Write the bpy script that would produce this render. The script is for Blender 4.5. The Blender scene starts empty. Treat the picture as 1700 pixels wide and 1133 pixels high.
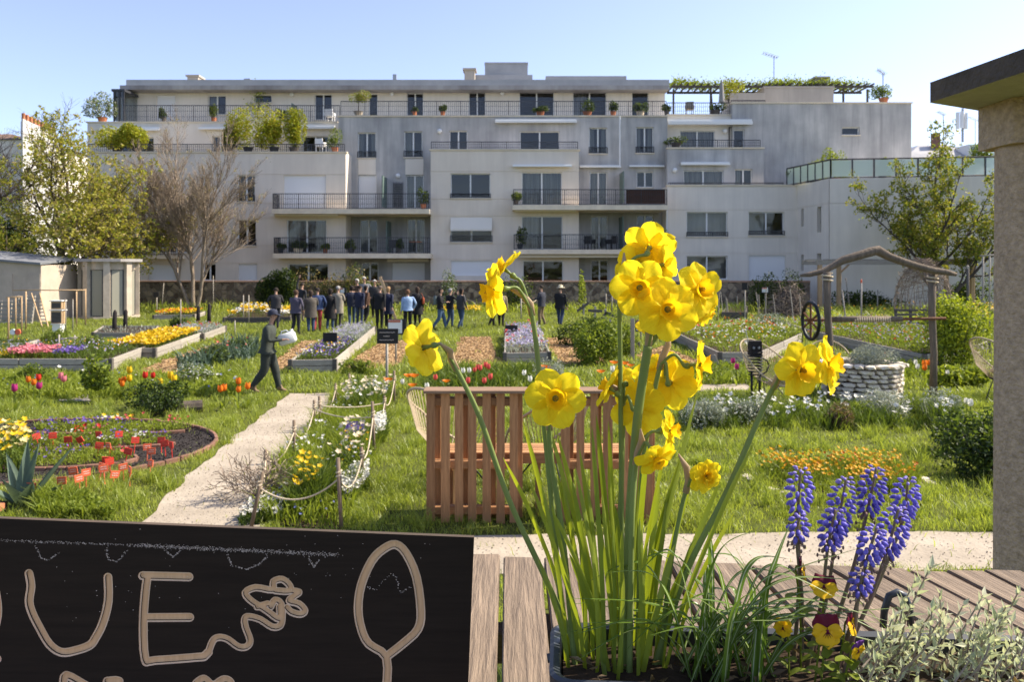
import bpy, bmesh, math, random
import numpy as np
from mathutils import Vector, Matrix, geometry, noise

# ---------------------------------------------------------------- camera, sky, sun, exposure
F, HZ, CH = 1322.0, 440.0, 2.6        # focal length in photo pixels, horizon row, camera height
sc = bpy.context.scene
COL = sc.collection
cam_d = bpy.data.cameras.new('camera'); cam = bpy.data.objects.new('camera', cam_d); COL.objects.link(cam)
cam.location = (0, 0, CH); cam.rotation_euler = (math.radians(90), 0, 0)
cam_d.sensor_width = 36; cam_d.lens = 36 * F / 1700; cam_d.shift_y = -(566.5 - HZ) / 1700
cam_d.clip_start = 0.05; cam_d.clip_end = 2000
cam_d.dof.use_dof = True; cam_d.dof.focus_distance = 1.08; cam_d.dof.aperture_fstop = 18
sc.camera = cam
SUN_EL, SUN_AZ = 44.0, 14.0           # azimuth measured from +x (right) towards +y (away)
w = bpy.data.worlds.new('World'); sc.world = w; w.use_nodes = True
nt = w.node_tree
sky = nt.nodes.new('ShaderNodeTexSky'); sky.sky_type = 'NISHITA'; sky.sun_disc = False
sky.sun_elevation = math.radians(SUN_EL); sky.sun_rotation = math.radians(90 - SUN_AZ)
sky.air_density = 0.8; sky.dust_density = 1.0; sky.ozone_density = 4.5; sky.altitude = 50
bg = nt.nodes['Background']; hsv = nt.nodes.new('ShaderNodeHueSaturation'); hsv.inputs['Hue'].default_value = 0.511; hsv.inputs['Saturation'].default_value = 0.80; nt.links.new(sky.outputs[0], hsv.inputs['Color']); nt.links.new(hsv.outputs[0], bg.inputs[0]); bg.inputs[1].default_value = 0.145
sd = bpy.data.lights.new('sun', 'SUN'); sun = bpy.data.objects.new('sun', sd); COL.objects.link(sun)
sd.energy = 5.0; sd.angle = math.radians(0.53); sd.color = (1.0, 0.90, 0.74)
el, az = math.radians(SUN_EL), math.radians(SUN_AZ)
SD = Vector((math.cos(el) * math.cos(az), math.cos(el) * math.sin(az), math.sin(el)))
sun.rotation_euler = SD.to_track_quat('Z', 'Y').to_euler(); sun.location = (30, 20, 40)
sc.view_settings.view_transform = 'Standard'; sc.view_settings.look = 'None'
sc.view_settings.gamma = 1; sc.view_settings.exposure = 1.0
sc.render.resolution_x = 1024; sc.render.resolution_y = 683
sc.cycles.max_bounces = 6; sc.cycles.transparent_max_bounces = 12

R = random.Random(7); NR = np.random.default_rng(7)
PI = math.pi
def P(px, py, D): return Vector(((px - 850) / F * D, D, CH - (py - HZ) / F * D))     # photo pixel at a known distance
def G(px, py, z=0.0):                                                                  # photo pixel on the ground
    D = F * (CH - z) / (py - HZ); return Vector(((px - 850) / F * D, D, z))
def PX(px, D): return (px - 850) / F * D
def PZ(py, D): return CH - (py - HZ) / F * D

# ---------------------------------------------------------------- materials
MATS = {}
def new_mat(name):
    m = bpy.data.materials.new(name); m.use_nodes = True; MATS[name] = m
    t = m.node_tree; return m, t, t.nodes['Principled BSDF'], t.nodes['Material Output']
def c4(c): return (c[0], c[1], c[2], 1)
def mul(c, k): return tuple(min(1, x * k) for x in c)
def basic(name, col, col2=None, rough=.8, scale=6, detail=5, bump=0, metal=0, stretch=None, rnd=0.0, spec=.3, coord='Object', bscale=None):
    """noise between two colours, optional stretched grain, per-object tone and bump"""
    m, t, b, o = new_mat(name); n = t.nodes; L = t.links
    if col2 is None: col2 = mul(col, .72)
    tc = n.new('ShaderNodeTexCoord'); src = tc.outputs[coord]
    if stretch:
        mp = n.new('ShaderNodeMapping'); mp.inputs['Scale'].default_value = stretch; L.new(src, mp.inputs[0]); src = mp.outputs[0]
    nz = n.new('ShaderNodeTexNoise'); nz.inputs['Scale'].default_value = scale; nz.inputs['Detail'].default_value = detail
    nz.inputs['Roughness'].default_value = .65
    L.new(src, nz.inputs['Vector'])
    r = n.new('ShaderNodeValToRGB'); r.color_ramp.elements[0].position = .32; r.color_ramp.elements[1].position = .68
    r.color_ramp.elements[0].color = c4(col2); r.color_ramp.elements[1].color = c4(col); L.new(nz.outputs['Fac'], r.inputs[0])
    out = r.outputs[0]
    if rnd:
        oi = n.new('ShaderNodeObjectInfo'); mr = n.new('ShaderNodeMapRange'); mr.inputs[3].default_value = 1 - rnd; mr.inputs[4].default_value = 1 + rnd
        L.new(oi.outputs['Random'], mr.inputs[0]); hs = n.new('ShaderNodeHueSaturation'); L.new(mr.outputs[0], hs.inputs['Value']); L.new(out, hs.inputs['Color']); out = hs.outputs[0]
    L.new(out, b.inputs['Base Color']); b.inputs['Roughness'].default_value = rough; b.inputs['Metallic'].default_value = metal
    b.inputs['Specular IOR Level'].default_value = spec
    if bump:
        bp = n.new('ShaderNodeBump'); bp.inputs['Strength'].default_value = bump; bp.inputs['Distance'].default_value = .02
        if bscale:
            nb = n.new('ShaderNodeTexNoise'); nb.inputs['Scale'].default_value = bscale; nb.inputs['Detail'].default_value = 4; L.new(src, nb.inputs['Vector']); L.new(nb.outputs['Fac'], bp.inputs['Height'])
        else: L.new(nz.outputs['Fac'], bp.inputs['Height'])
        L.new(bp.outputs[0], b.inputs['Normal'])
    return m
def leafm(name, col, col2, trans=.4, rough=.5, scale=1.2, spec=.25, tcol=None):
    """thin leaf: diffuse plus light coming through; tone differs from leaf to leaf and place to place"""
    m, t, b, o = new_mat(name); n = t.nodes; L = t.links
    ge = n.new('ShaderNodeNewGeometry'); tc = n.new('ShaderNodeTexCoord')
    nz = n.new('ShaderNodeTexNoise'); nz.inputs['Scale'].default_value = scale; nz.inputs['Detail'].default_value = 2; L.new(tc.outputs['Object'], nz.inputs['Vector'])
    ad = n.new('ShaderNodeMath'); ad.operation = 'ADD'; L.new(ge.outputs['Random Per Island'], ad.inputs[0]); L.new(nz.outputs['Fac'], ad.inputs[1])
    oi = n.new('ShaderNodeObjectInfo'); a2 = n.new('ShaderNodeMath'); a2.operation = 'MULTIPLY_ADD'; L.new(oi.outputs['Random'], a2.inputs[0]); a2.inputs[1].default_value = .7; L.new(ad.outputs[0], a2.inputs[2])
    mr = n.new('ShaderNodeMapRange'); mr.inputs[1].default_value = .5; mr.inputs[2].default_value = 1.8; L.new(a2.outputs[0], mr.inputs[0])
    mx = n.new('ShaderNodeMix'); mx.data_type = 'RGBA'; L.new(mr.outputs[0], mx.inputs[0]); mx.inputs[6].default_value = c4(col2); mx.inputs[7].default_value = c4(col)
    L.new(mx.outputs[2], b.inputs['Base Color']); b.inputs['Roughness'].default_value = rough; b.inputs['Specular IOR Level'].default_value = spec
    tr = n.new('ShaderNodeBsdfTranslucent')
    hs = n.new('ShaderNodeMix'); hs.data_type = 'RGBA'; hs.blend_type = 'MULTIPLY'; hs.inputs[0].default_value = 1; L.new(mx.outputs[2], hs.inputs[6]); hs.inputs[7].default_value = c4(tcol or (1.0, 1.0, .55))
    L.new(hs.outputs[2], tr.inputs[0])
    ms = n.new('ShaderNodeMixShader'); ms.inputs[0].default_value = trans; L.new(b.outputs[0], ms.inputs[1]); L.new(tr.outputs[0], ms.inputs[2]); L.new(ms.outputs[0], o.inputs[0])
    return m
def flat(name, col, rough=.6, metal=0, spec=.4):
    m, t, b, o = new_mat(name); b.inputs['Base Color'].default_value = c4(col); b.inputs['Roughness'].default_value = rough
    b.inputs['Metallic'].default_value = metal; b.inputs['Specular IOR Level'].default_value = spec; return m

# ---------------------------------------------------------------- mesh building
class MB:
    def __init__(s): s.v = []; s.f = []; s.m = []
    def add(s, vs, fs, mi=0):
        k = len(s.v); s.v.extend([tuple(v) for v in vs]); s.f.extend([tuple(i + k for i in f) for f in fs]); s.m.extend([mi] * len(fs)); return s
    def quad(s, a, b, c, d, mi=0): return s.add([a, b, c, d], [(0, 1, 2, 3)], mi)
    def box(s, lo, hi, mi=0, M=None):
        vs = [Vector((x, y, z)) for z in (lo[2], hi[2]) for y in (lo[1], hi[1]) for x in (lo[0], hi[0])]
        if M is not None: vs = [M @ v for v in vs]
        return s.add(vs, [(0, 2, 3, 1), (4, 5, 7, 6), (0, 1, 5, 4), (2, 6, 7, 3), (0, 4, 6, 2), (1, 3, 7, 5)], mi)
    def tube(s, pts, rad, n=6, mi=0, cap=True, flatten=1.0):
        pts = [Vector(p) for p in pts]
        if not hasattr(rad, '__len__'): rad = [rad] * len(pts)
        vs = []; ref = None
        for i, p in enumerate(pts):
            d = (pts[min(i + 1, len(pts) - 1)] - pts[max(i - 1, 0)])
            if d.length < 1e-9: d = Vector((0, 0, 1))
            d.normalize()
            if ref is None: ref = Vector((1, 0, 0)) if abs(d.x) < .8 else Vector((0, 1, 0))
            a = (ref - d * ref.dot(d)).normalized(); b = d.cross(a); ref = a
            for k in range(n):
                t = 2 * PI * k / n; vs.append(p + a * math.cos(t) * rad[i] + b * math.sin(t) * rad[i] * flatten)
        fs = []
        for i in range(len(pts) - 1):
            for k in range(n):
                fs.append((i * n + k, i * n + (k + 1) % n, (i + 1) * n + (k + 1) % n, (i + 1) * n + k))
        if cap:
            fs.append(tuple(range(n - 1, -1, -1))); fs.append(tuple((len(pts) - 1) * n + k for k in range(n)))
        return s.add(vs, fs, mi)
    def lathe(s, prof, n=16, c=(0, 0, 0), mi=0, M=None):
        vs = []; fs = []
        for r, z in prof:
            for k in range(n):
                t = 2 * PI * k / n; v = Vector((c[0] + r * math.cos(t), c[1] + r * math.sin(t), c[2] + z)); vs.append(M @ v if M is not None else v)
        for i in range(len(prof) - 1):
            for k in range(n): fs.append((i * n + k, i * n + (k + 1) % n, (i + 1) * n + (k + 1) % n, (i + 1) * n + k))
        return s.add(vs, fs, mi)
    def ellipsoid(s, c, r, nu=8, nv=6, mi=0, jit=0, M=None):
        vs = []; fs = []
        for j in range(nv + 1):
            ph = PI * j / nv
            for k in range(nu):
                t = 2 * PI * k / nu; q = 1 + (R.uniform(-jit, jit) if jit else 0)
                v = Vector((c[0] + r[0] * math.sin(ph) * math.cos(t) * q, c[1] + r[1] * math.sin(ph) * math.sin(t) * q, c[2] - r[2] * math.cos(ph) * q)); vs.append(M @ v if M is not None else v)
        for j in range(nv):
            for k in range(nu): fs.append((j * nu + k, j * nu + (k + 1) % nu, (j + 1) * nu + (k + 1) % nu, (j + 1) * nu + k))
        return s.add(vs, fs, mi)
    def mesh(s, name, mats, smooth=False):
        me = bpy.data.meshes.new(name); me.from_pydata(s.v, [], s.f)
        for m in (mats if isinstance(mats, (list, tuple)) else [mats]): me.materials.append(MATS[m] if isinstance(m, str) else m)
        if any(s.m): me.polygons.foreach_set('material_index', s.m)
        if smooth: me.polygons.foreach_set('use_smooth', [True] * len(s.f))
        me.update(); return me
    def build(s, name, mats, parent=None, smooth=False, world=True): return link(name, s.mesh(name, mats, smooth), parent, world)
def link(name, me, parent=None, world=True):
    o = bpy.data.objects.new(name, me); COL.objects.link(o)
    if parent is not None:
        o.parent = parent
        if world: o.matrix_parent_inverse = parent.matrix_basis.inverted() if parent.parent is None else Matrix.Identity(4)
    return o
def tag(o, label, cat, group=None, kind=None):
    o['label'] = label; o['category'] = cat
    if group: o['group'] = group
    if kind: o['kind'] = kind
    return o
def struct(o): o['kind'] = 'structure'; return o
def thing(name, label, cat, loc=(0, 0, 0), rz=0, group=None):
    o = bpy.data.objects.new(name, None); COL.objects.link(o); o.empty_display_size = .1
    o.location = loc; o.rotation_euler = (0, 0, rz); o.matrix_basis = Matrix.Translation(Vector(loc)) @ Matrix.Rotation(rz, 4, 'Z')
    return tag(o, label, cat, group)
KIDS = {}
def dup(root, loc, rz=0, label=None, scale=None):
    r = root.copy(); COL.objects.link(r); r.location = loc; r.rotation_euler = (0, 0, rz)
    if scale: r.scale = (scale, scale, scale) if not hasattr(scale, '__len__') else scale
    if label: r['label'] = label
    for ch in root.children:
        c = ch.copy(); COL.objects.link(c); c.parent = r
        for g in ch.children:
            d = g.copy(); COL.objects.link(d); d.parent = c
    return r
def mesh_np(name, V, faces, mats, mi=None, smooth=False):
    """fast mesh from numpy: faces is a list of (n,k) index arrays"""
    me = bpy.data.meshes.new(name); me.vertices.add(len(V)); me.vertices.foreach_set('co', np.ascontiguousarray(V, dtype=np.float32).ravel())
    li = np.concatenate([f.ravel() for f in faces]).astype(np.int32)
    tot = np.concatenate([np.full(len(f), f.shape[1], dtype=np.int32) for f in faces]); st = np.concatenate([[0], np.cumsum(tot)[:-1]]).astype(np.int32)
    me.loops.add(len(li)); me.loops.foreach_set('vertex_index', li); me.polygons.add(len(tot)); me.polygons.foreach_set('loop_start', st); me.polygons.foreach_set('loop_total', tot)
    for m in (mats if isinstance(mats, (list, tuple)) else [mats]): me.materials.append(MATS[m])
    if mi is not None: me.polygons.foreach_set('material_index', np.concatenate(mi).astype(np.int32))
    if smooth: me.polygons.foreach_set('use_smooth', np.ones(len(tot), dtype=bool))
    me.update(calc_edges=True); me.validate(); return me
def blades(pos, h, wd, lean=.35, seg=1, curl=None):
    """numpy grass: one bent blade per position"""
    n = len(pos); a = NR.uniform(0, 2 * PI, n); la = NR.uniform(0, 2 * PI, n)
    h = np.broadcast_to(h, n) * NR.uniform(.55, 1.25, n); wd = np.broadcast_to(wd, n)
    sx = np.stack([np.cos(a), np.sin(a), np.zeros(n)], 1) * wd[:, None] * .5
    ln = np.stack([np.cos(la), np.sin(la), np.zeros(n)], 1) * (h * NR.uniform(.1, 1, n) * lean * 2)[:, None]
    up = np.zeros((n, 3)); up[:, 2] = h
    b0 = pos - sx; b1 = pos + sx; mid = pos + up * .6 + ln * .35; m0 = mid - sx * .8; m1 = mid + sx * .8; tip = pos + up * .95 + ln
    V = np.stack([b0, b1, m1, m0, tip], 1).reshape(-1, 3); k = np.arange(n)[:, None] * 5
    return V, [k + np.array([[0, 1, 2, 3]]), k + np.array([[3, 2, 4]])]
def leafcards(pos, size, asp=.55, flat_=0.0, dirs=None):
    """numpy leaves: one folded diamond per position"""
    n = len(pos); d = NR.normal(size=(n, 3)) if dirs is None else dirs + NR.normal(size=(n, 3)) * .4
    d[:, 2] = d[:, 2] * (1 - flat_); d /= np.linalg.norm(d, axis=1)[:, None] + 1e-9
    q = NR.normal(size=(n, 3)); s = np.cross(d, q); s /= np.linalg.norm(s, axis=1)[:, None] + 1e-9
    L = np.broadcast_to(size, n)[:, None] * NR.uniform(.6, 1.3, (n, 1)); up = np.cross(s, d) * L * .12
    V = np.stack([pos - d * L * .5, pos + s * L * asp * .5 + up, pos + d * L * .5, pos - s * L * asp * .5 + up], 1).reshape(-1, 3)
    k = np.arange(n)[:, None] * 4
    return V, [k + np.array([[0, 1, 2]]), k + np.array([[0, 2, 3]])]
def blossoms(pos, size, asp=.55):
    """numpy flowers: a shallow five-petalled star per position, tilted at random"""
    n = len(pos); nrm = NR.normal(size=(n, 3)) * .55; nrm[:, 2] = np.abs(nrm[:, 2]) + .7; nrm[:, 1] -= .35; nrm /= np.linalg.norm(nrm, axis=1)[:, None]
    a = np.cross(nrm, np.array([0.3, 1, 0.1])); a /= np.linalg.norm(a, axis=1)[:, None]; b = np.cross(nrm, a)
    r = np.broadcast_to(size, n)[:, None] * .5 * NR.uniform(.7, 1.25, (n, 1)); vs = [pos - nrm * r * .3]
    ph = NR.uniform(0, 6.28, (n, 1))
    for k in range(10):
        t = ph + 2 * PI * k / 10; q = r * (1.0 if k % 2 == 0 else .62); vs.append(pos + (a * np.cos(t) + b * np.sin(t)) * q + nrm * r * (.22 if k % 2 == 0 else .1))
    V = np.stack(vs, 1).reshape(-1, 3); k = np.arange(n)[:, None] * 11
    return V, [k + np.array([[0, 1 + j, 1 + (j + 1) % 10]]) for j in range(10)]
def combine(name, sets, mats, smooth=False):
    """sets: list of (V, faces, material index) -> one mesh"""
    Vs = []; Fs = []; MI = []; off = 0
    for V, fs, mi in sets:
        Vs.append(V)
        for f in fs: Fs.append(f + off); MI.append(np.full(len(f), mi))
        off += len(V)
    return mesh_np(name, np.concatenate(Vs), Fs, mats, MI, smooth)
def inpoly(xy, poly):
    x, y = xy[:, 0], xy[:, 1]; r = np.zeros(len(xy), bool); n = len(poly); j = n - 1
    for i in range(n):
        xi, yi = poly[i][0], poly[i][1]; xj, yj = poly[j][0], poly[j][1]
        if yi != yj: r ^= ((yi > y) != (yj > y)) & (x < (xj - xi) * (y - yi) / (yj - yi) + xi)
        j = i
    return r
def scatter(poly, n):
    p = np.array([[v[0], v[1]] for v in poly]); lo, hi = p.min(0), p.max(0); out = np.zeros((0, 2))
    for _ in range(30):
        q = NR.uniform(lo, hi, (max(n, 8), 2)); out = np.concatenate([out, q[inpoly(q, poly)]])
        if len(out) >= n: break
    return out[:n]
def disc(c, rx, ry, n=28, wob=.06):
    o = R.uniform(0, 6)
    return [Vector((c[0] + rx * math.cos(t) * (1 + wob * math.sin(3 * t + o)), c[1] + ry * math.sin(t) * (1 + wob * math.cos(2 * t + o)), 0)) for t in [2 * PI * k / n for k in range(n)]]
def z3(xy, z=0.0): return np.concatenate([xy, np.full((len(xy), 1), z)], 1)
_bx = {}
def chambox(L, W, T, c):
    key = (round(L, 3), round(W, 3), round(T, 3), c)
    if key not in _bx:
        bm = bmesh.new(); bmesh.ops.create_cube(bm, size=1); bmesh.ops.scale(bm, vec=(L, W, T), verts=bm.verts)
        if c: bmesh.ops.bevel(bm, geom=bm.edges[:], offset=c, segments=1, affect='EDGES')
        _bx[key] = ([v.co.copy() for v in bm.verts], [tuple(v.index for v in f.verts) for f in bm.faces]); bm.free()
    return _bx[key]
_bm = {}
def board(name, p0, p1, W, T, m, parent=None, side=(0, 0, 1), c=None, ext=0):
    """one board from p0 to p1; W is measured along side, its own object with grain along local x"""
    p0 = Vector(p0); p1 = Vector(p1); d = p1 - p0; L = d.length + ext; d.normalize(); s = Vector(side); s = (s - d * s.dot(d)).normalized(); t = d.cross(s)
    if c is None: c = min(W, T) * .09
    key = (round(L, 2), round(W, 3), round(T, 3), m)
    if key not in _bm:
        vs, fs = chambox(round(L, 2), W, T, c); mb = MB().add(vs, fs); _bm[key] = mb.mesh(name, m)
    M = Matrix((d, s, t)).transposed().to_4x4(); M.translation = (p0 + p1) * .5
    o = bpy.data.objects.new(name, _bm[key]); COL.objects.link(o)
    if parent is not None:
        o.parent = parent; M = parent.matrix_basis.inverted() @ M if parent.parent is None else M
    o.matrix_basis = M
    return o
# ---------------------------------------------------------------- the materials of the place
def facade_mat(name, col, streak, stain=.5):
    """painted render: fine grain, broad blotches and vertical rain streaks"""
    m, t, b, o = new_mat(name); n = t.nodes; L = t.links; tc = n.new('ShaderNodeTexCoord')
    mp = n.new('ShaderNodeMapping'); mp.inputs['Scale'].default_value = (1.6, 1.6, .16); L.new(tc.outputs['Object'], mp.inputs[0])
    a = n.new('ShaderNodeTexNoise'); a.inputs['Scale'].default_value = 1.1; a.inputs['Detail'].default_value = 6; a.inputs['Roughness'].default_value = .7; L.new(mp.outputs[0], a.inputs['Vector'])
    g = n.new('ShaderNodeTexNoise'); g.inputs['Scale'].default_value = .55; g.inputs['Detail'].default_value = 5; L.new(tc.outputs['Object'], g.inputs['Vector'])
    mu = n.new('ShaderNodeMath'); mu.operation = 'MULTIPLY'; L.new(a.outputs['Fac'], mu.inputs[0]); L.new(g.outputs['Fac'], mu.inputs[1])
    r = n.new('ShaderNodeValToRGB'); r.color_ramp.elements[0].position = .2 - .08 * stain; r.color_ramp.elements[1].position = .42; r.color_ramp.elements[0].color = c4(streak); r.color_ramp.elements[1].color = c4(col)
    mp2 = n.new('ShaderNodeMapping'); mp2.inputs['Scale'].default_value = (3.2, 3.2, .10); L.new(tc.outputs['Object'], mp2.inputs[0]); k = n.new('ShaderNodeTexNoise'); k.inputs['Scale'].default_value = 1; k.inputs['Detail'].default_value = 4; L.new(mp2.outputs[0], k.inputs['Vector'])
    kr = n.new('ShaderNodeMapRange'); kr.inputs[1].default_value = .58; kr.inputs[2].default_value = .78; kr.inputs[4].default_value = .55 * stain; L.new(k.outputs['Fac'], kr.inputs[0]); dk_ = n.new('ShaderNodeMix'); dk_.data_type = 'RGBA'; dk_.inputs[7].default_value = c4(mul(streak, .62)); L.new(kr.outputs[0], dk_.inputs[0]); L.new(r.outputs[0], dk_.inputs[6])
    L.new(mu.outputs[0], r.inputs[0]); L.new(dk_.outputs[2], b.inputs['Base Color']); b.inputs['Roughness'].default_value = .9; b.inputs['Specular IOR Level'].default_value = .2
    f = n.new('ShaderNodeTexNoise'); f.inputs['Scale'].default_value = 30; L.new(tc.outputs['Object'], f.inputs['Vector'])
    bp = n.new('ShaderNodeBump'); bp.inputs['Strength'].default_value = .25; bp.inputs['Distance'].default_value = .01; L.new(f.outputs['Fac'], bp.inputs['Height']); L.new(bp.outputs[0], b.inputs['Normal'])
facade_mat('render_cream', (.78, .695, .585), (.68, .60, .505), .35)
facade_mat('render_grey', (.58, .56, .535), (.32, .315, .31), .8)
facade_mat('render_white', (.78, .715, .62), (.67, .615, .535), .35)
facade_mat('render_old', (.52, .46, .38), (.40, .355, .30))
basic('slab_edge', (.78, .68, .52), (.62, .54, .42), scale=2)
basic('fascia', (.22, .20, .19), (.40, .38, .36), scale=.7, stretch=(1, 1, .3))
basic('zinc', (.44, .42, .40), (.34, .33, .32), rough=.45, metal=.3, scale=.8)
flat('window_white', (.74, .74, .72), .4); flat('rail_dark', (.05, .052, .06), .5, .2); flat('shutter_white', (.80, .80, .80), .6)
basic('shutter', (.82, .82, .82), (.66, .67, .68), rough=.6, scale=14, detail=0, stretch=(.01, .01, 1))
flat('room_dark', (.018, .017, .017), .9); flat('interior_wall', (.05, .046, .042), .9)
basic('curtain', (.42, .40, .37), (.16, .155, .15), scale=9, stretch=(1, 1, .02)); flat('awning_cloth', (.72, .68, .60), .8)
basic('brown_screen', (.10, .045, .03), (.06, .03, .02), scale=3); flat('green_panel', (.12, .17, .15), .5)
def glass_mat(name, tint, refl, rough=.03):
    m, t, b, o = new_mat(name); n = t.nodes; L = t.links
    tr = n.new('ShaderNodeBsdfTransparent'); tr.inputs[0].default_value = c4(tint); gl = n.new('ShaderNodeBsdfGlossy'); gl.inputs['Roughness'].default_value = rough
    fr = n.new('ShaderNodeFresnel'); fr.inputs[0].default_value = 1.5; ad = n.new('ShaderNodeMath'); ad.inputs[1].default_value = refl; L.new(fr.outputs[0], ad.inputs[0])
    tc = n.new('ShaderNodeTexCoord'); nz = n.new('ShaderNodeTexNoise'); nz.inputs['Scale'].default_value = .9; L.new(tc.outputs['Object'], nz.inputs['Vector']); bp = n.new('ShaderNodeBump'); bp.inputs['Strength'].default_value = .12; bp.inputs['Distance'].default_value = .15
    L.new(nz.outputs['Fac'], bp.inputs['Height']); L.new(bp.outputs[0], gl.inputs['Normal'])
    mx = n.new('ShaderNodeMixShader'); L.new(ad.outputs[0], mx.inputs[0]); L.new(tr.outputs[0], mx.inputs[1]); L.new(gl.outputs[0], mx.inputs[2]); L.new(mx.outputs[0], o.inputs[0])
glass_mat('glass', (.75, .78, .78), .03)
m, t, b, o = new_mat('frosted_glass'); b.inputs['Base Color'].default_value = (.62, .72, .66, 1); b.inputs['Roughness'].default_value = .35; b.inputs['Transmission Weight'].default_value = .45; b.inputs['Alpha'].default_value = .9
# ground
basic('lawn', (.095, .105, .024), (.05, .06, .014), rough=1, scale=.9, detail=8, bump=.6, bscale=14, spec=.1, coord='Object')
basic('sand', (.42, .36, .285), (.29, .245, .19), rough=1, scale=1.3, detail=9, bump=.5, bscale=22, spec=.1)
basic('woodchips', (.50, .33, .16), (.17, .10, .05), rough=1, scale=16, detail=4, bump=1, spec=.1)
flat('kiosk_glass', (.27, .26, .205), .35)
basic('chip', (.56, .39, .21), (.36, .22, .11), rough=.9, scale=3, rnd=.3)
basic('soil', (.06, .042, .028), (.03, .02, .014), rough=1, scale=8, bump=1, spec=.1)
basic('mulch', (.06, .05, .046), (.022, .019, .018), rough=1, scale=40, detail=3, bump=1, spec=.15)
basic('paving', (.36, .32, .27), (.27, .24, .2), rough=.95, scale=4, bump=.3)
# foliage
leafm('grass', (.40, .45, .08), (.18, .24, .038), .55, rough=.4, spec=.5, scale=.55)
leafm('grass_far', (.41, .455, .085), (.19, .245, .042), .55, rough=.4, spec=.5, scale=.25)
leafm('leaf_mid', (.14, .19, .03), (.06, .10, .018), .45)
leafm('leaf_dark', (.04, .065, .015), (.018, .032, .010), .3)
leafm('leaf_bright', (.27, .32, .04), (.13, .18, .022), .5)
leafm('leaf_young', (.40, .37, .06), (.26, .245, .045), .5)
leafm('leaf_tan', (.36, .29, .12), (.24, .19, .085), .4)
leafm('leaf_lime', (.42, .46, .035), (.22, .28, .025), .4)
leafm('leaf_gold', (.42, .36, .03), (.22, .24, .025), .4)
leafm('leaf_grey', (.40, .42, .33), (.22, .25, .19), .25, tcol=(1, 1, .85))
leafm('leaf_blue', (.13, .18, .13), (.07, .11, .075), .3)
leafm('leaf_dry', (.27, .19, .10), (.15, .10, .055), .3)
for nm, c in dict(white=(.80, .78, .70), yellow=(.78, .52, .015), pale=(.80, .68, .30), red=(.62, .035, .02), orange=(.75, .20, .015), amber=(.82, .42, .012), pink=(.70, .22, .26), magenta=(.42, .03, .17), violet=(.16, .10, .38), blue=(.20, .22, .50), lilac=(.48, .43, .62), cream=(.78, .66, .46), coral=(.72, .12, .10)).items():
    leafm('petal_' + nm, c, mul(c, .72), .35, tcol=(1, 1, 1))
# bark and timber
basic('bark', (.115, .092, .072), (.055, .044, .036), rough=1, scale=10, bump=.8, stretch=(1, 1, .3))
basic('bark_light', (.38, .30, .22), (.13, .10, .075), rough=1, scale=10, bump=.6, stretch=(1, 1, .3))
basic('twig', (.40, .31, .235), (.15, .115, .085), rough=1, scale=4)
basic('twig_dark', (.09, .07, .058), (.05, .04, .034), rough=1, scale=4)
basic('timber_grey', (.40, .36, .30), (.26, .23, .19), rough=.9, scale=3, stretch=(1.5, 14, 14), bump=.3, rnd=.15)
basic('timber_dark', (.13, .115, .10), (.07, .06, .052), rough=.9, scale=3, stretch=(1.5, 14, 14), rnd=.15)
basic('pallet_wood', (.48, .25, .11), (.28, .135, .058), rough=.7, scale=3, stretch=(1.2, 16, 16), bump=.3, rnd=.22)
basic('pallet_top', (.28, .18, .11), (.18, .11, .07), rough=.8, scale=3, stretch=(1.2, 16, 16), rnd=.1)
basic('plank', (.25, .185, .128), (.11, .08, .056), rough=.75, scale=2.2, stretch=(2.2, 34, 34), bump=.5, rnd=.14)
basic('plank_side', (.10, .07, .05), (.05, .04, .03), rough=.9)
basic('pine', (.52, .36, .20), (.40, .26, .14), rough=.8, scale=3, stretch=(1.5, 12, 12), rnd=.15)
basic('log', (.20, .155, .112), (.10, .078, .058), rough=.95, scale=7, bump=.9, stretch=(3, 3, .5))
basic('stake', (.22, .16, .11), (.12, .09, .065), rough=.95, scale=12, stretch=(2, 2, .3), rnd=.2)
basic('rope', (.60, .50, .36), (.44, .36, .25), rough=1, scale=60)
basic('char', (.03, .024, .022), (.015, .012, .012), rough=.9)
# masonry and other
def stone_wall(name):
    m, t, b, o = new_mat(name); n = t.nodes; L = t.links; tc = n.new('ShaderNodeTexCoord')
    v = n.new('ShaderNodeTexVoronoi'); v.inputs['Scale'].default_value = 3.4; v2 = n.new('ShaderNodeTexVoronoi'); v2.feature = 'DISTANCE_TO_EDGE'; v2.inputs['Scale'].default_value = 3.4
    L.new(tc.outputs['Object'], v.inputs['Vector']); L.new(tc.outputs['Object'], v2.inputs['Vector'])
    r = n.new('ShaderNodeValToRGB'); r.color_ramp.elements[0].color = (.09, .06, .042, 1); r.color_ramp.elements[1].color = (.36, .27, .18, 1); e = r.color_ramp.elements.new(.55); e.color = (.20, .15, .105, 1)
    sp = n.new('ShaderNodeSeparateColor'); L.new(v.outputs['Color'], sp.inputs[0]); L.new(sp.outputs[0], r.inputs[0])
    mr = n.new('ShaderNodeMapRange'); mr.inputs[2].default_value = .06; L.new(v2.outputs[0], mr.inputs[0])
    mx = n.new('ShaderNodeMix'); mx.data_type = 'RGBA'; mx.inputs[6].default_value = (.36, .31, .24, 1); L.new(mr.outputs[0], mx.inputs[0]); L.new(r.outputs[0], mx.inputs[7]); L.new(mx.outputs[2], b.inputs['Base Color'])
    b.inputs['Roughness'].default_value = .95; bp = n.new('ShaderNodeBump'); bp.inputs['Distance'].default_value = .06; L.new(mr.outputs[0], bp.inputs['Height']); L.new(bp.outputs[0], b.inputs['Normal'])
stone_wall('rubble')
basic('brick', (.27, .14, .095), (.16, .085, .06), rough=.95, scale=9, rnd=.2)
basic('coping', (.44, .27, .18), (.32, .19, .13), rough=.95, scale=2)
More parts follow.
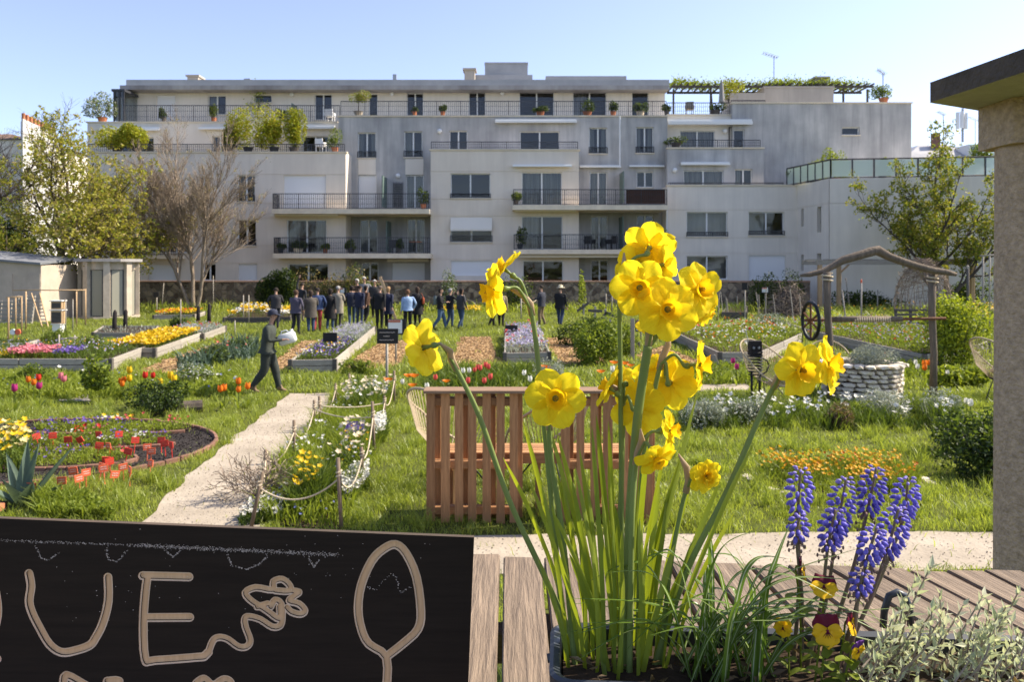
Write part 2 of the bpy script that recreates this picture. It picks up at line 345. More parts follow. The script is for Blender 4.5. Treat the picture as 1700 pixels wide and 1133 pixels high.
basic('limestone', (.78, .69, .55), (.52, .45, .36), rough=.95, scale=7, bump=.6, rnd=.12)
basic('terracotta', (.46, .18, .09), (.36, .14, .07), rough=.85, scale=5)
basic('kiosk_concrete', (.54, .46, .36), (.40, .34, .265), rough=.95, scale=2.5, bump=.3)
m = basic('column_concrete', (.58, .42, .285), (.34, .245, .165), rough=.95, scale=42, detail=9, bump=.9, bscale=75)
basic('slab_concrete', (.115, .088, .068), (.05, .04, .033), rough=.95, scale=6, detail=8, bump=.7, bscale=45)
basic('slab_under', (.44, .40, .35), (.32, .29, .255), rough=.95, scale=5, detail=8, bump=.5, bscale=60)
basic('shed_wall', (.50, .41, .32), (.40, .33, .26), rough=.95, scale=2); basic('felt_roof', (.20, .205, .22), (.15, .155, .165), scale=3)
basic('roof_tile', (.22, .14, .10), (.15, .10, .075), scale=5); basic('grit', (.30, .255, .20), (.20, .165, .13), scale=5, rough=1); flat('gable_white', (.52, .50, .47), .8); flat('white_paint', (.78, .77, .72), .5); flat('metal_grey', (.35, .36, .37), .4, .7)
basic('rust', (.20, .085, .035), (.10, .045, .025), scale=8); flat('black_metal', (.012, .012, .013), .45, .3); flat('steel', (.30, .30, .31), .4, .6)
basic('board_black', (.026, .0185, .0135), (.018, .013, .0098), rough=.7, scale=4, stretch=(2, 1, 30), spec=.12); basic('plywood', (.78, .50, .275), (.66, .41, .215), rough=.75, scale=5, stretch=(40, 40, 3))
basic('plywood_edge', (.80, .60, .42), (.62, .45, .30), rough=.8, scale=30); flat('chalk', (.62, .53, .46), 1)
basic('planter_plastic', (.035, .042, .055), (.022, .026, .034), rough=.38, scale=3, spec=.5); flat('cord_straw', (.42, .33, .21), .7); flat('sign_red', (.62, .045, .025), .6); flat('sign_orange', (.72, .14, .06), .6); flat('paper', (.72, .74, .70), .7); flat('paper_band', (.45, .16, .09), .7); flat('ink', (.2, .25, .3), .8); flat('blackboard', (.022, .021, .02), .85); flat('milky_plastic', (.62, .63, .60), .35)
# ---------------------------------------------------------------- ground, paths
def sheet(name, poly, z, m, sub=0, edge=0.0):
    """a flat sheet over a polygon with a ragged outline"""
    pts = []
    n = len(poly)
    for i in range(n):
        a, b = Vector(poly[i]), Vector(poly[(i + 1) % n]); k = max(1, int((b - a).length / .18)) if edge else 1
        for j in range(k):
            p = a.lerp(b, j / k)
            if edge: p = p + Vector((noise.noise(p * 2.1), noise.noise(p * 2.1 + Vector((9, 3, 1))), 0)) * edge
            pts.append((p.x, p.y, z))
    mb = MB().add(pts, [tuple(range(len(pts)))]); bm = bmesh.new(); me = mb.mesh(name, m); bm.from_mesh(me); bmesh.ops.triangulate(bm, faces=bm.faces[:]); bm.to_mesh(me); bm.free()
    o = link(name, me)
    if me.polygons[0].normal.z < 0: me.flip_normals()
    return o, pts
gm = MB().quad((-400, -500, 0), (400, -500, 0), (400, 700, 0), (-400, 700, 0)); struct(gm.build('ground', 'lawn'))
NOGRASS = []
def path(name, pxs, m='sand', z=.005, edge=.12):
    poly = [G(x, y) for x, y in pxs]; o, pts = sheet(name, poly, z, m, edge=edge); struct(o); NOGRASS.append(pts); return pts
path('sand_path', [(-300, 900), (120, 878), (238, 868), (300, 800), (372, 738), (425, 700), (478, 655), (552, 653), (545, 680), (500, 735), (470, 790), (440, 870), (440, 893), (700, 893), (1000, 888), (1300, 886), (1660, 884), (2100, 882), (2100, 946), (1650, 946), (1200, 950), (700, 955), (100, 960), (-300, 960)])
CHIPS = [path('woodchip_path', q, 'woodchips', .006, .15) for q in (
    [(575, 612), (600, 588), (640, 566), (690, 566), (690, 588), (650, 612)],
    [(742, 606), (757, 585), (765, 560), (815, 560), (822, 585), (838, 607)],
    [(905, 562), (955, 562), (990, 590), (1010, 606), (930, 606)],
    [(430, 618), (470, 592), (500, 568), (530, 566), (510, 590), (480, 617)],
    [(215, 622), (270, 600), (330, 580), (380, 566), (400, 570), (350, 595), (310, 620)],
    [(1055, 590), (1100, 575), (1160, 600), (1180, 626), (1090, 622)],
    [(1262, 606), (1310, 588), (1330, 596), (1300, 618)])]
path('garden_step', [(100, 657), (150, 655), (150, 668), (98, 668)], 'paving', .02, .02); path('stone_edging', [(1015, 668), (1190, 670), (1190, 680), (1012, 678)], 'paving', .03, .02); path('sand_patch', [(1150, 640), (1240, 638), (1245, 648), (1150, 652)], 'sand', .008, .05)
# grassy bank carrying the table and the concrete shelter
tb = MB(); tb.box((-6, -3, -.02), (6, 3.5, 1.2)); struct(tb.build('grass_bank', 'lawn'))
# loose wood chips lying on the chip paths
q = scatter(NOGRASS[0], 5000); q = q[q[:, 1] < 17]; tag(link('path_grit', combine('path_grit', [leafcards(z3(q, .009), .016, .8, .95) + (0,)], ['grit'])), 'small dark grit and crumbs lying on the sand path', 'grit', kind='stuff')
cs = [];
for pts in CHIPS:
    a = abs(sum(pts[i][0] * pts[(i + 1) % len(pts)][1] - pts[(i + 1) % len(pts)][0] * pts[i][1] for i in range(len(pts)))) / 2
    q = scatter(pts, int(min(5000, a * 210))); cs.append(leafcards(z3(q, .025), .085, .35, .7) + (0,))
tag(link('loose_chips', combine('loose_chips', cs, ['chip'])), 'loose pale wood chips strewn over the paths between the beds', 'wood chips', kind='stuff')
# ---------------------------------------------------------------- the apartment building
BD = thing('apartment_building', 'long pale apartment building with stepped terraces behind the garden wall', 'building', (0, 50, 0))
def wallmesh(name, px0, px1, pt, pb, D, holes=(), mat='render_cream', joints=(), depth=2.0, parent=BD, reveal=.22, sides=True):
    """front wall with real openings; the faces between joint lines stand 3 cm proud as separate panels"""
    X0, X1 = PX(px0, D), PX(px1, D); Z1 = PZ(pt, D); Z0 = 0 if pb is None else PZ(pb, D)
    H = [(max(X0, PX(a, D)), min(X1, PX(b, D)), PZ(d, D), PZ(c, D)) for a, b, c, d in holes]
    def face(mb, x0, x1, z0, z1, y, gaps=()):
        xs = sorted({x0, x1} | {min(max(v, x0), x1) for h in H for v in h[:2]}); zs = sorted({z0, z1} | {min(max(v, z0), z1) for h in H for v in h[2:]})
        for i in range(len(xs) - 1):
            for j in range(len(zs) - 1):
                cx, cz = (xs[i] + xs[i + 1]) / 2, (zs[j] + zs[j + 1]) / 2
                if xs[i + 1] - xs[i] < 1e-4 or zs[j + 1] - zs[j] < 1e-4 or any(h[0] < cx < h[1] and h[2] < cz < h[3] for h in H): continue
                mb.quad((xs[i], y, zs[j]), (xs[i + 1], y, zs[j]), (xs[i + 1], y, zs[j + 1]), (xs[i], y, zs[j + 1]))
    mb = MB(); y0 = D + (.03 if joints else 0); face(mb, X0, X1, Z0, Z1, y0)
    for h in H:
        a, b, c, d = h; y1 = D + reveal
        mb.quad((a, y0, c), (b, y0, c), (b, y1, c), (a, y1, c)); mb.quad((a, y0, d), (a, y1, d), (b, y1, d), (b, y0, d)); mb.quad((a, y0, c), (a, y1, c), (a, y1, d), (a, y0, d)); mb.quad((b, y0, c), (b, y0, d), (b, y1, d), (b, y1, c))
    if sides:
        mb.quad((X0, y0, Z0), (X0, y0, Z1), (X0, D + depth, Z1), (X0, D + depth, Z0)); mb.quad((X1, y0, Z0), (X1, D + depth, Z0), (X1, D + depth, Z1), (X1, y0, Z1)); mb.quad((X0, y0, Z1), (X1, y0, Z1), (X1, D + depth, Z1), (X0, D + depth, Z1))
    o = mb.build(name, mat, parent)
    if joints:
        zs = [Z1] + [PZ(j, D) for j in joints] + [Z0]
        for a, b in zip(zs[:-1], zs[1:]):
            pm = MB(); z0, z1 = b + .02, a - (.02 if a != Z1 else 0); face(pm, X0, X1, z0, z1, D)
            e = D + .032
            pm.quad((X0, D, z0), (X0, e, z0), (X1, e, z0), (X1, D, z0)); pm.quad((X0, D, z1), (X1, D, z1), (X1, e, z1), (X0, e, z1)); pm.quad((X0, D, z0), (X0, D, z1), (X0, e, z1), (X0, e, z0)); pm.quad((X1, D, z0), (X1, e, z0), (X1, e, z1), (X1, D, z1))
            pm.build('wall_panel', mat, parent)
    return o
def window(px0, px1, py0, py1, D, kind='w', n=2, curtain=0, guard=0, sill=1, parent=BD, frame='window_white'):
    x0, x1, z0, z1 = PX(px0, D), PX(px1, D), PZ(py1, D), PZ(py0, D); y = D + .13; f = .055
    if kind == 's':
        mb = MB(); k = max(6, int((z1 - z0) / .09)); h = (z1 - z0) / k
        for i in range(k): mb.box((x0, y - .02, z0 + i * h + .006), (x1, y + .02, z0 + (i + 1) * h - .006))
        mb.box((x0, y + .025, z0), (x1, y + .04, z1)); return mb.build('roller_shutter', 'shutter_white', parent)
    mb = MB(); mb.box((x0, y, z0), (x0 + f, y + .07, z1)); mb.box((x1 - f, y, z0), (x1, y + .07, z1)); mb.box((x0 + f, y, z0), (x1 - f, y + .07, z0 + f)); mb.box((x0 + f, y, z1 - f), (x1 - f, y + .07, z1))
    ww = (x1 - x0) / n
    for i in range(1, n): mb.box((x0 + ww * i - f * .8, y - .01, z0 + f), (x0 + ww * i + f * .8, y + .06, z1 - f))
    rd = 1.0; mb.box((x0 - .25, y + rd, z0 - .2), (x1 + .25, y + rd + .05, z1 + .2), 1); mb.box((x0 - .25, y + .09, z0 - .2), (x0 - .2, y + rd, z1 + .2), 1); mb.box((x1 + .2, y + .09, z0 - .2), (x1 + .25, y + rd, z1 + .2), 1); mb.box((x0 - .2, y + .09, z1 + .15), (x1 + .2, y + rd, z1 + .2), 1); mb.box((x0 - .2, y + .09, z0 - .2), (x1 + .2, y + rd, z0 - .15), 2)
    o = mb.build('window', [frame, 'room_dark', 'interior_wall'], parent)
    for i in range(n):
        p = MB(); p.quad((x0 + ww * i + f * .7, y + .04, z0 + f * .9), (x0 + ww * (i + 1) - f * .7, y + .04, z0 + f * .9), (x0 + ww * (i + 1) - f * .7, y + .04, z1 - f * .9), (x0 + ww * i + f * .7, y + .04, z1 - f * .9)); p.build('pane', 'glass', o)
    if curtain:
        c = MB(); segs = []
        if curtain == 1: segs = [(x0 + f, x0 + (x1 - x0) * .3), (x1 - (x1 - x0) * .3, x1 - f)]
        if curtain == 2: segs = [(x0 + f, x1 - f)]
        if curtain == 3: segs = [(x0 + f, x0 + (x1 - x0) * .42)]
        for a, b in segs:
            k = max(4, int((b - a) / .08)); vs = []
            for i in range(k + 1):
                xx = a + (b - a) * i / k; yy = y + .22 + .035 * math.sin(i * 1.9); vs += [(xx, yy, z0 + .02), (xx, yy, z1 - .02)]
            c.add(vs, [(2 * i, 2 * i + 2, 2 * i + 3, 2 * i + 1) for i in range(k)])
        c.build('curtain', 'curtain', o)
    if kind == 'half':
        b = MB(); zz = z0 + (z1 - z0) * .52; b.quad((x0, D - .28, zz), (x1, D - .28, zz), (x1, D + .02, z1), (x0, D + .02, z1)); b.quad((x0, D - .28, zz - .12), (x1, D - .28, zz - .12), (x1, D - .28, zz), (x0, D - .28, zz)); b.build('blind', 'awning_cloth', o)
    if sill: s = MB(); s.box((x0 - .05, D - .07, z0 - .06), (x1 + .05, D + .1, z0 - .005)); s.build('sill', 'slab_edge', o)
    if guard:
        g = MB(); bars(g, x0, x1, D - .04, z0, z0 + .42 * guard); g.build('guard_rail', 'rail_dark', o)
    return o
def bars(g, x0, x1, y, z0, z1, step=.13, axis='x'):
    def bx(a, b, lo, hi, r=.0):
        if axis == 'x': g.box((a, y - .012 - r, lo), (b, y + .012 + r, hi))
        else: g.box((y - .012 - r, a, lo), (y + .012 + r, b, hi))
    bx(x0, x1, z1 - .045, z1, .012); bx(x0, x1, z0 + .04, z0 + .07)
    k = max(1, int((x1 - x0) / step))
    for i in range(k + 1):
        xx = x0 + (x1 - x0) * i / k; th = .022 if i % 12 == 0 or i == k else .009; bx(xx - th, xx + th, z0, z1 - .02)
    for q in (.33, .66): bx(x0, x1, z0 + (z1 - z0) * q - .007, z0 + (z1 - z0) * q + .007)
def railing(px0, px1, py0, py1, D, back=0, parent=BD, name='railing'):
    g = MB(); x0, x1 = PX(px0, D), PX(px1, D); bars(g, x0, x1, D, PZ(py1, D), PZ(py0, D))
    if back: bars(g, D, D + back, x0, PZ(py1, D), PZ(py0, D), axis='y'); bars(g, D, D + back, x1, PZ(py1, D), PZ(py0, D), axis='y')
    return g.build(name, 'rail_dark', parent)
def balcony(px0, px1, slab0, slab1, rail, D, back):
    s = MB(); s.box((PX(px0, D), D, PZ(slab1, D)), (PX(px1, D), back, PZ(slab0, D))); o = s.build('balcony', 'slab_edge', BD)
    g = MB(); x0, x1 = PX(px0, D) + .06, PX(px1, D) - .06; z0, z1 = PZ(slab0, D), PZ(rail, D); bars(g, x0, x1, D + .07, z0, z1)
    bars(g, D + .08, back - .02, x0, z0, z1, axis='y'); g.build('railing', 'rail_dark', o); return o
def awning(px0, px1, py0, py1, D, out=.35, mat='window_white'):
    s = MB(); x0, x1, z0, z1 = PX(px0, D), PX(px1, D), PZ(py1, D), PZ(py0, D)
    s.box((x0, D - out, z0), (x1, D - out + .12, z0 + (z1 - z0) * .6)); s.box((x0 + .02, D - out + .1, z0 + (z1 - z0) * .45), (x1 - .02, D + .02, z1)); return s.build('awning', mat, BD)
# main blocks: windows (px0,px1,py0,py1, kind, panes, curtain, guard)
D0, D1, D4, DP = 50.0, 51.8, 53.2, 56.0
def blockwall(name, x0, x1, t, b, D, wins, mat, joints=(), depth=2.0, **k):
    wallmesh(name, x0, x1, t, b, D, [v[:4] for v in wins], mat, joints, depth, **k)
    for v in wins:
        q = list(v[4:]) + ['w', 2, 0, 0][len(v[4:]):]; window(*v[:4], D, q[0], q[1], q[2], q[3])
blockwall('wall', 145, 574, 253, None, D0, [
    (241, 263, 293, 336, 'w', 2, 0, 1), (328, 347, 293, 336, 'w', 2, 0, 1), (394, 423, 291, 335, 'w', 2, 3, 1), (246, 315, 368, 420, 'w', 3, 1), (394, 425, 365, 408, 'w', 2, 0, 1), (338, 358, 438, 466, 'w', 2),
    (246, 293, 440, 470, 's'), (396, 427, 438, 470, 's'), (471, 541, 291, 346, 's'), (476, 542, 365, 420, 'w', 2, 1), (478, 545, 438, 480, 'w', 2)], 'render_cream', (290, 338, 363, 408, 437))
blockwall('wall', 562, 1108, 193, None, D1, [
    (594, 624, 220, 262, 'w', 2, 1, 1), (671, 701, 218, 261, 'w', 2, 3, 1), (746, 776, 217, 249, 'w', 2), (863, 929, 218, 249, 'w', 2, 0), (978, 1008, 212, 255, 'w', 2, 1, 1), (1056, 1085, 211, 254, 'w', 2, 1, 1),
    (595, 625, 291, 346, 's'), (674, 703, 291, 346, 'w', 2, 2), (979, 1008, 286, 340, 'w', 2, 2), (1057, 1085, 285, 311, 'w', 2),
    (597, 627, 365, 420, 'w', 2, 3), (676, 705, 364, 420, 'w', 2, 1), (981, 1009, 359, 414, 'w', 2, 1), (1057, 1085, 357, 379, 'w', 2),
    (600, 628, 436, 480, 'w', 2), (651, 705, 437, 480, 's'), (981, 1010, 432, 480, 'w', 2), (1050, 1085, 432, 480, 'w', 2)], 'render_grey', (), 6)
blockwall('wall', 715, 961, 249, None, D0, [(748, 814, 288, 329, 'w', 2, 0, .7), (748, 817, 361, 402, 'half', 2, 0, 1), (749, 818, 433, 458, 's'), (866, 933, 286, 340, 'w', 2, 2), (866, 934, 359, 414, 'w', 2, 3), (868, 935, 433, 470, 'w', 2)], 'render_cream', (285, 331, 359, 406, 431))
blockwall('wall', 1108, 1324, 308, None, D0, [(1140, 1208, 352, 393, 'w', 2, 0, .7), (1243, 1302, 352, 391, 'w', 2, 0, .7), (1140, 1208, 425, 464, 'w', 2, 0, 0), (1243, 1304, 424, 466, 's')], 'render_white', (349, 395, 421))
blockwall('wall', 1108, 1268, 246, None, 51.0, [(1135, 1201, 283, 308, 'w', 2, 2), (1220, 1249, 281, 308, 'w', 2, 3)], 'render_grey', (), 2)
blockwall('wall', 145, 562, 203, None, D4, [(200, 255, 228, 252, 'w', 2), (352, 378, 226, 252, 'w', 2), (502, 545, 226, 252, 'w', 2)], 'render_white', (), 4)
blockwall('wall', 1108, 1216, 191, None, 52.6, [(1129, 1187, 217, 247, 'w', 2, 2), ], 'render_white', (), 4)
blockwall('wall', 1216, 1513, 171, None, 52.3, [(1218, 1236, 215, 247, 'w', 1), (1398, 1427, 211, 224, 'w', 1)], 'render_grey', (), 8)
blockwall('wall', 208, 1104, 141, 210, DP, [(345, 375, 158, 190, 'w', 2, 3), (260, 291, 158, 198, 's'), (422, 451, 157, 170, 'w', 1), (522, 551, 156, 199, 'w', 2), (612, 627, 155, 196, 'w', 1), (675, 703, 154, 196, 'w', 2, 0), (778, 806, 153, 196, 'w', 2), (862, 920, 152, 196, 'w', 2, 0), (951, 1007, 152, 196, 'w', 2, 3), (1049, 1077, 148, 196, 'w', 1)], 'render_white', (), 8)
# roof slab, overhanging
r = MB(); r.box((PX(200, 55), 54.9, PZ(149, 55)), (PX(1103, 55) + .3, 66, PZ(142, 55))); ro = r.build('roof', 'fascia', BD)
r = MB(); r.box((PX(207, 55), 55.2, PZ(142, 55) + .002), (PX(1112, 55), 65, PZ(131, 55))); r.build('parapet', 'zinc', ro)
def rbox(name, x0, x1, y0, y1, D, m, d=1.5, cap=0, par=None):
    r = MB(); r.box((PX(x0, D), D, PZ(y1, D) - .3), (PX(x1, D), D + d, PZ(y0, D)))
    if cap: r.box((PX(x0, D) - cap, D - cap, PZ(y0, D)), (PX(x1, D) + cap, D + d + cap, PZ(y0, D) + .12))
    return r.build(name, m, par or ro)
rbox('chimney', 311, 329, 127, 136, 58, 'render_old', 1, .1); rbox('chimney', 771, 788, 116, 132, 58, 'render_old', 1, .12); rbox('lift_housing', 805, 876, 106, 133, 60, 'zinc', 4, .03); rbox('duct', 786, 884, 124, 133, 59.5, 'zinc', 1); rbox('duct', 906, 1040, 126, 133, 60, 'zinc', 1); rbox('vent_pipe', 652, 658, 123, 133, 58, 'metal_grey', .3); rbox('vent_pipe', 405, 415, 130, 136, 58, 'metal_grey', .4); rbox('stair_housing', 1269, 1384, 146, 174, 56, 'render_old', 4, .05, BD); rbox('parapet', 1213, 1270, 154, 172, 54, 'render_old', 2, 0, BD); rbox('chimney', 1354, 1374, 130, 147, 57, 'render_old', 1, .14, BD)
# loggia jambs and white spandrels under the windows
for a, b, c, d in ((595, 624, 264, 290), (673, 703, 264, 290)):
    s = MB(); s.box((PX(a, D1), D1 - .03, PZ(d, D1)), (PX(b, D1), D1 - .002, PZ(c, D1))); s.build('spandrel', 'render_white', BD)
balcony(451, 713, 347, 355, 321, 48.7, 51.79); balcony(453, 715, 421, 429, 394, 48.7, 51.79); balcony(851, 1109, 340.5, 348.5, 314, 48.7, 51.79); balcony(852, 1107, 414.6, 422, 389, 48.7, 51.79); balcony(232, 300, 424, 430, 400, 49.2, 49.99)
railing(146, 572, 239, 253, 50.1); railing(716, 959, 235, 249, 50.1); railing(1110, 1262, 232, 246, 51.1); railing(1110, 1300, 303, 308, 50.1)
railing(205, 564, 174.5, 203, 53.3); railing(566, 1106, 167.5, 193, 51.9); railing(1108, 1214, 170, 191, 52.8); railing(1214, 1270, 166, 171, 52.5)
for a in ((169, 267, 212, 218, D4), (332, 392, 212, 216, D4), (502, 557, 209, 215, D4), (822, 957, 199, 205, D1), (851, 949, 274, 278, D0), (962, 1030, 275, 279, D1), (1044, 1102, 275, 278, D1), (1107, 1247, 199, 208, 52.3), (1129, 1210, 270, 275, 51), (750, 948, 147, 150, DP), (948, 1097, 145, 148, DP)): awning(*a)
for a in ((455, 565, 356, 360, 50), (645, 712, 356, 361, 51.6), (855, 955, 349, 353, 50), (965, 1032, 349, 354, 51.6), (646, 714, 429, 435, 51.6), (860, 1030, 422, 428, 50)): awning(*a, .8, 'awning_cloth')
# side panels and dividers on the balconies
for a, b, c, d, m in ((638, 642, 294, 345, 'green_panel'), (1031, 1036, 287, 338, 'green_panel'), (645, 650, 368, 419, 'green_panel'), (1030, 1036, 361, 412, 'green_panel'), (458, 462, 152, 196, 'green_panel')):
    s = MB(); s.box((PX(a, 51), 50 if a != 458 else 54.6, PZ(d, 51)), (PX(a, 51) + .06, 51.75 if a != 458 else 55.9, PZ(c, 51))); s.build('divider', m, BD)
s = MB(); s.box((PX(1040, 48.7), 48.82, PZ(338, 48.7)), (PX(1105, 48.7), 48.86, PZ(314, 48.7))); s.build('screen', 'brown_screen', BD)
s = MB()
for i in range(7): s.box((PX(653, 51.7) + i * .1, 51.7, PZ(344, 51.7)), (PX(653, 51.7) + i * .1 + .025, 51.73, PZ(302, 51.7)))
for i in range(14): s.box((PX(653, 51.7), 51.66, PZ(344, 51.7) + i * .115), (PX(653, 51.7) + .63, 51.69, PZ(344, 51.7) + i * .115 + .025))
s.build('trellis', 'rail_dark', BD)
# conservatory end of the penthouse
s = MB(); s.box((PX(190, 54), 54, PZ(200, 54)), (PX(207, 54), 55.8, PZ(150, 54)), 1)
for q in (190, 198.5, 206): s.box((PX(q, 54) - .05, 53.93, PZ(203, 54)), (PX(q, 54) + .05, 53.99, PZ(148, 54)))
s.box((PX(186, 54), 53.9, PZ(152, 54)), (PX(208, 54), 55.9, PZ(148, 54))); s.build('glazed_porch', ['rail_dark', 'glass'], BD)
# downpipes and wall lamps
for a, b, c, D in ((575.5, 268, 470, 51.5), (1029, 193, 275, 51.6), (1107, 345, 468, 49.9)):
    s = MB(); s.tube([(PX(a, D), D, PZ(b, D)), (PX(a, D), D, PZ(c, D))], .05, 6); s.build('downpipe', 'window_white', BD)
for a, b, D in ((730, 218, 51.75), (661, 292, 51.75), (1120, 283, 50.95), (485, 157, 55.95), (651, 156, 55.95), (834, 155, 55.95), (1203, 218, 52.55)):
    s = MB(); s.ellipsoid((PX(a, D), D - .1, PZ(b, D)), (.16, .12, .16)); s.build('wall_lamp', 'window_white', BD, True)
# angled wing to the right with the frosted glass balustrade
za = PZ(308, 50); A = Vector((PX(1324, 50), 50.002, 0)); B = Vector((PX(1377, 46), 46, 0)); C = Vector((PX(1377, 46) + 13, 44.2, 0))
def slantwall(A, B, z1, holes=(), mat='render_white', joints=()):
    d = (B - A); Lg = d.length; d.normalize(); nrm = Vector((d.y, -d.x, 0))
    mb = MB(); xs = sorted({0, Lg} | {v for h in holes for v in h[:2]}); zs = sorted({0, z1} | {v for h in holes for v in h[2:]})
    for i in range(len(xs) - 1):
        for j in range(len(zs) - 1):
            if any(h[0] <= xs[i] < h[1] and h[2] <= zs[j] < h[3] for h in holes): continue
            mb.quad(*[A + d * x + Vector((0, 0, z)) for x, z in ((xs[i], zs[j]), (xs[i + 1], zs[j]), (xs[i + 1], zs[j + 1]), (xs[i], zs[j + 1]))])
    mb.build('wall', mat, BD); prev = 0
    for h in holes:
        w_ = MB(); q = [A + d * x - nrm * .2 + Vector((0, 0, z)) for x, z in ((h[0], h[2]), (h[1], h[2]), (h[1], h[3]), (h[0], h[3]))]; p = [v + nrm * .2 for v in q]
        w_.quad(*q, 1)
        for i in range(4): w_.quad(p[i], p[(i + 1) % 4], q[(i + 1) % 4], q[i], 0)
        w_.build('window', [mat, 'glass'], BD)
    edges = [0] + list(joints) + [z1]
    for a, b in zip(edges[:-1], edges[1:]):
        pm = MB(); off = nrm * .03; k = sorted({0, Lg} | {v for h in holes for v in h[:2]}); zz = sorted({a + .02, b - .02 if b != z1 else b} | {v for h in holes for v in h[2:] if a < v < b})
        for i in range(len(k) - 1):
            for j in range(len(zz) - 1):
                if any(h[0] <= k[i] < h[1] and h[2] <= (zz[j] + zz[j + 1]) / 2 < h[3] for h in holes): continue
                pm.quad(*[A + d * x + off + Vector((0, 0, z)) for x, z in ((k[i], zz[j]), (k[i + 1], zz[j]), (k[i + 1], zz[j + 1]), (k[i], zz[j + 1]))])
        pm.build('wall_panel', mat, BD)
jz = (PZ(432, 46), PZ(338, 46))
slantwall(A, B, za, [(.55, .9, PZ(376, 49), PZ(346, 49)), (.55, .9, PZ(450, 49), PZ(423, 49)), (2.6, 3.1, PZ(386, 47), PZ(343, 47)), (2.6, 3.1, PZ(455, 47), PZ(421, 47))], joints=jz); slantwall(B, C, za, joints=jz)
s = MB(); s.add([A + Vector((0, 0, za)), B + Vector((0, 0, za)), C + Vector((0, 0, za)), Vector((C.x, 56, za)), Vector((A.x, 56, za))], [(0, 1, 2, 3, 4)])
s.quad(C, C + Vector((0, 12, 0)), C + Vector((0, 12, za)), C + Vector((0, 0, za))); s.build('wing_roof', 'render_white', BD)
def glassrail(A, B, n, z0, z1):
    d = (B - A) / n; nr = Vector((d.y, -d.x, 0)).normalized(); fr = MB(); o = None
    for i in range(n + 1): p = A + d * i; fr.box((p.x - .035, p.y - .035, z0), (p.x + .035, p.y + .035, z1))
    fr.tube([A + Vector((0, 0, z1)), B + Vector((0, 0, z1))], .045, 6); fr.tube([A + Vector((0, 0, z0 + .06)), B + Vector((0, 0, z0 + .06))], .03, 6); o = fr.build('balustrade', 'rail_dark', BD)
    for i in range(n):
        a = A + d * (i + .05); b = A + d * (i + .95); g = MB(); q = [a + Vector((0, 0, z0 + .12)), b + Vector((0, 0, z0 + .12)), b + Vector((0, 0, z1 - .06)), a + Vector((0, 0, z1 - .06))]
        g.quad(*q); g.quad(*[v - nr * .012 for v in q[::-1]]); g.build('pane', 'frosted_glass', o)
inn = Vector((.12, .12, 0))
glassrail(A + inn + Vector((-.6, .4, 0)), B + inn, 6, za, za + 1.12); glassrail(B + inn, C + inn, 11, za, za + 1.12)
# cornice lines (thin cream copings on the terrace parapets)
for a, b, y, D in ((143, 576, 253, 50), (713, 963, 249, 50), (1107, 1325, 308, 50), (1107, 1269, 246, 51), (560, 1109, 193, 51.8), (143, 561, 203, 53.2), (1214, 1515, 171, 52.3), (1107, 1215, 191, 52.6)):
    s = MB(); s.box((PX(a, D), D - .07, PZ(y, D) - .03), (PX(b, D), D + .35, PZ(y, D) + .05)); s.build('coping', 'slab_edge', BD)
# roof pergola
s = MB(); zt = PZ(148, 57)
for a in (1118, 1180, 1345, 1400, 1440): s.box((PX(a, 57) - .06, 56.94, PZ(195 if a < 1300 else 172, 57)), (PX(a, 57) + .06, 57.06, zt - .002))
for y in (56.5, 58.5): s.box((PX(1114, 57), y, zt), (PX(1446, 57), y + .09, zt + .16))
for i in range(30): xx = PX(1116, 57) + i * .485; s.box((xx, 56.2, zt + .162), (xx + .06, 59, zt + .27))
s.build('roof_pergola', 'timber_dark', BD)
# television aerials
def aerial(x, yb, yt, D, name, label, arms):
    t = thing(name, label, 'aerial', (PX(x, D), D, PZ(yb, D))); m = MB(); X, Zb, Zt = PX(x, D), PZ(yb, D), PZ(yt, D); m.tube([(X, D, Zb), (X, D, Zt)], .035, 5); m.build('mast', 'metal_grey', t)
    a = MB(); L = arms; a.tube([(X - L, D, Zt + .25), (X + L * .3, D, Zt - .05)], .022, 4)
    for i in range(6): q = -L + i * L * .26; zz = Zt + .25 - (q + L) * .3 / (1.3 * L); a.tube([(X + q, D - .4, zz), (X + q, D + .4, zz)], .014, 4); a.tube([(X + q, D, zz - .14), (X + q, D, zz + .14)], .014, 4)
    a.build('antenna', 'metal_grey', t)
aerial(1285, 146, 94, 57, 'television_aerial', 'tall television aerial above the vine pergola on the roof', .75); aerial(1466, 171, 122, 53, 'television_aerial', 'small television aerial at the right end of the grey roof', .35)
# ---- neighbours
def house(name, label, pts, z, m, roofz=None, roofm='roof_tile'):
    t = thing(name, label, 'building', (sum(p[0] for p in pts) / len(pts), sum(p[1] for p in pts) / len(pts), 0)); mb = MB(); n = len(pts)
    for i in range(n): a, b = pts[i], pts[(i + 1) % n]; mb.quad((a[0], a[1], 0), (b[0], b[1], 0), (b[0], b[1], z), (a[0], a[1], z))
    mb.build('wall', m, t); r = MB(); c = Vector((sum(p[0] for p in pts) / n, sum(p[1] for p in pts) / n, roofz or z + 1)); P_ = [Vector((p[0], p[1], 0)) for p in pts]; o = [Vector((c.x, c.y, 0)).lerp(p, 1.04) + Vector((0, 0, z)) for p in P_]; tp = [Vector((c.x, c.y, 0)).lerp(p, .35) + Vector((0, 0, c.z)) for p in P_]
    for i in range(n): r.quad(o[i], o[(i + 1) % n], tp[(i + 1) % n], tp[i])
    r.add(tp, [tuple(range(n))]); r.add(o, [tuple(range(n - 1, -1, -1))]); r.build('roof', roofm, t); return t
D = 78; zl = PZ(232, D); t = house('town_house', 'old town house with a bright white gable behind the left trees', [(PX(-160, D), D), (PX(42, D), D), (PX(42, D) + .2, D + 12), (PX(-160, D), D + 12)], zl, 'render_white', zl + 1.2)
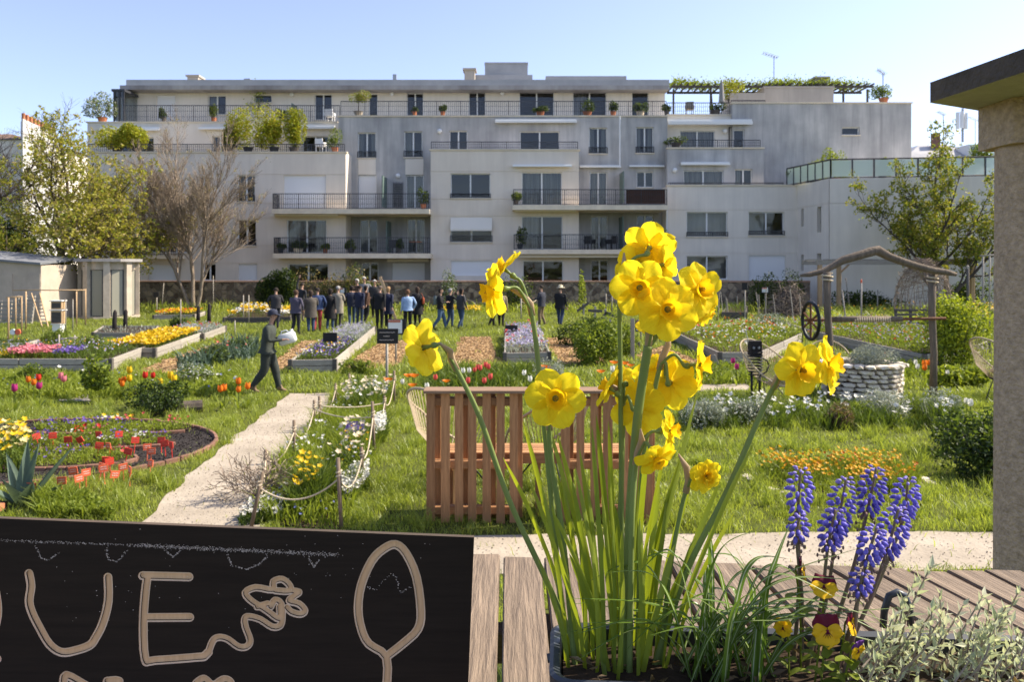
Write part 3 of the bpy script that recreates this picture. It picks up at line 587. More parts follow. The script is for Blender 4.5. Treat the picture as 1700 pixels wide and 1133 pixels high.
for x in (-60, -10): window(x, x + 16, 255, 290, D - .1, parent=t, sill=0)
g = MB(); a = Vector((PX(38, D - 1), D - 1, 0)); b = Vector((PX(93, D + 3), D + 3, 0)); e = Vector((-1.2, 1.6, 0)); q0, q1 = PZ(200, D), PZ(222, D + 3)
g.quad(a, b, b + Vector((0, 0, q1)), a + Vector((0, 0, q0))); g.quad(a + e, a, a + Vector((0, 0, q0)), a + e + Vector((0, 0, q0))); g.quad(b, b + e, b + e + Vector((0, 0, q1)), b + Vector((0, 0, q1))); g.quad(b + e, a + e, a + e + Vector((0, 0, q0)), b + e + Vector((0, 0, q1))); g.quad(a + Vector((0, 0, q0)), b + Vector((0, 0, q1)), b + e + Vector((0, 0, q1)), a + e + Vector((0, 0, q0))); g.build('gable', 'gable_white', t)
s = MB()
for i in range(9): p = a.lerp(b, .05 + i * .11) + e * .5; zz = q0 + (q1 - q0) * (.05 + i * .11); s.tube([p + Vector((0, 0, zz)), p + Vector((0, 0, zz + .75))], .17, 7)
s.build('chimney_pots', 'terracotta', t)
D = 72; t = house('mansard_house', 'distant slate roofed house with dormer beyond the grey wing', [(PX(1505, D), D), (PX(1660, D), D), (PX(1660, D), D + 10), (PX(1505, D), D + 10)], PZ(262, D), 'render_cream', PZ(232, D), 'zinc')
s = MB(); s.box((PX(1606, D), D - .2, PZ(262, D)), (PX(1630, D), D + 2, PZ(240, D)), 0); s.box((PX(1611, D), D - .26, PZ(259, D)), (PX(1625, D), D - .21, PZ(244, D)), 1); s.build('dormer', ['window_white', 'glass'], t)
s = MB(); s.box((PX(1574, D), D + 2, PZ(240, D)), (PX(1581, D), D + 3, PZ(214, D))); s.build('chimney', 'brick', t)
t = thing('telecom_mast', 'telecom mast with white panel antennas above the slate roof', 'mast', (PX(1598, 75), 75, PZ(236, 75))); s = MB(); s.tube([P(1598, 236, 75), P(1598, 180, 75)], .12, 6); s.build('pole', 'metal_grey', t)
for dx, a, b in ((-7, 186, 214), (0, 184, 212), (6.5, 187, 214)):
    s = MB(); s.box((PX(1596 + dx, 74.6), 74.6, PZ(b, 74.6)), (PX(1600 + dx, 74.6), 74.85, PZ(a, 74.6))); s.build('panel_antenna', 'shutter_white', t)
aerial(1566, 240, 190, 73, 'television_aerial', 'thin television aerial left of the telecom mast', .5); aerial(1619, 240, 199, 73, 'television_aerial', 'thin television aerial right of the telecom mast', .6)
# ---------------------------------------------------------------- garden wall, sheds, beds, frames
DW = 46.0
def seg_wall(name, label, x0, x1, top, D, th=.35):
    t = thing(name, label, 'wall', (PX((x0 + x1) / 2, D), D, 0)); m = MB(); m.box((PX(x0, D), D, -.05), (PX(x1, D), D + th, PZ(top, D))); m.build('masonry', 'rubble', t)
    X0, X1 = PX(x0, D), PX(x1, D); n = int((X1 - X0) / 1.1)
    for i in range(n): c = MB(); a = X0 + (X1 - X0) * i / n; c.box((a + .006, D - .06, PZ(top, D) + .002), (a + (X1 - X0) / n - .006, D + th + .06, PZ(top, D) + .09)); c.build('coping_tile', 'coping', t)
seg_wall('stone_wall', 'long rubble stone wall with tile coping below the apartment building', -60, 1345, 469, DW)
# kiosk of concrete fins
kx0, kx1, kb = 134, 228, 529; kD = 38.0
t = thing('concrete_kiosk', 'small concrete kiosk with tall narrow windows beside the budding tree', 'kiosk', (PX(181, kD), kD, 0))
K0, K1 = PX(kx0, kD), PX(kx1, kD); kz = 2.75; rr = 1.28; cy = kD + 1.35; cx = PX(181, cy)
m = MB(); m.lathe([(0, kz), (rr + .32, kz), (rr + .32, kz + .14), (0, kz + .16)], 8, (cx, cy, 0)); m.build('roof', 'fascia', t); m = MB(); m.lathe([(rr + .2, 0), (rr + .2, .1), (0, .1)], 8, (cx, cy, 0)); m.build('base', 'kiosk_concrete', t)
m = MB(); m.lathe([(rr - .02, kz - .38), (rr - .02, kz), (rr - .3, kz)], 8, (cx, cy, 0)); m.build('lintel', 'kiosk_concrete', t)
m = MB(); m.lathe([(rr - .3, .1), (rr - .3, kz - .1)], 8, (cx, cy, 0)); m.build('inner_wall', 'interior_wall', t)
for k in range(16):
    a = 2 * PI * k / 16; M = Matrix.Translation((cx + (rr - .08) * math.cos(a), cy + (rr - .08) * math.sin(a), 0)) @ Matrix.Rotation(a, 4, 'Z'); m = MB()
    if k % 2: m.box((-.14, -.15, .1), (.16, .15, kz - .002), 0, M); m.build('fin', 'kiosk_concrete', t)
    else:
        m.box((-.1, -.27, .14), (-.06, .27, kz - .4), 0, M); o = m.build('window', 'kiosk_glass', t); f = MB()
        for s in (-.29, .25): f.box((-.12, s, .14), (-.04, s + .04, kz - .4), 0, M)
        f.build('frame', 'rail_dark', o)
# shed
D = 36; t = thing('garden_shed', 'low cement shed with a sloping grey felt roof at the left edge', 'shed', (PX(-20, D), D, 0)); z0, z1 = PZ(440, D), PZ(428, D); X0, X1 = PX(-190, D), PX(68, D)
m = MB(); m.add([(X0, D, 0), (X1, D, 0), (X1, D, z0), (X0, D, z1 + .3), (X0, D + 3, 0), (X1, D + 3, 0), (X1, D + 3, z0), (X0, D + 3, z1 + .3)], [(0, 1, 2, 3), (1, 5, 6, 2), (5, 4, 7, 6), (4, 0, 3, 7)]); m.build('wall', 'shed_wall', t)
m = MB(); a, b = Vector((X0 - .1, D - .15, z1 + .3)), Vector((X1 + .06, D - .15, z0)); e = Vector((0, 3.3, .25)); u = Vector((0, 0, .1)); m.add([a, b, b + e, a + e, a + u, b + u, b + e + u, a + e + u], [(3, 2, 1, 0), (4, 5, 6, 7), (0, 1, 5, 4), (1, 2, 6, 5), (2, 3, 7, 6), (3, 0, 4, 7)]); m.build('roof', 'felt_roof', t)
for xa, xb in ((-60, 21), (46, 67)): m = MB(); m.box((PX(xa, D), D - .03, .2), (PX(xb, D), D - .002, PZ(455, D))); m.build('panel', 'shed_wall', t)
# pallets leaning on the shed
def pallet(name, label, px, D, w_, h, n, lean=0.0, m='timber_grey', parent=None):
    t = thing(name, label, 'pallet', (PX(px, D), D, 0))
    for i in range(n): z = .06 + (h - .12) * i / (n - 1); y = D + lean * z; board('slat', (PX(px, D) - w_ / 2, y, z), (PX(px, D) + w_ / 2, y, z), h / n * .52, .022, m, t)
    for q in (-.45, 0, .45): x = PX(px, D) + w_ * q; board('rail', (x, D + .06, 0.0), (x, D + .06 + lean * h, h), .09, .07, m, t, side=(1, 0, 0))
pallet('shed_pallet', 'weathered grey pallet leaning on the shed wall', 14, 35.2, 1.0, 1.0, 6, .15); pallet('shed_pallet', 'grey pallet beside the leaning ladder rack', 37, 35.0, .8, 1.25, 8, .2)
# lean-to rack
t = thing('ladder_rack', 'pale slatted ladder rack leaning beside the shed', 'rack', G(70, 543))
p0, p1, q0, q1 = P(52, 487, 34), G(70, 543), P(66, 487, 34), G(80, 543)
board('rail', p0, p1, .06, .04, 'pine', t); board('rail', q0, q1, .06, .04, 'pine', t)
for i in range(9): f = .05 + i * .105; board('rung', p0.lerp(p1, f), q0.lerp(q1, f), .05, .025, 'timber_grey', t)
def rod(a, b, r, m, par, name='pole', n=6, world=True): mb = MB(); mb.tube([a, b], r, n); return mb.build(name, m, par, True)
def frame(name, label, cat, posts, bars_, r=.03, m='pine', group=None):
    t = thing(name, label, cat, G(*posts[0][:2]), group=group)
    for x, yb, yt in posts: g = G(x, yb); rod((g.x, g.y, -.03), P(x, yt, g.y), r, m, t, 'post')
    for a, b, D in bars_: rod(P(*a, D), P(*b, D), r * .9, m, t, 'crossbar')
    return t
Dg = lambda y: G(0, y).y
frame('pole_trellis', 'tall pale wooden frame with a long crossbar left of the kiosk', 'frame', [(43, 548, 484), (127, 545, 484), (142, 540, 481)], [((22, 482), (143, 482), Dg(543)), ((127, 484), (143, 481), Dg(542))])
frame('bean_trellis', 'short pale wooden frame in front of the shed pallets', 'frame', [(14, 572, 494), (26, 550, 494), (36, 556, 494)], [((10, 494), (37, 493), Dg(556))])
frame('bent_hurdle', 'low hurdle with a bowed branch in the pink flower bed', 'hurdle', [(98, 596, 556), (124, 590, 557)], [((97, 565), (112, 562), Dg(594)), ((112, 562), (128, 561), Dg(594))], .025, 'timber_grey')
for i, (x, yb, yt, lab) in enumerate(((109, 552, 497, 'slim bare pole left of the pale climbing frame post'), (121, 552, 497, 'slim bare pole right beside the climbing frame'), (141, 588, 560, 'short stake behind the bent hurdle'), (300, 548, 497, 'slim stake near the bare tree bed'), (404, 536, 490, 'thin stake left of the yellow flower bed'), (413, 538, 490, 'thin stake in the yellow flower bed left of the visitors'), (268, 502, 470, 'leaning pole against the stone wall near the kiosk'), (354, 500, 458, 'bent bird pole standing by the stone wall'), (390, 556, 532, 'short thin stake left of the walking gardener'))):
    g = G(x, yb) if yb > 510 else Vector((PX(x, 45), 45, 0)); t = thing('garden_stake', lab, 'stake', g); rod((g.x, g.y, -.02), P(x + (4 if i == 6 else 0), yt, g.y), .022, 'timber_grey', t, 'shaft'); m = MB(); tp = P(x + (4 if i == 6 else 0), yt, g.y); m.ellipsoid(tp, (.03, .03, .02), 6, 4); m.build('tip', 'stake', t)
# charred posts
for x, yb, yt, lab in ((190, 556, 515, 'left charred black post near the kiosk'), (208, 550, 514, 'right charred black post near the kiosk'), (329, 536, 508, 'charred post left of a pair by the far flower bed'), (347, 538, 504, 'charred post right of a pair by the far flower bed')):
    g = G(x, yb); t = thing('charred_post', lab, 'post', g); mb = MB(); h = PZ(yt, g.y); mb.tube([(g.x, g.y, -.03), (g.x, g.y, h * .5), (g.x + .02, g.y, h * .9), (g.x + .02, g.y, h)], [.1, .085, .075, .03], 8); mb.build('shaft', 'char', t, True); mb = MB(); mb.lathe([(.12, 0), (.13, .06), (.09, .1)], 8, g); mb.build('collar', 'rust', t)
# insect hotel boxes (stacked white boxes)
g = G(97, 552); t = thing('insect_hotel', 'stacked pale insect hotel boxes in front of the climbing frame', 'insect hotel', g)
for zz, hh, ww in ((0, .3, .3), (.34, .5, .42), (.9, .3, .4)):
    m = MB(); m.box((g.x - ww / 2, g.y - .15, zz), (g.x + ww / 2, g.y + .15, zz + hh)); o = m.build('box', 'pine' if zz else 'white_paint', t); m = MB(); m.box((g.x - ww / 2 - .04, g.y - .2, zz + hh + .002), (g.x + ww / 2 + .04, g.y + .18, zz + hh + .035)); m.build('lid', 'white_paint', o)
    if zz: m = MB(); m.box((g.x - ww / 2 + .03, g.y - .158, zz + .04), (g.x + ww / 2 - .03, g.y - .152, zz + hh - .06)); m.build('front', 'timber_dark', o)
# raised beds: each board its own part
BEDS = {}
def bed(key, label, corners, h, nb=2, skip=(), m='timber_grey', soil=True, th=.045):
    """corners: photo pixels of the bed's foot, in order; the back corners are completed on the ground"""
    h *= .86; C_ = [G(*c) if not isinstance(c, Vector) else c for c in corners]; c0 = sum(C_, Vector()) / len(C_); t = thing('raised_bed', label, 'raised bed', c0); n = len(C_)
    for i in range(n):
        if i in skip: continue
        a, b = C_[i], C_[(i + 1) % n]; L = (b - a).length; k = max(1, round(L / 2.6)); d = (b - a).normalized()
        for j in range(nb):
            for q in range(k):
                z = (j + .5) * h / nb; u, v = a.lerp(b, q / k) + d * .012, a.lerp(b, (q + 1) / k) - d * .012; off = R.uniform(-.008, .008); nn = d.cross(Vector((0, 0, 1))) * off
                board('plank', u + nn + Vector((0, 0, z)), v + nn + Vector((0, 0, z + R.uniform(-.006, .006))), h / nb - .012, th, m, t)
        s = MB(); s.box((a.x - .05, a.y - .05, 0), (a.x + .05, a.y + .05, h * 1.02)); s.build('corner_post', 'timber_dark', t)
    o, pts = sheet('soil', [c0.lerp(p, .985) for p in C_], h - .05, 'soil'); o.parent = t; o.matrix_parent_inverse = t.matrix_basis.inverted()
    NOGRASS.append(pts); BEDS[key] = (C_, h); return t
def quadbed(f0, f1, s): # front edge from pixel f0 to f1 and side end pixel s (from f1)
    a, b, c = G(*f0), G(*f1), G(*s); return [a, b, c, a + (c - b)]
bed('A', 'long grey raised bed with pink flowers in the left foreground of the beds', quadbed((-120, 616), (184, 617), (243, 592)), .36)
bed('B', 'raised bed full of yellow pansies beside the wood chip path', quadbed((180, 594), (257, 596), (334, 566)), .34)
bed('B2', 'short raised bed behind the yellow pansies', quadbed((262, 566), (337, 567), (374, 552)), .3)
bed('C', 'grey raised bed with violas between two chip paths', quadbed((482, 619), (556, 618), (622, 556)), .36)
bed('D', 'raised bed of blue and white flowers behind the pallet bench', quadbed((838, 606), (912, 604), (893, 560)), .36)
bed('E', 'weathered raised bed to the right of the tall daffodils', [G(1262, 605), G(1330, 570), G(1255, 545), G(1118, 566), G(1195, 606)], .38)
bed('F', 'long raised bed behind the stone well on the right', [G(1535, 612), G(1640, 585), G(1450, 540), G(1302, 548), G(1340, 563)], .4, 3)
bed('H', 'small raised bed at the far left edge with red and blue markers', quadbed((-40, 583), (42, 584), (62, 578)), .3)
bed('I', 'low far raised bed of yellow flowers near the bare tree', quadbed((255, 531), (322, 530), (340, 524)), .25)
bed('J', 'far raised bed of yellow and white flowers left of the visitors', quadbed((372, 537), (480, 536), (492, 522)), .3, m='timber_dark')
bed('K', 'low pale raised bed behind the charred posts', quadbed((155, 562), (255, 562), (262, 550)), .25)
bed('L', 'dark far raised bed under the staked fence on the right', quadbed((1200, 534), (1238, 534), (1240, 522)), .5, m='timber_dark')
bed('M', 'dark raised bed under the vegetable crosses', quadbed((1060, 546), (1110, 546), (1112, 536)), .4, m='timber_dark')
# info boards
def sign(name, label, x, yb, rect, face, post='timber_grey', D=None, lines=()):
    g = G(x, yb); D = g.y; t = thing(name, label, 'sign', g); rod((g.x, D + .02, -.03), (g.x, D + .02, PZ(rect[1] + 4, D)), .028, post, t, 'post')
    a, b = P(rect[0], rect[3], D - .03), P(rect[2], rect[1], D - .03); m = MB(); m.box((a.x, D - .045, a.z), (b.x, D - .008, b.z)); m.build('frame', 'blackboard', t)
    if face: 
        m = MB(); m.box((a.x + .03, D - .05, a.z + .04), (b.x - .1, D - .046, b.z - .02)); f = m.build('poster', face, t)
        m = MB(); m.box((a.x + .03, D - .054, b.z - .09), (b.x - .14, D - .0505, b.z - .025)); m.build('heading', 'paper_band', f)
        for k in range(2):
            m = MB(); m.box((a.x + .05, D - .054, a.z + .07 + k * .05), (b.x - .15, D - .0505, a.z + .085 + k * .05)); m.build('text_line', 'ink', f)
    for k, (u0, u1, v) in enumerate(lines):
        m = MB(); X0 = a.x + (b.x - a.x) * u0; X1 = a.x + (b.x - a.x) * u1; Z = a.z + (b.z - a.z) * v; n = 12; pts = [(X0 + (X1 - X0) * i / n, D - .049, Z + .012 * math.sin(i * 2.3) + .008 * math.sin(i * 4.1)) for i in range(n + 1)]; m.tube(pts, .005, 4); m.build('handwriting', 'chalk', t)
    return t
sign('blackboard_sign', 'small blackboard sign with chalk writing on a thin stake', 642, 652, (626, 546, 661, 571), None, lines=((.12, .85, .75), (.3, .6, .5), (.12, .8, .25)))
sign('information_board', 'dark framed information poster behind the small blackboard sign', 657, 604, (643, 530, 674, 556), 'paper')
sign('information_board', 'white notice standing among the visitors by the wall', 569, 533, (564, 478, 575, 488), 'paper'); sign('plant_sign', 'small brown plant sign before the stone wall near the bare tree', 260, 524, (255, 485, 264, 494), None); sign('plant_sign', 'small brown plant sign in the staked fence on the right', 1237, 540, (1232, 470, 1240, 482), None, lines=()); sign('information_board', 'small white notice in the staked fence on the right', 1271, 530, (1264, 477, 1278, 487), 'paper'); sign('information_board', 'white notice half hidden behind the daffodil stems', 1064, 566, (1055, 532, 1068, 551), 'paper')
for x, y, h, lab in ((548, 575, 18, 'black slate marker in the middle viola bed'), (849, 560, 14, 'black slate marker in the bed behind the pallets')): 
    g = G(x, y, .3); t = thing('slate_marker', lab, 'marker', g); m = MB(); m.box((g.x - .2, g.y - .02, .42), (g.x + .2, g.y + .01, .68)); m.build('slate', 'blackboard', t); rod((g.x, g.y + .03, .25), (g.x, g.y + .03, .6), .02, 'timber_dark', t, 'stake')
# ---- pallet screen with bench
D = 8.0; pb = thing('pallet_bench', 'brown bench built from two upright pallets on the grass', 'bench', (PX(890, D), D, 0))
zt = PZ(652, D)
def upright(px0, px1, xs):
    for a, b in xs: x = (PX(a, D) + PX(b, D)) / 2; board('slat', (x, D, .0 + R.uniform(0, .03)), (x, D, zt), PX(b, D) - PX(a, D), .02, 'pallet_wood', pb, side=(1, 0, 0))
    for a, b in xs[::2]: x = (PX(a, D) + PX(b, D)) / 2 + .05; board('slat', (x, D + .135, .02), (x, D + .135, zt - .01), (PX(b, D) - PX(a, D)) * .95, .02, 'pallet_wood', pb, side=(1, 0, 0))
    for z in (.12, .58, zt - .1): board('rail', (PX(px0, D) + .01, D + .068, z), (PX(px1, D) - .01, D + .068, z), .085, .09, 'pallet_wood', pb)
upright(708, 861, [(708, 722), (732, 747), (755, 769), (777, 791), (801, 815), (824, 838), (846, 860)])
upright(930, 1083, [(931, 946), (957, 970), (980, 993), (1001, 1017), (1030, 1043), (1052, 1066), (1069, 1083)])
board('top_plank', (PX(704, D), D + .04, zt + .016), (PX(1086, D), D + .04, zt + .016), .26, .03, 'pallet_top', pb, side=(0, 1, 0))
for k in range(4): board('seat_plank', (PX(735, D), D + .22 + k * .11, .66), (PX(1060, D), D + .22 + k * .11, .66), .095, .025, 'pallet_wood', pb, side=(0, 1, 0))
for x in (745, 895, 1050): board('seat_leg', (PX(x, D), D + .38, 0), (PX(x, D), D + .38, .645), .3, .05, 'pallet_wood', pb, side=(0, 1, 0))
board('seat_rail', (PX(740, D), D + .2, .6), (PX(1055, D), D + .2, .6), .09, .03, 'pallet_wood', pb)
# ---- woven cord chairs
def cord_chair():
    t = thing('cord_chair', '', 'chair', group='woven cord garden chairs')
    n = 64; rim = []; base = []
    for k in range(n):
        a = 2 * PI * k / n; u, v = math.cos(a), math.sin(a)             # v=1 is the top of the back
        y = .36 * v * (1 if v < 0 else .9) - .02; z = .62 + .33 * v + .08 * (1 - abs(v)) + (.1 * v * v if v > 0 else -.02)
        rim.append(Vector((.42 * u * (1 + .1 * v), y + (.18 * v if v > 0 else .08 * v), z)))
        base.append(Vector((.13 * u, .07 + .11 * v, .33 + .03 * v)))
    m = MB(); m.tube(rim + [rim[0]], .014, 7, cap=False); m.build('rim', 'cord_straw', t, True, world=False)
    m = MB(); m.tube(base + [base[0]], .01, 6, cap=False); m.build('base_ring', 'black_metal', t, True, world=False)
    c = MB()
    for k in range(n): a, b = rim[k], base[k]; mid = a.lerp(b, .5) + Vector((0, 0, -.05)) + Vector((a.x, a.y, 0)) * .12; c.tube([a, mid, b], .0048, 3, cap=False)
    o = c.build('cords', 'cord_straw', t, world=False); o['kind'] = 'stuff'
    for a, b in (((-.1, -.03, .33), (-.26, -.24, 0)), ((.1, -.03, .33), (.26, -.24, 0)), ((0, .17, .36), (0, .34, 0))): m = MB(); m.tube([a, b], .009, 6); m.build('leg', 'black_metal', t, world=False)
    return t
ch = cord_chair(); ch.location = (PX(752, 9.4), 9.4, 0); ch.rotation_euler = (0, 0, 2.5); ch['label'] = 'woven straw cord chair behind the left pallet'; ch.scale = (1.15,) * 3
for (x, D, rz, s, lab) in ((905, 9.3, 3.7, 1.1, 'woven straw cord chair between the two pallets'), (1272, 15.6, .5, 1.05, 'woven cord chair behind the black coil sculpture'), (1375, 15.9, -.3, 1.0, 'woven cord chair behind the left post of the well'), (1662, 15.4, 1.9, 1.15, 'woven cord chair with pale cushion beside the concrete column')): dup(ch, (PX(x, D), D, 0), rz, lab, s)
m = MB(); m.ellipsoid((PX(1665, 15.35), 15.3, .56), (.27, .2, .1), 10, 6); tag(m.build('chair_cushion', 'petal_cream', smooth=True), 'pale cushion lying in the cord chair by the column', 'cushion')
# ---- the well: forked posts, bowed branch, windlass and stone ring
g0, g1 = G(1380, 664), G(1549, 660); wt = thing('well_frame', 'rustic well frame of two posts under a bowed branch', 'well frame', (g0 + g1) / 2); Dw = 15.5
for g, tx, ty in ((g0, 1373, 452), (g1, 1548, 455)):
    m = MB(); tp = P(tx, ty, g.y); m.tube([(g.x, g.y, -.05), Vector((g.x, g.y, 0)).lerp(tp, .35) + Vector((.02, 0, 0)), Vector((g.x, g.y, 0)).lerp(tp, .7) + Vector((-.015, 0, 0)), tp], [.075, .066, .068, .074], 9); m.build('post', 'log', wt, True)
    m = MB(); r = [tp + Vector((.1 * math.cos(k), .1 * math.sin(k), -.02 - .012 * k)) for k in range(14)]; m.tube(r, .016, 5); m.build('lashing', 'rope', wt, True)
br = [(1329, 463), (1345, 461), (1368, 455), (1384, 447), (1400, 437), (1425, 430), (1448, 423), (1458, 421), (1475, 431), (1500, 440), (1525, 448), (1552, 455), (1570, 457), (1587, 461)]
m = MB(); m.tube([P(x, y, Dw) + Vector((0, R.uniform(-.02, .02), .06)) for x, y in br], [.025, .05, .06, .066, .08, .085, .092, .098, .08, .075, .072, .068, .06, .04], 9); m.build('bowed_branch', 'log', wt, True)
m = MB(); m.tube([P(1336, 532, Dw), P(1570, 529, Dw)], .03, 7); m.build('axle', 'rust', wt); m = MB(); m.tube([P(1378, 531, Dw), P(1420, 530, Dw), P(1497, 530, Dw)], [.055, .06, .055], 9); m.build('windlass_drum', 'log', wt, True)
m = MB(); m.tube([P(1420 + i * .55, 531 + 4.6 * math.sin(i * .9), Dw - .065 * math.cos(i * .9)) for i in range(110)], .014, 4); m.build('wound_rope', 'rope', wt)
wc = P(1346, 533, Dw); wr = .36
M = Matrix.Translation(wc) @ Matrix.Rotation(.08, 4, 'Z') @ Matrix.Rotation(PI / 2, 4, 'Y'); ring = [M @ Vector((wr * math.cos(2 * PI * k / 28), wr * math.sin(2 * PI * k / 28), 0)) for k in range(29)]
m = MB(); m.tube(ring, .035, 7, cap=False); wh = m.build('wheel', 'black_metal', wt, True)
for k in range(6): m = MB(); m.tube([wc, ring[round(k * 28 / 6)]], .022, 5); m.build('spoke', 'rust', wh)
# dry stone ring, each stone a part
wg = G(1455, 668); wx, wy, wr_ = wg.x, wg.y + .62, .64
st = thing('stone_well', 'round dry stone well planted with silver foliage', 'well', (wx, wy, 0))
def rock(nm, m, seed):
    rr = random.Random(seed); bm = bmesh.new(); bmesh.ops.create_icosphere(bm, subdivisions=1, radius=.5)
    for v in bm.verts:
        v.co *= rr.uniform(.9, 1.1)
        for q in range(3): v.co[q] = max(-.36, min(.36, v.co[q])) * 1.15
    me = bpy.data.meshes.new(nm); bm.to_mesh(me); bm.free(); me.materials.append(MATS[m]); return me
rocks = [rock('stone', 'limestone', k) for k in range(7)]
courses = 8; hh = .70 / courses
for c in range(courses):
    a = R.uniform(0, 1)
    while a < 2 * PI + .0:
        da = R.uniform(.22, .46); top = c == courses - 1; o = bpy.data.objects.new('stone', R.choice(rocks)); COL.objects.link(o); o.parent = st
        am = a + da / 2; rad = wr_ + R.uniform(-.02, .02) + (.03 if top else 0); o.location = (rad * math.cos(am), rad * math.sin(am), (c + .5 + R.uniform(-.12, .12)) * hh); o.rotation_euler = (R.uniform(-.06, .06), R.uniform(-.06, .06), am + PI / 2)
        o.scale = (da * rad * 1.16, .26 if not top else .36, hh * R.uniform(1.08, 1.3)); a += da
m = MB(); m.lathe([(wr_ - .05, 0), (wr_ - .05, .60), (0, .62)], 18, (wx, wy, 0)); m.build('core', 'soil', st)
# black coil sculpture
g = G(1253, 662); t = thing('coil_sculpture', 'black metal figure sculpture with a coiled body on two legs', 'sculpture', g); D = g.y; s = 1 / (F / D)
for dx in (-5, 8): rod((g.x + dx * s, D, -.02), (g.x + dx * s, D, PZ(618, D)), .025, 'black_metal', t, 'leg')
m = MB(); m.tube([Vector((g.x + (.02 if i % 2 else 0) + .13 * math.cos(i * .55), D + .12 * math.sin(i * .55), PZ(625, D) + i * .0052)) for i in range(100)], .014, 5); m.build('coil_body', 'black_metal', t, True)
m = MB(); m.box((g.x - .11, D - .1, PZ(590, D)), (g.x + .11, D + .1, PZ(566, D))); o = m.build('head', 'char', t)
for dx in (-.05, .05): m = MB(); m.lathe([(.028, 0), (.02, .02), (0, .02)], 8, M=Matrix.Translation((g.x + dx, D - .1, PZ(577, D))) @ Matrix.Rotation(PI / 2, 4, 'X')); m.build('eye', 'steel', o)
m = MB(); m.tube([P(1266, 595, D), P(1274, 600, D), P(1277, 608, D), P(1272, 618, D), P(1263, 624, D)], .014, 5); m.build('arm', 'black_metal', t); m = MB(); m.tube([P(1243, 570, D), P(1238, 550, D), P(1240, 545, D)], .008, 4); m.build('aerial', 'steel', t)
# ---- far right: timber pergola, willow dome, pallet composter
D = 41; t = thing('timber_pergola', 'plain timber pergola standing before the right wing', 'pergola', (PX(1485, D), D, 0)); zb = PZ(440, D)
for x, dy in ((1361, 0), (1419, 2), (1606, 2), (1614, 0)): board('post', (PX(x, D), D + dy, 0), (PX(x, D), D + dy, zb), .2, .2, 'pine', t, side=(1, 0, 0))
board('beam', (PX(1355, D), D, zb + .12), (PX(1619, D), D, zb + .12), .22, .1, 'timber_grey', t); board('beam', (PX(1355, D), D + 2, zb + .12), (PX(1619, D), D + 2, zb + .12), .22, .1, 'timber_grey', t)
for i in range(9): x = PX(1362, D) + i * .97; board('joist', (x, D - .12, zb + .27), (x, D + 2.1, zb + .27), .07, .06, 'timber_grey', t)
for x, s in ((1419, 1), (1606, -1)): board('brace', (PX(x, D), D + 2, zb - .5), (PX(x, D) + s * .55, D + 2, zb + .02), .09, .08, 'pine', t)
D = 37; t = thing('willow_dome', 'brown woven willow dome behind the pallet composter', 'willow dome', (PX(1532, D), D, 0)); c = Vector((PX(1532, D), D, 0)); rx = 1.2; hz = PZ(431, D)
m = MB()
for k in range(34):
    a = 2 * PI * k / 34; pts = []
    for j in range(8): f = j / 7; rr = rx * (1 - f ** 3.2 * .95); pts.append(c + Vector((rr * math.cos(a + f * .4), rr * math.sin(a + f * .4), hz * (f ** .8) * R.uniform(.96, 1.02))) + Vector((R.uniform(-.05, .05), R.uniform(-.05, .05), 0)))
    m.tube(pts, [.02, .02, .018, .016, .015, .014, .012, .01], 4)
o = m.build('willow_rods', 'twig', t); o['kind'] = 'stuff'; m = MB()
for k in range(420):
    a = R.uniform(0, 6.28); f = R.betavariate(3, 1.3); rr = rx * (1 - f ** 3.2 * .95) * R.uniform(.9, 1.08); p = c + Vector((rr * math.cos(a), rr * math.sin(a), hz * f ** .8)); d = Vector((-math.sin(a), math.cos(a), R.uniform(-.6, .4))) * R.uniform(.2, .5); m.tube([p - d, p + Vector((math.cos(a), math.sin(a), .3)) * .06, p + d], .009, 3, cap=False)
o = m.build('woven_twigs', 'twig', t); o['kind'] = 'stuff'
pallet('pallet_composter', 'dark compost bin of old pallets before the willow dome', 1513, 30, 1.25, .95, 6, 0, 'timber_dark'); pallet('pallet_composter', 'dark pallet side of the compost bin to its right', 1552, 30.6, .8, .9, 6, 0, 'timber_dark')
# brush pile
for (x, D, rx, rz, n, lab) in ((1310, 40, 1.15, 1.75, 520, 'heap of dry brushwood left of the timber pergola'), (1468, 31, .7, .5, 200, 'low heap of dry soil and sticks beside the compost bin')):
    m = MB(); c = Vector((PX(x, D), D, 0))
    for k in range(n):
        a = R.uniform(0, 6.28); f = R.random() ** .5; z = rz * (1 - f * f) * R.uniform(.2, 1); p = c + Vector((rx * f * math.cos(a), rx * f * math.sin(a) * .7, z)); d = Vector((R.gauss(0, 1), R.gauss(0, .6), R.gauss(0, .6))).normalized() * R.uniform(.2, .6); e = p + d; q = p - d; e.z = max(e.z, 0); q.z = max(q.z, 0); m.tube([q, p + Vector((0, 0, .04)), e], [.012, .012, .006], 3, cap=False)
    m.ellipsoid(c, (rx * .7, rx * .5, rz * .75), 10, 6, 1, .15); tag(m.build('brush_pile', ['twig', 'twig_dark']), lab, 'brush pile')
# split logs
for i, (x, y, lab) in enumerate(((1438, 523, 'pale split log lying left on the log pile'), (1450, 520, 'pale split log lying right on the log pile'), (1445, 527, 'pale split log at the front of the log pile'))):
    g = G(x, y); m = MB(); m.tube([g + Vector((-.4, .1, .09)), g + Vector((.4, -.15, .11))], [.09, .085], 7, 0); tag(m.build('split_log', 'pine'), lab, 'log')
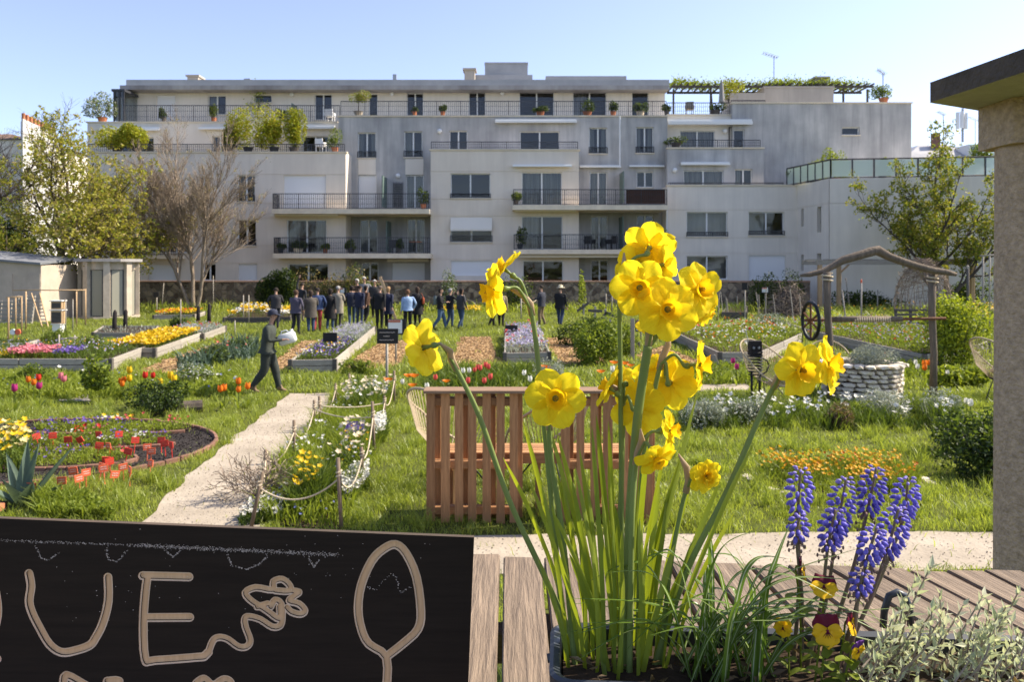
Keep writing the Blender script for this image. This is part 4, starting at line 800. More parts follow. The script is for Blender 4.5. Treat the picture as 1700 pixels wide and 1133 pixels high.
# slim dark posts with crossbar, right
frame('bean_poles', 'tall bean poles with a top bar beside the concrete column', 'frame', [(1632, 560, 424), (1643, 556, 424), (1651, 566, 440)], [((1627, 425), (1665, 423), 28)], .035, 'timber_grey'); 
for x, yb, yt, lab in ((1607, 540, 442, 'thick dark post right of the willow dome'), (1653, 566, 442, 'thick dark post just left of the concrete column'), (1457, 524, 482, 'short grey post beside the log pile'), (1430, 548, 465, 'pole with orange tip left of the log pile'), (1406, 545, 483, 'leaning grey post near the pulley wheel'), (1412, 520, 462, 'slim pole behind the leaning grey post'), (1576, 515, 440, 'slim pole behind the yellow euphorbia')):
    g = G(x, yb); t = thing('garden_post', lab, 'post', g); rod((g.x, g.y, -.03), P(x - (8 if 'leaning' in lab else 0), yt, g.y), .06 if 'thick' in lab else .032, 'timber_dark' if 'thick' in lab else 'timber_grey', t, 'shaft', 7); tp = P(x - (8 if 'leaning' in lab else 0), yt, g.y); m = MB(); m.lathe([(.062 if 'thick' in lab else .036, -.12), (.062 if 'thick' in lab else .036, 0), (0, .03)], 7, tp); m.build('tip', 'sign_orange' if 'orange' in lab else 'timber_grey', t)
# vegetable crosses (short stakes with cross boards)
for i, (x, yb, yt, xl, xr, yl, yr, lab) in enumerate(((969, 524, 504, 958, 978, 517, 503, 'tilted wooden cross farthest left in the vegetable plot'), (988, 530, 509, 976, 1000, 516, 517, 'level wooden cross second from the left in the vegetable plot'), (1005, 548, 513, 993, 1010, 532, 520, 'tilted wooden cross third from the left in the vegetable plot'), (1013, 548, 520, 1004, 1024, 519, 526, 'wooden cross with slanting board nearest the daffodils'))):
    g = G(x, yb); t = thing('wooden_cross', lab, 'stake', g); D = g.y; board('stake', (g.x, D, -.02), P(x, yt, D), .09, .06, 'timber_grey', t, side=(1, 0, 0)); board('cross_board', P(xl, yl, D - .05), P(xr, yr, D - .05), .13, .03, 'timber_dark', t)
for i, (x, yb, yt, lab) in enumerate(((1050, 598, 529, 'upright grey post beside the vegetable plot'), (1196, 618, 590, 'leaning grey stake near the magenta tulips'))):
    g = G(x, yb); t = thing('garden_post', lab, 'post', g); board('shaft', (g.x, g.y, -.02), P(x - i * 12, yt, g.y), .1, .08, 'timber_grey', t, side=(1, 0, 0)); m = MB(); tp = P(x - i * 12, yt, g.y); m.box(tp - Vector((.045, .035, .004)), tp + Vector((.045, .035, .006))); m.build('cap', 'timber_dark', t)
for (a, b, lab) in (((1034, 575), (1062, 580), 'dark board edging below the vegetable plot'), ((1008, 512), (1050, 518), 'dark board bar behind the vegetable crosses')):
    p, q = G(*a), G(*b); t = thing('edging_board', lab, 'board', p); board('board', p + Vector((0, 0, .12)), q + Vector((0, 0, .12)), .18, .05, 'timber_dark', t); board('peg', q.lerp(p, .5) + Vector((0, .05, -.05)), q.lerp(p, .5) + Vector((0, .05, .26)), .06, .04, 'timber_grey', t, side=(1, 0, 0))
# staked rope fence in the middle distance right, and the nursery of stakes
SG = 'thin stakes of the far plant nursery'; first = None
for i in range(34):
    x = R.uniform(1188, 1330); yb = R.uniform(508, 536); g = G(x, yb); h = R.uniform(.8, 1.6)
    if first is None:
        first = thing('nursery_stake', 'thin grey stake in the far plant nursery left of the brushwood', 'stake', g, group=SG); m = MB(); m.tube([(0, 0, -.02), (.01, 0, .5), (0, 0, 1)], .02, 5); m.build('shaft', 'timber_grey', first, world=False)
    else: o = dup(first, g, R.uniform(0, 6), scale=(1, 1, h)); o.rotation_euler = (R.gauss(0, .06), R.gauss(0, .08), 0)
pts_far = [(1000, 470, 500), (1006, 480, 512), (1016, 478, 514), (1033, 475, 518), (985, 472, 500), (1080, 470, 515), (1130, 472, 512), (1180, 470, 508), (855, 470, 500), (835, 486, 520), (865, 488, 524), (895, 462, 515), (720, 460, 505), (770, 486, 515), (820, 490, 522)]
prev = None; t = thing('rope_fence', 'far rope fence on stakes below the stone wall', 'fence', G(1000, 500 + 12))
for x, yt, yb in sorted(pts_far):
    g = G(x, yb + 6); rod((g.x, g.y, -.03), (g.x, g.y, 1.0), .03, 'timber_grey', t, 'stake'); tp = Vector((g.x, g.y, .85))
    if prev is not None and (tp - prev).length < 8: m = MB(); m.tube([prev.lerp(tp, k / 6) - Vector((0, 0, .18 * (1 - (k / 3 - 1) ** 2))) for k in range(7)], .013, 4, cap=False); m.build('rope', 'rope', t)
    prev = tp
# ---- rope-fenced flower border along the path
t = thing('rope_border_fence', 'low stake and rope fence round the flower border by the path', 'fence', G(500, 780))
Lr = [(416, 876, 436, 785), (441, 803, 441, 747), (488, 769, 488, 698), (521.5, 717, 521.5, 665), (532, 714, 530, 658), (557, 677, 557, 637), (580, 651, 580, 620)]; Rr = [(567, 882, 561, 761), (603, 805, 600, 743), (621.5, 760, 618, 667), (639.5, 701, 638, 657), (654.6, 672, 654.6, 616)]
def stakes(rows):
    tops = []
    for x, yb, xt, yt in rows:
        g = G(x, yb); tp = P(xt, yt, g.y); rod((g.x, g.y, -.03), tp, .02, 'stake', t, 'stake', 7); k = Vector((g.x, g.y, 0)).lerp(tp, .72); m = MB(); m.tube([k + Vector((.026 * math.cos(i), .026 * math.sin(i), .006 * i)) for i in range(14)], .009, 5); m.build('knot', 'rope', t); tops.append(k)
    return tops
a, b = stakes(Lr), stakes(Rr)
def rope(p, q, sag=.2): m = MB(); m.tube([p.lerp(q, k / 12) - Vector((0, 0, sag * (1 - (k / 6 - 1) ** 2))) for k in range(13)], .0085, 6); m.build('rope', 'rope', t, True)
for r in (a, b):
    for i in range(len(r) - 1): rope(r[i], r[i + 1], .1 + .06 * (r[i] - r[i + 1]).length)
rope(a[0], b[0], .16); rope(a[4], b[3], .05); rope(a[3], b[2], .06); rope(a[-1], b[-1], .1)
# ---- round display bed: mulch ring, brick rows, coloured markers
cb = Vector((-6.87, 11.2, 0)); RX, RY = 2.6, 2.02
pts = [cb + Vector((RX * math.cos(k * PI / 24), RY * math.sin(k * PI / 24), 0)) for k in range(48)]; o, q = sheet('mulch_bed', pts, .012, 'mulch'); struct(o); NOGRASS.append(q)
be = thing('brick_edging', 'curved brick edging round the dark mulch flower bed', 'edging', cb)
bme = MB(); vs, fs = chambox(.22, .05, .11, .008); bme.add(vs, fs); bmesh_ = bme.mesh('brick', 'brick')
def brick_arc(c, rx, ry, a0, a1, z=.004):
    L = 0; a = a0
    while a < a1:
        o = bpy.data.objects.new('brick', bmesh_); COL.objects.link(o); o.parent = be; p = Vector((c.x + rx * math.cos(a), c.y + ry * math.sin(a), z)); tng = math.atan2(ry * math.cos(a), -rx * math.sin(a)); o.location = p - cb; o.rotation_euler = (R.gauss(0, .03), R.gauss(0, .03), tng + R.gauss(0, .03)); a += .235 / math.hypot(rx * math.sin(a), ry * math.cos(a))
brick_arc(cb, RX, RY, -2.2, 2.0)
inner = [(cb + Vector((.55, -.72, 0)), 1.35, .5, -2.9, .3), (cb + Vector((.65, .3, 0)), 1.4, .42, -2.6, -.1), (cb + Vector((.6, 1.2, 0)), 1.3, .36, -2.8, -.3)]
for c, rx, ry, a0, a1 in inner: brick_arc(c, rx, ry, a0, a1)
for c, rx, ry, a0, a1 in inner:
    o, q = sheet('bed_soil', [c + Vector((rx * .97 * math.cos(k * PI / 14), ry * .97 * math.sin(k * PI / 14), 0)) for k in range(28)], .05, 'soil'); struct(o)
def marker(col):
    t = thing('plant_marker', '', 'plant marker', group='plant markers in the round bed'); m = MB(); m.tube([(0, 0, -.02), (0, 0, .17)], .006, 5); m.build('stick', 'sign_' + col, t, world=False); m = MB(); m.box((-.05, -.006, .15), (.05, .003, .235)); o = m.build('card', 'sign_' + col, t, world=False)
    for k in range(2): q = MB(); q.box((-.033, -.0085, .18 + k * .025), (.033, -.0062, .184 + k * .025)); q.build('text_line', 'paper_band' if col == 'red' else 'paper', o, world=False)
    return t
mk = {'red': marker('red'), 'orange': marker('orange')}; used = set()
for x, y, c in ((65, 725, 'red'), (88, 724, 'red'), (114, 730, 'red'), (145, 728, 'red'), (165, 722, 'red'), (195, 722, 'red'), (160, 742, 'red'), (178, 765, 'red'), (184, 770, 'red'), (222, 733, 'red'), (268, 733, 'red'), (275, 738, 'red'), (286, 741, 'red'), (184, 742, 'orange'), (244, 745, 'orange'), (250, 752, 'orange'), (207, 751, 'red'), (164, 780, 'orange'), (205, 778, 'orange'), (248, 775, 'orange'), (215, 786, 'orange'), (126, 786, 'orange'), (143, 790, 'orange'), (184, 794, 'orange'), (102, 806, 'orange'), (133, 800, 'orange'), (28, 808, 'orange'), (50, 815, 'orange'), (174, 783, 'orange')):
    g = G(x, y + 22); lab = {'red': 'red plant marker card at the back of the round mulch bed', 'orange': 'orange plant marker card at the front of the round mulch bed'}[c]
    if c not in used: used.add(c); o = mk[c]; o.location = g; o['label'] = lab
    else: o = dup(mk[c], g, 0, lab)
    o.rotation_euler = (R.gauss(0, .12), R.gauss(0, .12), R.uniform(-.9, .9)); o['group'] = c + ' plant markers in the round bed'
q = np.stack([NR.uniform(cb.x - RX, cb.x + RX, 16000), NR.uniform(cb.y - RY, cb.y + RY, 16000)], 1); q = q[((q[:, 0] - cb.x) / RX) ** 2 + ((q[:, 1] - cb.y) / RY) ** 2 < .96]; tag(link('mulch_chips', combine('mulch_chips', [leafcards(z3(q, .022), .034, .5, .6) + (0,)], ['mulch'])), 'dark bark mulch strewn in the round flower bed', 'mulch', kind='stuff')
# markers in the small left bed
for x, c, lab in ((22, 'paper', 'pale blue round marker in the small left bed'), (30, 'sign_orange', 'orange round marker in the small left bed')):
    g = G(x, 582); t = thing('round_marker', lab, 'marker', g); rod((g.x, g.y, .2), (g.x, g.y, .5), .012, 'stake', t, 'stick'); m = MB(); m.lathe([(0, -.02), (.09, -.02), (.09, .02), (0, .02)], 10, M=Matrix.Translation((g.x, g.y - .015, .56)) @ Matrix.Rotation(PI / 2, 4, 'X')); m.build('disc', c, t)
# log at the edge of the grass
g = G(305, 686); m = MB(); m.tube([g + Vector((-.12, -.05, .1)), g + Vector((.28, .12, .1))], .11, 10); t = thing('cut_log', 'short cut log lying in the grass above the round bed', 'log', g); m.build('bark', 'bark', t); q = MB(); e = (Vector((.4, .17, 0))).normalized(); M = Matrix.Translation(g + Vector((.28, .12, .1)) + e * .003) @ e.to_track_quat('Z', 'Y').to_matrix().to_4x4(); q.lathe([(.1, 0), (.05, .003), (0, .004)], 10, M=M); q.build('cut_face', 'pine', t)
# agave in a terracotta trough
D = 8.55; c = Vector((PX(38, D), D, 0)); t = thing('agave', 'blue grey agave with stiff pointed leaves at the left edge', 'agave', c)
for a, L, tl in ((2.6, .62, .5), (1.9, .7, .25), (1.1, .66, .2), (.5, .75, .62), (3.5, .5, .9), (5.5, .5, .8), (4.6, .45, .6), (0.0, .45, 1.0)):
    m = MB(); vs = []; n = 7
    for i in range(n + 1):
        f = i / n; wv = .075 * (1 - f ** 1.6) * (.7 + .6 * math.sin(min(1, f * 2.2) * PI / 2)); p = Vector((math.cos(a), math.sin(a), 0)) * (L * math.sin(tl) * f + .04) + Vector((0, 0, L * math.cos(tl) * f)); s = Vector((-math.sin(a), math.cos(a), 0)); d = Vector((math.cos(a), math.sin(a), 0)) * -math.cos(tl) + Vector((0, 0, math.sin(tl)))
        vs += [p - s * wv + d * wv * .5, p - d * .012, p + s * wv + d * wv * .5]
    fs = []
    for i in range(n): fs += [(3 * i, 3 * i + 1, 3 * i + 4, 3 * i + 3), (3 * i + 1, 3 * i + 2, 3 * i + 5, 3 * i + 4)]
    m.add([c + v for v in vs], fs); m.build('leaf', 'leaf_blue', t, True)
t = thing('terracotta_trough', 'terracotta brick trough under the agave at the left edge', 'trough', (PX(0, D), D, 0))
for r_ in range(2):
    for i in range(3): q = MB(); x0 = PX(-30, D) - .25 + i * .21 + (r_ % 2) * .08; q.box((x0, D - .42, r_ * .072), (x0 + .2, D - .32, r_ * .072 + .066)); q.build('brick', 'terracotta', t)
q = MB(); q.box((PX(-30, D) - .24, D - .31, 0), (PX(25, D), D - .12, .1)); q.build('soil_fill', 'soil', t)
# ---------------------------------------------------------------- people
def person(name, label, loc, heading, H=1.7, top=(.03, .03, .035), legs=(.03, .035, .05), hair=(.03, .02, .015), coat=None, hairlen=.0, pose='stand', stride=0.0, lean=0.0, larm='down', rarm='down', hat=None, skin=(.50, .30, .21), shoe=(.03, .025, .02), slim=1.0):
    """local frame: +y is forward, z up, 1.7 m tall; arms and legs follow the pose"""
    V = []; E = []; Rr = []; part = []
    def v(p, r, pt, par=None):
        V.append(Vector(p)); Rr.append(r); part.append(pt)
        if par is not None: E.append((par, len(V) - 1))
        return len(V) - 1
    ln = lambda z: Vector((0, lean * max(0, z - .93), 0))
    pel = v((0, 0, .95), .125 * slim, 'leg'); bel = v(Vector((0, 0, 1.08)) + ln(1.08), .118 * slim, 'top', pel); chs = v(Vector((0, -.01, 1.28)) + ln(1.28), .135 * slim, 'top', bel); nb = v(Vector((0, 0, 1.43)) + ln(1.43), .062, 'top', chs); nk = v(Vector((0, .015, 1.49)) + ln(1.49), .048, 'skin', nb)
    hl = v(Vector((0, .035, 1.55)) + ln(1.55), .072, 'skin', nk); hm = v(Vector((0, .03, 1.62)) + ln(1.62), .092, 'skin', hl); hc = v(Vector((0, .02, 1.675)) + ln(1.66), .062, 'skin', hm); v(Vector((0, .125, 1.595)) + ln(1.6), .014, 'skin', hm)
    for s, arm in ((-1, larm), (1, rarm)):
        sh = v(Vector((s * .165 * slim, -.01, 1.385)) + ln(1.385), .06, 'top', chs); S = V[sh]
        d = {'down': ((s * .03, -.02, -.29), (s * .02, .05, -.26)), 'swing_f': ((s * .03, .13, -.26), (0, .17, -.2)), 'swing_b': ((s * .03, -.14, -.25), (s * .02, -.05, -.25)), 'front': ((s * .06, .06, -.27), (-s * .14, .2, .03)), 'photo': ((s * .07, .17, -.18), (-s * .12, .13, .24)), 'raise': ((s * .06, .06, .27), (-s * .05, .06, .25)), 'carry': ((s * .05, .03, -.28), (-s * .06, .25, .02)), 'pocket': ((s * .11, -.06, -.26), (-s * .05, .14, -.18))}[arm]
        e = v(S + Vector(d[0]), .046, 'top', sh); wv = S + Vector(d[0]) + Vector(d[1]); wr = v(wv, .031, 'top', e); dd = Vector(d[1]).normalized(); pm = v(wv + dd * .06, .032, 'skin', wr)
        side = dd.cross(Vector((0, 1, 0) if abs(dd.y) < .8 else (0, 0, 1))).normalized(); bend = dd.cross(side)
        for k, (off, L) in enumerate(((-.027, .075), (-.009, .085), (.009, .08), (.027, .062))):
            f1 = v(wv + dd * (.095 + L * .3) + side * off, .0095, 'skin', pm); v(wv + dd * (.085 + L * .85) + side * off * 1.05 + bend * .022, .008, 'skin', f1)
        f1 = v(wv + dd * .06 - side * .05, .011, 'skin', pm); v(wv + dd * .1 - side * .062 + bend * .01, .009, 'skin', f1)
    for s, st in ((-1, stride), (1, -stride)):
        hp = v((s * .085 * slim, 0, .88), .088 * slim, 'leg', pel); kn = v((s * .09, st * .5 + .03 + (.05 if st < 0 else 0), .49 + (.0 if st >= 0 else -.01)), .06 * slim, 'leg', hp); up = max(0, -st) * .28
        an = v((s * .09, st * 1.0 - .02 + (-.06 if st < 0 else 0), .09 + up), .042 * max(1, slim) ** 1.25, 'leg', kn); v((s * .09, st - .05 + (-.06 if st < 0 else 0), .045 + up), .036, 'shoe', an); ba = v((s * .1, st + .08 + (-.06 if st < 0 else 0), .04 + up * .35), .036, 'shoe', an); v((s * .105, st + .15 + (-.06 if st < 0 else 0), .032 + up * .2), .026, 'shoe', ba)
    me = bpy.data.meshes.new('sk'); me.from_pydata(V, E, []); o = bpy.data.objects.new('sk', me); COL.objects.link(o)
    md = o.modifiers.new('s', 'SKIN'); md.branch_smoothing = .6
    for i, q in enumerate(me.skin_vertices[0].data): q.radius = (Rr[i], Rr[i] * (.8 if part[i] in ('top',) and i < 4 else 1)); q.use_root = (i == 0)
    sb = o.modifiers.new('u', 'SUBSURF'); sb.levels = sb.render_levels = 1
    TMP.append((o, V, E, part)); 
    return dict(o=o, V=V, E=E, part=part, name=name, label=label, loc=loc, heading=heading, H=H, top=top, legs=legs, hair=hair, coat=coat, hairlen=hairlen, hat=hat, skin=skin, shoe=shoe, lean=lean, slim=slim, stride=stride)
TMP = []; PEOPLE = []; CM = {}
def cloth(c, rough=.85):
    k = tuple(round(x, 3) for x in c)
    if k not in CM: CM[k] = basic('cloth_%d' % len(CM), c, mul(c, .7), rough=rough, scale=9, bump=.4)
    return CM[k]
def finish(p, dg):
    me = bpy.data.meshes.new_from_object(p['o'].evaluated_get(dg)); me.name = 'body'
    bpy.data.objects.remove(p['o']); mats = {'skin': p['skin'], 'top': p['top'], 'leg': p['legs'], 'shoe': p['shoe']}; idx = {}
    me.materials.clear()
    for i, (k, c) in enumerate(mats.items()): me.materials.append(cloth(c)); idx[k] = i
    bones = [(p['V'][a], p['V'][b], p['part'][b]) for a, b in p['E']]; A = np.array([b[0] for b in bones]); B = np.array([b[1] for b in bones]); AB = B - A; ll = (AB ** 2).sum(1)
    bi = np.array([idx[b[2]] for b in bones]); cs = np.array([f.center for f in me.polygons]); t_ = np.clip(((cs[:, None] - A[None]) * AB[None]).sum(2) / ll[None], 0, 1); d = np.linalg.norm(cs[:, None] - (A[None] + AB[None] * t_[..., None]), axis=2)
    mi = bi[d.argmin(1)]; low = (cs[:, 2] < .98) & (mi == idx['top']) & (np.abs(cs[:, 0]) < .16); mi[low] = idx['leg']; me.polygons.foreach_set('material_index', mi.astype(np.int32)); me.polygons.foreach_set('use_smooth', np.ones(len(mi), bool))
    s = p['H'] / 1.7; t = thing(p['name'], p['label'], 'person', p['loc'], p['heading'], p.get('group')); t.scale = (s, s, s); t['group'] = 'visitors and gardener'
    link('body', me, t, world=False); lean = p['lean']; ln = lambda z: lean * max(0, z - .93); w_ = p['slim']
    if p['coat'] is not None:
        hem = p['coat']; m = MB(); zs = [1.40, 1.33, 1.2, 1.05, .92] + ([.8] if hem < .85 else []) + ([.65] if hem < .7 else []) + [hem]; zs = sorted({z for z in zs if z >= hem}, reverse=True); n = 18; vs = []
        for z in zs:
            f = (1.42 - z) / .9; rx = (.10 if z > 1.38 else .178 if z > 1.25 else .168) * w_ + max(0, .95 - z) * .10; ry = (.075 if z > 1.38 else .135) + max(0, .95 - z) * .12 + (abs(p['stride']) * .25 if z < .9 else 0)
            for k in range(n): a = 2 * PI * k / n; vs.append(Vector((rx * math.cos(a), ry * math.sin(a) - .005 + ln(z), z)) * 1.0 + Vector((0, 0, .01 * math.sin(3 * a + z * 5))) )
        fs = [(i * n + k, i * n + (k + 1) % n, (i + 1) * n + (k + 1) % n, (i + 1) * n + k) for i in range(len(zs) - 1) for k in range(n)]; m.add(vs, fs)
        me2 = m.mesh('coat', cloth(p['top']), True); link('coat', me2, t, world=False)
    hz = 1.625; m = MB(); nu, nv = 14, 9; vs = []; fs = []
    for j in range(nv + 1):
        ph = PI * j / nv * (.62 if p['hairlen'] < .02 else .8)
        for k in range(nu):
            a = 2 * PI * k / nu; front = math.sin(a); x, y, z = .093 * math.sin(ph) * math.cos(a), .10 * math.sin(ph) * front, .093 * math.cos(ph)
            if front > .35 and z < .035: y *= .55; z = max(z, .03)
            if front < .2 and j >= nv - 2: z -= p['hairlen'] * (1 + j - nv + 1) * .6; y -= .01
            vs.append((x, y + .022 + ln(hz), hz + z + .004))
    for j in range(nv):
        for k in range(nu): fs.append((j * nu + k, (j + 1) * nu + k, (j + 1) * nu + (k + 1) % nu, j * nu + (k + 1) % nu))
    m.add(vs, fs); link('hair', m.mesh('hair', cloth(p['hair']), True), t, world=False)
    f = MB()
    for s_ in (-1, 1): f.ellipsoid((s_ * .034, .108 + ln(1.6), 1.625), (.013, .008, .009), 6, 4)
    f.ellipsoid((0, .108 + ln(1.56), 1.553), (.026, .008, .007), 6, 4)
    for s_ in (-1, 1): f.ellipsoid((s_ * .088, .02 + ln(1.6), 1.60), (.012, .022, .03), 6, 4)
    o = link('face', f.mesh('face', cloth(mul(p['skin'], .55)), True), t, world=False); o['kind'] = 'stuff'
    if p['hat']:
        kind, col = p['hat']; m = MB()
        if kind == 'brim': m.lathe([(.19, -.01), (.185, .0), (.105, .012), (.095, .09), (.06, .115), (0, .118)], 16, (0, .02 + ln(1.66), 1.665))
        else:
            m.lathe([(.101, -.015), (.103, .03), (.085, .075), (.04, .098), (0, .102)], 14, (0, .022 + ln(1.65), 1.648)); m.add([(.08 * math.cos(a), .1 + .02 + ln(1.65) + .11 * math.sin(a), 1.635 - .03 * math.sin(a)) for a in [PI * k / 8 for k in range(9)]] + [(.085 * math.cos(a), .075 + ln(1.65), 1.655) for a in [PI * k / 8 for k in range(9)]], [(k, k + 1, k + 10, k + 9) for k in range(8)])
        link('hat', m.mesh('hat', cloth(col), True), t, world=False)
    return t
jeans = (.045, .075, .135); blk = (.015, .0145, .016); navy = (.025, .03, .06); grey = (.30, .29, .27); dk = (.022, .015, .011); white = (.55, .53, .5)
AWAY, RGT, LFT, NEAR = 0.0, -PI / 2, PI / 2, PI
def stand(x, yf, lab, head, **k):
    g = G(x, yf); k.setdefault('slim', R.uniform(1.2, 1.4)); k.setdefault('lean', R.uniform(-.02, .07)); k.setdefault('stride', R.choice((0, .05, -.06, .09))); head += R.uniform(-.35, .35)
    if k.get('larm', 'down') == 'down': k['larm'] = R.choice(('down', 'pocket', 'front', 'swing_f'))
    if k.get('rarm', 'down') == 'down': k['rarm'] = R.choice(('down', 'pocket', 'front', 'swing_b'))
    PEOPLE.append(person('person', lab, g, head, **k))
stand(458, 546, 'person in charcoal jacket and trousers, leftmost of the visitors, back turned', AWAY + .1, top=(.045, .042, .045), legs=(.02, .022, .03), hair=dk, coat=.86, H=1.66, larm='pocket', rarm='front')
stand(500, 536, 'person raising one arm behind the purple jacket, in dark top and khaki trousers', AWAY - .3, top=(.025, .025, .03), legs=(.20, .17, .11), larm='raise', H=1.78, hair=dk)
stand(491, 556, 'person in greyish purple jacket and dark trousers holding hands to the face', AWAY - .2, top=(.085, .075, .11), legs=(.025, .025, .03), larm='photo', rarm='down', coat=.82, H=1.66, hair=(.09, .05, .03), hairlen=.03)
stand(516, 553, 'person in a brown grey coat and jeans beside the red trousers', AWAY + .2, top=(.10, .085, .07), legs=jeans, coat=.62, H=1.62, hair=(.045, .028, .02), hairlen=.09)
stand(527, 551, 'person in a blue jacket and red trousers', AWAY - .1, top=(.04, .065, .15), legs=(.36, .05, .05), coat=.86, H=1.7, hair=dk)
stand(548, 550, 'person in a long black belted coat over jeans', AWAY, top=blk, legs=jeans, coat=.5, H=1.66, hair=dk, hairlen=.11)
stand(561, 545, 'grey haired person in a pale beige coat', AWAY - .2, top=(.30, .26, .20), legs=(.05, .045, .04), coat=.6, H=1.72, hair=(.35, .33, .3), rarm='front')
stand(584, 541, 'person in navy jacket and jeans left of the dark blue jacket', AWAY + .5, top=(.03, .035, .06), legs=jeans, coat=.84, H=1.7, hair=dk, hairlen=.05)
stand(597, 542, 'person in dark blue jacket and jeans at the middle of the group', AWAY, top=navy, legs=(.04, .06, .11), coat=.8, H=1.72, hair=dk)
stand(607, 538, 'person in brown top and black trousers half hidden by the dark blue jacket', AWAY - .4, top=(.10, .05, .03), legs=blk, coat=.84, H=1.68, hair=dk, hairlen=.06)
stand(594, 528, 'white haired person in a brown jacket at the back of the group', NEAR - .3, top=(.09, .055, .035), legs=blk, H=1.9, hair=white, hairlen=.03, coat=.85)
stand(605, 526, 'white haired person in a grey top farthest back in the group', NEAR + .3, top=(.20, .2, .21), legs=blk, H=1.98, hair=white, coat=.86)
stand(622, 529, 'white haired person in a dark jacket behind the black suit', NEAR + .1, top=(.05, .045, .045), legs=blk, H=1.86, hair=white, coat=.86)
stand(630, 548, 'person in a black suit standing with back turned beside the leaning plank', AWAY - .1, top=blk, legs=blk, coat=.8, H=1.76, hair=(.12, .09, .07), larm='front')
stand(644, 546, 'fair haired person in a long navy coat behind the blackboard sign', AWAY - .3, top=navy, legs=blk, coat=.6, H=1.7, hair=(.40, .24, .11), hairlen=.06)
stand(677, 550, 'person in a light blue hooded jacket and black trousers', AWAY + .2, top=(.30, .42, .62), legs=blk, coat=.85, H=1.62, hair=(.16, .08, .045), hairlen=.03)
stand(693, 544, 'person in a long black coat with long brown hair carrying an orange bag', AWAY + .1, top=blk, legs=blk, coat=.55, H=1.68, hair=(.05, .03, .02), hairlen=.12, stride=.08)
stand(731, 549, 'person in a black jacket and blue jeans with a grey backpack, walking right', RGT + .3, top=blk, legs=(.07, .12, .2), coat=.88, H=1.66, hair=dk, stride=.24, hairlen=.03, rarm='front', larm='front')
stand(747, 545, 'grey haired person in black holding a camera up', RGT + .6, top=blk, legs=jeans, coat=.84, H=1.62, hair=(.28, .27, .26), larm='photo', rarm='photo', hairlen=.02)
stand(765, 548, 'person in a dark grey jacket and flared jeans, rightmost of the walking trio', RGT + .7, top=(.05, .05, .052), legs=jeans, coat=.86, H=1.66, hair=dk, hairlen=.09, stride=.16, larm='front')
stand(817, 543, 'person in black trousers hidden behind the left daffodil bloom', RGT + .4, top=blk, legs=blk, coat=.88, H=1.6, hair=dk, stride=.15)
stand(832, 542, 'person in a beige jacket just right of the left daffodil stem', AWAY - .3, top=(.40, .31, .18), legs=blk, coat=.8, H=1.55, hair=dk, stride=.1)
stand(899, 541, 'person in a navy jacket and khaki trousers right of the daffodil stem', LFT - .5, top=(.035, .038, .055), legs=(.23, .17, .10), coat=.82, H=1.72, hair=dk, stride=.05, larm='front')
stand(930, 542, 'person in a black coat, jeans and a straw hat', AWAY - .2, top=blk, legs=(.03, .05, .1), coat=.75, H=1.68, hair=dk, hat=('brim', (.60, .52, .36)), stride=.12)
gg = G(444, 653)
PEOPLE.append(person('person', 'gardener in dark green overalls and navy cap walking with a plastic canister', gg, RGT + .12, H=1.66, top=(.048, .055, .044), coat=.84, legs=(.042, .048, .04), hair=(.05, .04, .035), stride=.23, lean=.12, larm='carry', rarm='carry', hat=('cap', (.03, .035, .06)), skin=(.42, .25, .17), shoe=(.25, .17, .1), slim=1.6))
bpy.context.view_layer.update(); dg = bpy.context.evaluated_depsgraph_get()
ROOTS = [finish(p, dg) for p in PEOPLE]
# what they carry
def at_person(i, v): q = ROOTS[i]; s = q.scale[0]; return q.matrix_basis @ Vector(v)
def rootM(i): p = PEOPLE[i]; s = p['H'] / 1.7; return Matrix.Translation(p['loc']) @ Matrix.Rotation(p['heading'], 4, 'Z') @ Matrix.Scale(s, 4)
ig = len(PEOPLE) - 1; M = rootM(ig)
t = thing('plastic_canister', 'milky plastic canister carried by the gardener', 'canister', M @ Vector((0, .38, 1.12))); m = MB(); Mc = M @ Matrix.Translation((0, .40, 1.13)) @ Matrix.Rotation(.3, 4, 'X')
vs, fs = chambox(.2, .36, .24, .04); m.add([Mc @ v for v in vs], fs); m.build('body', 'milky_plastic', t, True); m = MB(); m.tube([Mc @ Vector((0, -.10, .115)), Mc @ Vector((0, -.07, .17)), Mc @ Vector((0, .03, .17)), Mc @ Vector((0, .07, .115))], .014, 6); m.build('handle', 'milky_plastic', t); m = MB(); m.lathe([(.035, 0), (.035, .04), (0, .042)], 10, M=Mc @ Matrix.Translation((0, .13, .118))); m.build('cap', 'paper', t)
M = rootM(16); t = thing('shoulder_bag', 'orange shoulder bag of the person in the long black coat', 'bag', M @ Vector((.2, -.02, 1.1))); m = MB(); vs, fs = chambox(.09, .26, .3, .03); m.add([M @ (Vector((.23, -.06, 1.12)) + v) for v in vs], fs); m.build('bag', cloth((.45, .10, .04)), t, True); m = MB(); m.tube([M @ Vector(q) for q in ((.23, -.14, 1.26), (.17, -.1, 1.42), (.17, .02, 1.44), (.23, .03, 1.26))], .012, 5); m.build('strap', cloth((.3, .07, .03)), t)
M = rootM(17); t = thing('backpack', 'grey green backpack on the walking person in blue jeans', 'backpack', M @ Vector((0, -.2, 1.2))); m = MB(); vs, fs = chambox(.27, .15, .38, .045); m.add([M @ (Vector((0, -.2, 1.22)) + v) for v in vs], fs); m.build('sack', cloth((.14, .17, .16)), t, True)
for s_ in (-.09, .09): m = MB(); m.tube([M @ Vector(q) for q in ((s_, -.13, 1.38), (s_, 0, 1.44), (s_, .12, 1.36), (s_, .125, 1.2), (s_ * 1.3, -.12, 1.06))], .014, 5); m.build('strap', cloth((.05, .05, .05)), t)
